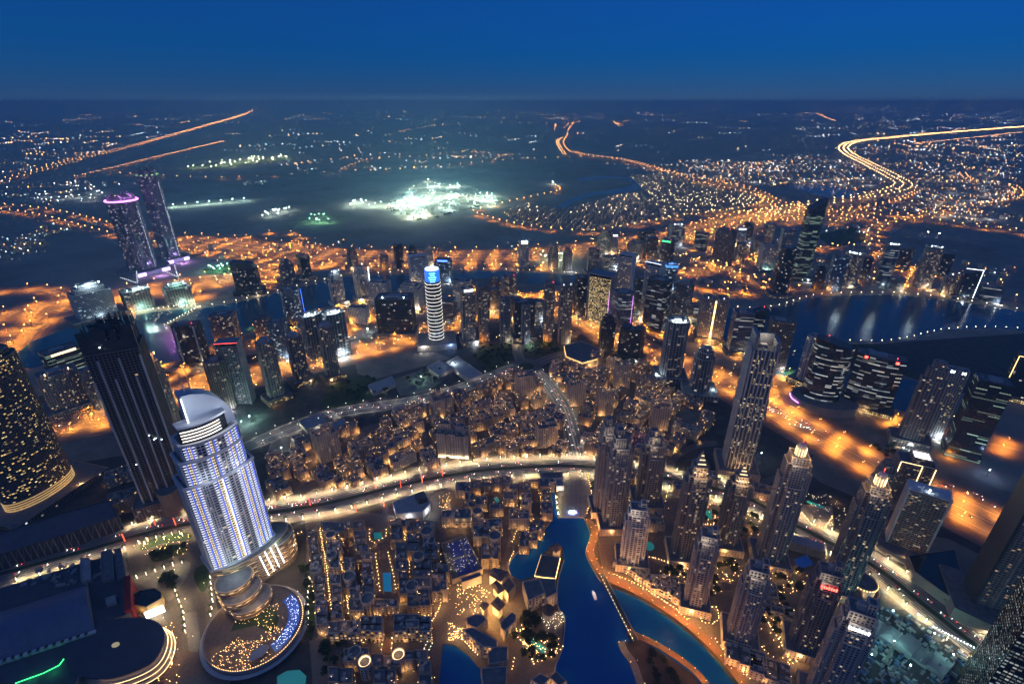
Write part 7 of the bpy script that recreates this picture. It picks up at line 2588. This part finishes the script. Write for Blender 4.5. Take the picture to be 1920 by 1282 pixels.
# cars
def car_mesh(col, seed):
    b = MB()
    b.prism([(-2.2, -.9), (2.0, -.9), (2.25, -.6), (2.25, .6), (2.0, .9), (-2.2, .9)], .35, .95, 0, 0)
    c = [(-1.7, -.78), (1.0, -.78), (1.0, .78), (-1.7, .78)]
    t = [(-1.3, -.65), (.35, -.65), (.35, .65), (-1.3, .65)]
    for k in range(4):
        l = (k + 1) % 4
        b.face([(*c[k], .95), (*c[l], .95), (*t[l], 1.5), (*t[k], 1.5)], 1)
    b.face([(*q, 1.5) for q in t], 0)
    for X in (-1.4, 1.4):
        for Y in (-.85, .85):
            b.prism([(X + .33 * cos(a), Y * 1.0) for a in (0, pi)] + [(X - .33, Y * .8), (X + .33, Y * .8)], 0, .62, 4)
    for Y in (-.6, .6):
        b.box(2.3, Y, .55, .85, .18, .45, 0, 2)
        b.box(-2.25, Y, .6, .88, .14, .5, 0, 3)
    return b.mesh('car', [paint('car_paint_%d' % seed, col, .35, .02), m_glassd, g_head, g_tail, m_black])
g_head = glow('headlight', (1, .95, .85), 30)
g_tail = glow('tail_light', (1, .05, .02), 14)
CARS = [car_mesh(c, k) for k, c in enumerate(((.7, .7, .7), (.05, .05, .06), (.3, .31, .33), (.35, .03, .03), (.6, .55, .45)))]
CN = ['white', 'black', 'grey', 'red', 'beige']
NC = 0
def cars_on(pts, offs, gap, where, z=.3, n=999):
    global NC
    for off in offs:
        x0 = rr.uniform(0, gap)
        for x, y, a in along(side(pts, off), gap, x0):
            if rr.random() < .45 or not in_frame(x, y, 5) or NC > 290 or n <= 0:
                continue
            jx = rr.uniform(-gap * .3, gap * .3)
            k = rr.choice((0, 0, 0, 1, 2, 2, 3, 4))
            x, y = x + cos(a) * jx, y + sin(a) * jx
            o = put('car', CARS[k], loc=(x, y, z), rotz=a + (pi if off > 0 else 0))
            tag(o, f'{CN[k]} car driving {where}', 'car', f'{CN[k]} cars {where}')
            NC += 1
            n -= 1
cars_on(BLVD, (-7.5, -11.5, 7.5, 11.5), 34, 'on the palm boulevard')
cars_on(survey([(500, 960), (560, 953), (620, 942)], 4), (7.5, 11.5), 6.5, 'in the queue beside the lit hotel', n=26)
cars_on(AVE, (-4, 4), 26, 'on the avenue to the roundabout')
cars_on(RING2, (-5, -9, 5, 9), 40, 'on the ring road')
cars_on([q for q in E3 if q[0] > 150], (-10, -14, -19, 10, 14, 19), 58, 'on the orange expressway, east part', .5)
cars_on([q for q in E3 if q[0] < 150], (-10, -19, 10, 14), 70, 'on the orange expressway, west part', .5)
cars_on(survey([(1440, 760), (1490, 785), (1530, 805)], 4), (-6, -10, -14, 6), 9, 'queuing at the junction below the oval tower', .5, n=34)
cars_on(survey([(1765, 900), (1840, 925), (1900, 960)], 4), (-16, -8, 0, 8, 16), 12, 'parked on the sandy lot by the expressway', .4, n=40)
print('cars', NC)

# yachts in the marina
yh, yc = MB(), MB()
yh.prism([(-9, -2.2), (4, -2.4), (9.5, 0), (4, 2.4), (-9, 2.2)], 0, 2.0, 0, 0)
yc.prism([(-5, -1.7), (2, -1.7), (4, 0), (2, 1.7), (-5, 1.7)], 2.0, 3.8, 0, 1)
yc.box(-2, 0, 3.8, 5, 4, 2.4)
yhm, ycm = yh.mesh('hull', m_white), yc.mesh('cabin', [m_glassd, m_white])
for k, (u, v) in enumerate(((205, 604), (215, 606), (226, 601), (290, 590), (296, 596), (301, 588), (318, 588), (350, 592), (358, 586), (280, 600), (256, 600), (372, 590))):
    x, y = at(u, v, .5)
    t = thing('yacht', 'white motor yacht berthed in the marina', 'yacht', (x, y, .45), rr.uniform(-.3, .3) + pi / 2, 'yachts in the marina')
    put('hull', yhm, t)
    put('cabin', ycm, t)
for px in ([(190, 610), (205, 600)], [(212, 612), (222, 598)], [(250, 606), (254, 590)], [(290, 604), (300, 584)], [(312, 611), (372, 579)]):
    bridge('lamp lit timber jetty in the marina reaching %s' % {190: 'out nearest the blue grey block', 212: 'out second from the blue grey block', 250: 'out below the middle of the arch', 290: 'between the moored yachts', 312: 'aslant across the basin'}[px[0][0]], px, 4, 1.4, g_palm, m_teak, 9, False, 'jetty')

# building site in the lower right, under teal floodlights
SITE = [(1592, 1150), (1640, 1135), (1700, 1150), (1770, 1190), (1830, 1240), (1790, 1320), (1600, 1320), (1585, 1220)]
sheet('building_site_ground', SITE, .5, m_urban)
SW = [at(*q) for q in SITE]
t = thing('building_site', 'floodlit building site with slabs, formwork and stacked materials in the lower right', 'building site', (*at(1690, 1225), .5))
ox, oy = t.location[0], t.location[1]
b, b2, b3 = MB(), MB(), MB()
x0, x1 = min(q[0] for q in SW), max(q[0] for q in SW)
y0, y1 = min(q[1] for q in SW), max(q[1] for q in SW)
c = 0
while c < 420:
    x, y = rr.uniform(x0, x1), rr.uniform(y0, y1)
    if inside(SW, x, y):
        c += 1
        (b if c % 3 else b2).box(x - ox, y - oy, 0, rr.choice((.6, 1, 1.6, 2.5, 4)), rr.uniform(1.5, 8), rr.uniform(.6, 4), rr.choice((.5, .5 + pi / 2)) + rr.uniform(-.1, .1))
for k in range(5):
    x, y = at(1640 + k * 30, 1180 + k * 18)
    b3.box(x - ox, y - oy, 0, 3.5 + (k % 3) * 3, 24, 15, .55, bottom=False)
    for q in range(8):
        b3.box(x - ox + rr.uniform(-11, 11), y - oy + rr.uniform(-7, 7), 0, 8 + rr.uniform(0, 4), .7, .7)
b.build('materials', m_conc, t, kind='stuff')
b2.build('formwork', paint('formwork', (.12, .2, .3), .8, .4, .3), t, kind='stuff')
b3.build('slab', m_conc, t, kind='stuff')
for k, (u, v) in enumerate(((1610, 1185), (1668, 1158), (1670, 1215), (1745, 1200), (1628, 1240), (1715, 1165), (1700, 1260), (1780, 1240))):
    x, y = at(u, v)
    f = thing('floodlight_mast', 'tall floodlight mast on the teal lit building site, lower right', 'floodlight', (x, y, .5), 0, 'floodlight masts of the building site')
    b = MB(); b.tube([(0, 0, 0), (0, 0, 12)], [.25, .15], 5); b.build('pole', m_steel, f)
    b = MB(); b.ball(0, 0, 12.5, .8); b.build('lamp_head', g_cool, f)
    lamp(f, (0, 0, 13.6), (.32, 1, .9), 4600)
for k, (u, v, a, lb_) in enumerate(((1655, 1250, .8, 'yellow tower crane in the middle of the building site'), (1800, 1265, 2.4, 'tower crane with a lamp strung boom at the edge of the building site'))):
    x, y = at(u, v)
    t = thing('tower_crane', lb_, 'crane', (x, y, .5), a)
    b = MB()
    for s_ in ((-.8, -.8), (.8, -.8), (.8, .8), (-.8, .8)):
        b.tube([(*s_, 0), (*s_, 42)], .14, 4)
    for q in range(20):
        b.tube([(-.8, -.8, q * 2.1), (.8, -.8, q * 2.1 + 2.1)], .08, 3)
        b.tube([(.8, .8, q * 2.1), (-.8, .8, q * 2.1 + 2.1)], .08, 3)
    b.build('mast', paint('crane_yellow%d' % k, (.45, .3, .04), .6), t, kind='stuff')
    b = MB()
    for Y in (-.6, .6):
        b.tube([(-12, Y, 42), (38, Y, 42)], .14, 4)
    b.tube([(-8, 0, 43.4), (36, 0, 43.4)], .14, 4)
    for q in range(24):
        b.tube([(-8 + q * 1.9, -.6, 42), (-7 + q * 1.9, 0, 43.4)], .07, 3)
    b.tube([(0, 0, 42), (0, 0, 49)], .2, 4)
    b.tube([(0, 0, 49), (30, 0, 43.4)], .08, 3)
    b.tube([(0, 0, 49), (-11, 0, 42)], .08, 3)
    b.build('jib', m_steel, t, kind='stuff')
    b = MB(); b.box(-10.5, 0, 40, 42, 3, 1.6); b.build('counterweight', m_conc, t)
    if k:
        b = MB()
        for q in range(14):
            b.ball(2 + q * 2.6, 0, 44, .42)
        b.build('boom_lamp', g_cool, t, kind='stuff')
# floodlit plots round the hotel: small sites in the upper left of the old quarter
for u, v, w_, col, lb_ in ((470, 790, 60000, TEAL, 'floodlight mast on the green lit site behind the crowned hotel'), (455, 800, 30000, COOL, 'second floodlight mast on the green lit site behind the crowned hotel'), (530, 850, 9000, COOL, 'floodlight mast in the yard behind the old quarter'),
                      (850, 690, 15000, COOL, 'floodlight mast of the school yard'), (790, 715, 12000, TEAL, 'floodlight mast on the green sports field'), (655, 640, 26000, COOL, 'floodlight mast at the white lit building yard'), (690, 625, 20000, COOL, 'floodlight mast left of the black glass cube'),
                      (1335, 740, 16000, COOL, 'floodlight mast beside the rounded unfinished tower'), (1230, 712, 14000, COOL, 'floodlight mast at the floodlit unfinished tower'), (1425, 860, 6000, COOL, 'floodlight mast behind the fluted tower'), (1850, 892, 9000, (.3, .5, 1), 'blue floodlight mast on the sandy lot'),
                      (1690, 850, 8000, COOL, 'floodlight mast before the twin shaft tower'), (760, 470, 1, SODIUM, 'lone lamp mast on the desert edge')):
    x, y = at(u, v)
    f = thing('site_floodlight', lb_, 'floodlight', (x, y, .3))
    b = MB(); b.tube([(0, 0, 0), (0, 0, 12)], [.25, .15], 5); b.build('pole', m_steel, f)
    b = MB(); b.ball(0, 0, 12.5, .9); b.build('lamp_head', g_cool if col is not SODIUM else g_sod, f)
    lamp(f, (0, 0, 13.8), col, w_)
# school buildings under the ring road
for px, h, lb_ in (([(836, 680), (858, 668), (905, 702), (880, 712)], 10, 'long pale school hall beside the park'), ([(800, 688), (825, 676), (850, 690), (822, 704)], 9, 'flat school block left of the long pale hall'), ([(690, 722), (735, 705), (742, 720), (700, 738)], 7, 'low pale yard building on the walled gardens'),
                  ([(560, 790), (600, 775), (612, 792), (575, 806)], 9, 'low shed beside the ring road'), ([(735, 766), (775, 756), (780, 770), (742, 780)], 8, 'low white house below the ring road'), ([(600, 800), (645, 785), (655, 800), (612, 815)], 8, 'long low house at the head of the old quarter')):
    hall(lb_, px, h, m_beige2, m_roofl, 'low_house', light=500, lcol=(.9, .95, 1))
t, p = hall('square hotel with gold lit cornice beside the park', [(1058, 648), (1090, 640), (1128, 655), (1122, 672), (1092, 680), (1062, 668)], 20, style='old3', name='square_hotel', cat='hotel', eave=g_gold, light=4200)

# ================================================================== THE FAR PLAIN
rr = random.Random(77)
def scatter(px, n, seed, pixel=True):
    """n points inside an outline of the photo, on the ground"""
    q = random.Random(seed)
    u0, u1 = min(p[0] for p in px), max(p[0] for p in px)
    v0, v1 = min(p[1] for p in px), max(p[1] for p in px)
    out = []
    while len(out) < n:
        u, v = q.uniform(u0, u1), q.uniform(v0, v1)
        if inside(px, u, v):
            out.append(at(u, v))
    return out
# floodlit works on the plain
mp = MB(); mp.tube([(0, 0, 0), (0, 0, 18)], [.5, .3], 5)
mpm = mp.mesh('pole', m_steel)
heads = {}
def mast(x, y, label, group, col, watt, r=1.6, s=60, name='works_floodlight', z=18):
    t = thing(name, label, 'floodlight', (x, y, .1), 0, group)
    put('pole', mpm, t)
    k = (col, r, s)
    if k not in heads:
        b = MB(); b.ball(0, 0, 18.6, r); heads[k] = b.mesh('lamp_head', glow('mast_glow_%d' % len(heads), col, s))
    put('lamp_head', heads[k], t)
    if watt:
        lamp(t, (0, 0, 21), col, watt, 0, 1.5)
BIG = [(720, 392), (735, 372), (770, 352), (800, 336), (845, 344), (890, 354), (962, 374), (925, 386), (870, 392), (812, 411), (776, 411)]
for k, (x, y) in enumerate(scatter(BIG, 62, 1)):
    c = ((.62, 1, .82), (.8, 1, .7), (.55, 1, .95))[k % 3]
    mast(x, y, 'dazzling floodlight mast on the huge floodlit works in the desert', 'floodlight masts of the desert works', c, 300000, rr.uniform(.9, 1.8), 50)
for k, (x, y) in enumerate(scatter([(620, 384), (655, 378), (720, 382), (715, 390), (650, 390)], 10, 2)):
    mast(x, y, 'floodlight mast in the small arm of the desert works', 'floodlight masts of the small arm', (.7, 1, .85), 110000, 1.6, 45)
for k, (x, y, _) in enumerate(along([at(326, 389), at(470, 376)], 62)):
    mast(x, y, 'floodlight mast in the straight row beside the petal towers', 'floodlight masts in a straight row', (.6, 1, .95), 150000, 2.0, 70)
for k, (x, y) in enumerate(scatter([(345, 318), (380, 308), (470, 296), (548, 292), (553, 298), (450, 311), (360, 320)], 38, 3)):
    mast(x, y, 'floodlight mast on the long yellow green lit sports strip', 'floodlight masts of the sports strip', (.95, 1, .6), 300000 if k % 2 else 0, 2.4, 60)
for k, (x, y) in enumerate(scatter([(478, 408), (500, 398), (552, 393), (545, 402), (500, 412)], 14, 4)):
    mast(x, y, 'floodlight mast on the small white lit yard in the desert', 'floodlight masts of the white lit yard', (.75, 1, .95), 60000 if k % 2 else 0, 1.6, 50)
for k, (x, y) in enumerate(scatter([(565, 415), (590, 405), (612, 408), (620, 420), (595, 424)], 10, 5)):
    mast(x, y, 'floodlight mast on the green lit compound in the desert', 'floodlight masts of the green compound', (.35, 1, .5), 50000 if k % 2 else 0, 1.4, 30)
for k, (x, y) in enumerate(scatter([(70, 350), (110, 340), (200, 342), (190, 380), (120, 385), (60, 378)], 26, 6)):
    mast(x, y, 'white yard lamp in the settlement left of the petal towers', 'white yard lamps of the settlement', (.8, .95, 1), 50000 if k % 3 == 0 else 0, 1.6, 45)
mast(*at(1037, 346), 'single very bright floodlight mast beside the lagoon', None, (.85, 1, .95), 250000, 3.0, 90)
for k, (x, y) in enumerate(scatter([(1010, 480), (1035, 474), (1075, 480), (1070, 496), (1020, 498)], 12, 7)):
    mast(x, y, 'floodlight on the green lit garden behind the white signed tower', 'floodlights of the green garden', (.8, 1, .6), 40000 if k % 2 else 0, 1.2, 40)
for k, (x, y) in enumerate(scatter([(390, 505), (445, 494), (450, 508), (400, 514)], 10, 8)):
    mast(x, y, 'floodlight on the green lit depot near the sail topped tower', 'floodlights of the green depot', (.4, 1, .7), 50000 if k % 2 else 0, 1.3, 35)
for k, (x, y, _) in enumerate(along([at(1738, 443), at(1778, 447)], 40)):
    mast(x, y, 'white lamp on the dark wetland edge', 'white lamps on the wetland edge', (.9, .97, 1), 0, 1.8, 50)
# tents and sheds of the works
b = MB()
for x, y in scatter(BIG, 260, 9):
    b.box(x, y, .1, rr.uniform(3, 7), rr.uniform(8, 30), rr.uniform(6, 14), rr.uniform(0, 3))
o = b.build('works_sheds', m_plot, kind='stuff')
tag(o, 'pale sheds and cabins crowding the floodlit desert works', 'sheds')

# villas: the nearest 300 as houses of their own
def villa_mesh(seed):
    q = random.Random(seed)
    b = MB()
    b.box(0, 0, 0, 7.2, 15, 11, 0, 0, 1)
    b.box(q.uniform(-4, 4), q.uniform(-6, -4), 0, 4, 8, 6, 0, 0, 1)
    b.box(q.uniform(-3, 3), 1, 7.2, 9.2, 5, 4, 0, 0, 1)
    b.parapet(rect(15.4, 11.4), rect(14.4, 10.4), 7.2, 8.0, 0)
    for k in range(5):
        b.box(-6 + k * 3, -5.55, 1.0 + 3.3 * (k % 2), 2.8 + 3.3 * (k % 2), 1.5, .2, 0, 2 if q.random() < .5 else 3)
    for k in range(1 if seed in (1, 3) else 0):
        b.box(q.uniform(-9, 9), -9.0, 0, 1.7, .8, .8, 0, 4)
    return b.mesh('villa', [m_taupe, m_roof, glow('villa_window_%d' % seed, (1, .7, .35), 1.2), m_glassd, glow('villa_lamp_%d' % seed, (1, .66, .3), 14)])
VM = [villa_mesh(k) for k in range(5)]
VIL = []
CRES = [(945, 395), (990, 380), (1040, 392), (1060, 393), (1110, 380), (1150, 366), (1200, 362), (1225, 372), (1180, 330), (1240, 325), (1330, 345), (1400, 362), (1418, 378), (1370, 392), (1290, 404), (1200, 417), (1110, 432), (1020, 425), (960, 410)]
CW = [at(*q) for q in CRES]
c0 = at(1110, 350)
for ring in range(1, 60):
    r = 120 + ring * 27
    n = int(2 * pi * r / 25)
    for k in range(n):
        a = 2 * pi * k / n
        if (k + ring) % 9 == 0:
            continue
        x, y = c0[0] + cos(a) * r + rr.uniform(-2, 2), c0[1] + sin(a) * r + rr.uniform(-2, 2)
        if inside(CW, x, y):
            VIL.append((x, y, a + pi / 2 + rr.uniform(-.1, .1)))
VIL.sort(key=lambda q: hypot(q[0], q[1]))
vb = [MB() for _ in range(5)]
print('villas', len(VIL))
vs, vl = MB(), MB()
for k, (x, y, a) in enumerate(VIL):
    if k < 300:
        sec = 'nearest the boundary road' if k < 110 else ('in the middle streets' if k < 210 else 'towards the lagoon')
        o = put('villa', VM[k % 5], loc=(x, y, .15), rotz=a)
        tag(o, f'pale flat roofed villa of the crescent estate, {sec}', 'villa', f'crescent estate villas {sec}')
    else:
        vs.box(x, y, .1, rr.uniform(5, 9), 14, 11, a, 0)
        if rr.random() < .3:
            vl.box(x + rr.uniform(-10, 10), y - 9, 1, 2.6, 1.8, 1.8, a)
o = vs.build('distant_villas', m_taupe, kind='stuff')
tag(o, 'pale villas filling the far part of the crescent estate', 'villas')
o = vl.build('distant_villa_lamps', glow('estate_lamp', (1, .74, .42), 20), kind='stuff')
tag(o, 'warm garden lamps among the far villas of the crescent estate', 'lamps')
ES = put('estate_street_lamps', None)
for k in range(0, len(VIL), 9):
    x, y, a = VIL[k]
    lamp(o, (x + 8, y - 9, 7), (1, .7, .38), 4500, 0, 1)
bpy.data.objects.remove(ES)

# the distant city: houses as one mass, their lights by colour
ZONES = [
    ([(0, 228), (120, 218), (300, 208), (460, 204), (400, 232), (250, 270), (60, 315), (0, 330)], 300, (3, 3, 1, 3)), ([(0, 352), (120, 338), (200, 336), (205, 392), (0, 384)], 70, (3, 3, 1, 2)), ([(0, 440), (110, 455), (140, 462), (60, 480), (0, 500)], 60, (3, 3, 2, 2)),
    ([(430, 252), (560, 240), (720, 240), (700, 296), (560, 292), (440, 288)], 110, (4, 2, 2, 1)), ([(480, 208), (900, 204), (1400, 204), (1900, 203), (1900, 226), (1400, 222), (900, 226), (500, 226)], 420, (4, 3, 1, 2)),
    ([(640, 240), (1000, 250), (1010, 306), (900, 306), (700, 318), (640, 320)], 130, (3, 3, 1, 3)), ([(840, 285), (930, 282), (940, 300), (850, 300)], 60, (2, 4, 0, 4)),
    ([(1500, 290), (1585, 296), (1640, 325), (1672, 345), (1640, 362), (1560, 350), (1480, 346), (1400, 352), (1290, 332), (1180, 304), (1280, 320), (1420, 308)], 620, (3, 4, 1, 3)),
    ([(1620, 274), (1760, 262), (1920, 252), (1920, 440), (1840, 420), (1720, 400), (1712, 350), (1640, 305)], 1050, (3, 4, 1, 4)), ([(1500, 222), (1700, 210), (1920, 206), (1920, 236), (1700, 254), (1600, 264), (1490, 270)], 260, (4, 2, 2, 1)),
    ([(1000, 228), (1480, 216), (1480, 302), (1150, 288), (1090, 270)], 70, (3, 2, 2, 1)), ([(380, 338), (450, 336), (520, 342), (510, 352), (400, 352)], 20, (3, 1, 3, 0)), ([(700, 316), (780, 310), (785, 318), (705, 324)], 30, (3, 2, 2, 1)),
    ([(1290, 300), (1420, 305), (1480, 300), (1470, 330), (1330, 330)], 160, (4, 3, 1, 2)), ([(460, 300), (640, 300), (640, 318), (520, 325)], 30, (3, 1, 2, 2)), ([(340, 455), (640, 468), (640, 500), (520, 505), (360, 490)], 60, (1, 3, 0, 6)),
    ([(640, 490), (1060, 492), (1060, 505), (640, 512)], 40, (2, 3, 1, 4)), ([(1280, 560), (1420, 500), (1480, 520), (1450, 545), (1360, 560)], 40, (2, 4, 1, 3)), ([(1540, 500), (1900, 500), (1900, 555), (1700, 545), (1540, 540)], 90, (3, 3, 2, 2)), ([(1540, 430), (1630, 424), (1640, 448), (1560, 462)], 16, (1, 2, 2, 1)),
]
LG = [MB() for _ in range(4)]
HB = MB()
for zi, (px, n, mix) in enumerate(ZONES):
    bag = [k for k in range(4) for _ in range(mix[k])]
    pts = []
    for x, y in scatter(px, max(4, int(n * .24)), 200 + zi):
        a_ = rr.choice((.35, .35 + pi / 2, 1.2, 1.2 + pi / 2)) + rr.uniform(-.08, .08)
        g_ = rr.uniform(32, 60) * (1 + hypot(x, y) / 9000)
        pts += [(x + cos(a_) * g_ * j + rr.uniform(-6, 6), y + sin(a_) * g_ * j + rr.uniform(-6, 6)) for j in range(rr.choice((1, 2, 3, 4, 5, 7)))]
    for x, y in pts:
        d = hypot(x, y)
        k = rr.choice(bag)
        s = min(17.0, (.55 + (.00026 if d < 8000 else .0004) * d) * rr.choice((.4, .5, .6, .7, .9, 1.4)))
        LG[k].ball(x, y, rr.uniform(5, 14), s)
        if rr.random() < .6 and d < 14000:
            HB.box(x + rr.uniform(-14, 14), y + 12 + rr.uniform(0, 14), 0, rr.uniform(5, 18), rr.uniform(10, 26), rr.uniform(9, 18), rr.uniform(0, 3))
for k, (nm, c, s) in enumerate((('white', (.9, .93, 1), 15), ('amber', (1, .62, .26), 18), ('cool', (.5, .85, 1), 15), ('orange', (1, .36, .08), 24))):
    o = LG[k].build('distant_city_lights', glow('distant_%s' % nm, c, s), kind='stuff')
    tag(o, f'countless {nm} lights scattered over the distant city', 'lights')
o = HB.build('distant_houses', m_beige, kind='stuff')
tag(o, 'mass of low houses between the far highways', 'houses')
# soft light of those districts on their own ground
for zi, (px, n, mix) in enumerate(ZONES[:1] + ZONES[7:10] + ZONES[13:14]):
    for k, (x, y) in enumerate(scatter(px, min(36, 8 + n // 30), 400 + zi)):
        if hypot(x, y) < 12000:
            lamp(o, (x, y, 16), ((1, .8, .55), (.85, .92, 1))[k % 2], 50000, 0, 2)
# near district street dots between the towers
SB = MB()
for px, n in (([(640, 560), (900, 560), (860, 640), (660, 650)], 70), ([(840, 550), (1080, 545), (1090, 640), (860, 640)], 80), ([(1080, 540), (1290, 540), (1290, 640), (1120, 650)], 80), ([(1290, 640), (1420, 690), (1380, 740), (1320, 720)], 24), ([(380, 640), (640, 590), (640, 700), (420, 740)], 60),
             ([(1100, 440), (1290, 430), (1290, 530), (1100, 520)], 70), ([(1290, 440), (1470, 430), (1470, 500), (1290, 500)], 70), ([(1480, 640), (1700, 740), (1900, 830), (1700, 830), (1500, 740)], 40)):
    for x, y in scatter(px, n, 600 + n):
        SB.ball(x, y, rr.uniform(3, 7), rr.uniform(.35, .7))
o = SB.build('district_street_lights', glow('street_dot', (1, .6, .25), 24), kind='stuff')
tag(o, 'small warm street lights between the business district towers', 'street lights')

# ------------------------------------------------------------------ the evening haze
b = MB()
b.box(0, 21700, -1, 585, 102000, 50600, bottom=True)
hz, t, p_ = _mat('haze_air')
t.nodes.remove(p_)
pv = t.nodes.new('ShaderNodeVolumePrincipled')
pv.inputs['Density'].default_value = HAZE
pv.inputs['Color'].default_value = (.48, .80, 1, 1)
pv.inputs['Anisotropy'].default_value = 0
t.links.new(pv.outputs[0], t.nodes['Material Output'].inputs['Volume'])
ho = b.build('haze', hz, kind='stuff')
tag(ho, 'thin blue evening haze over the whole city', 'haze')
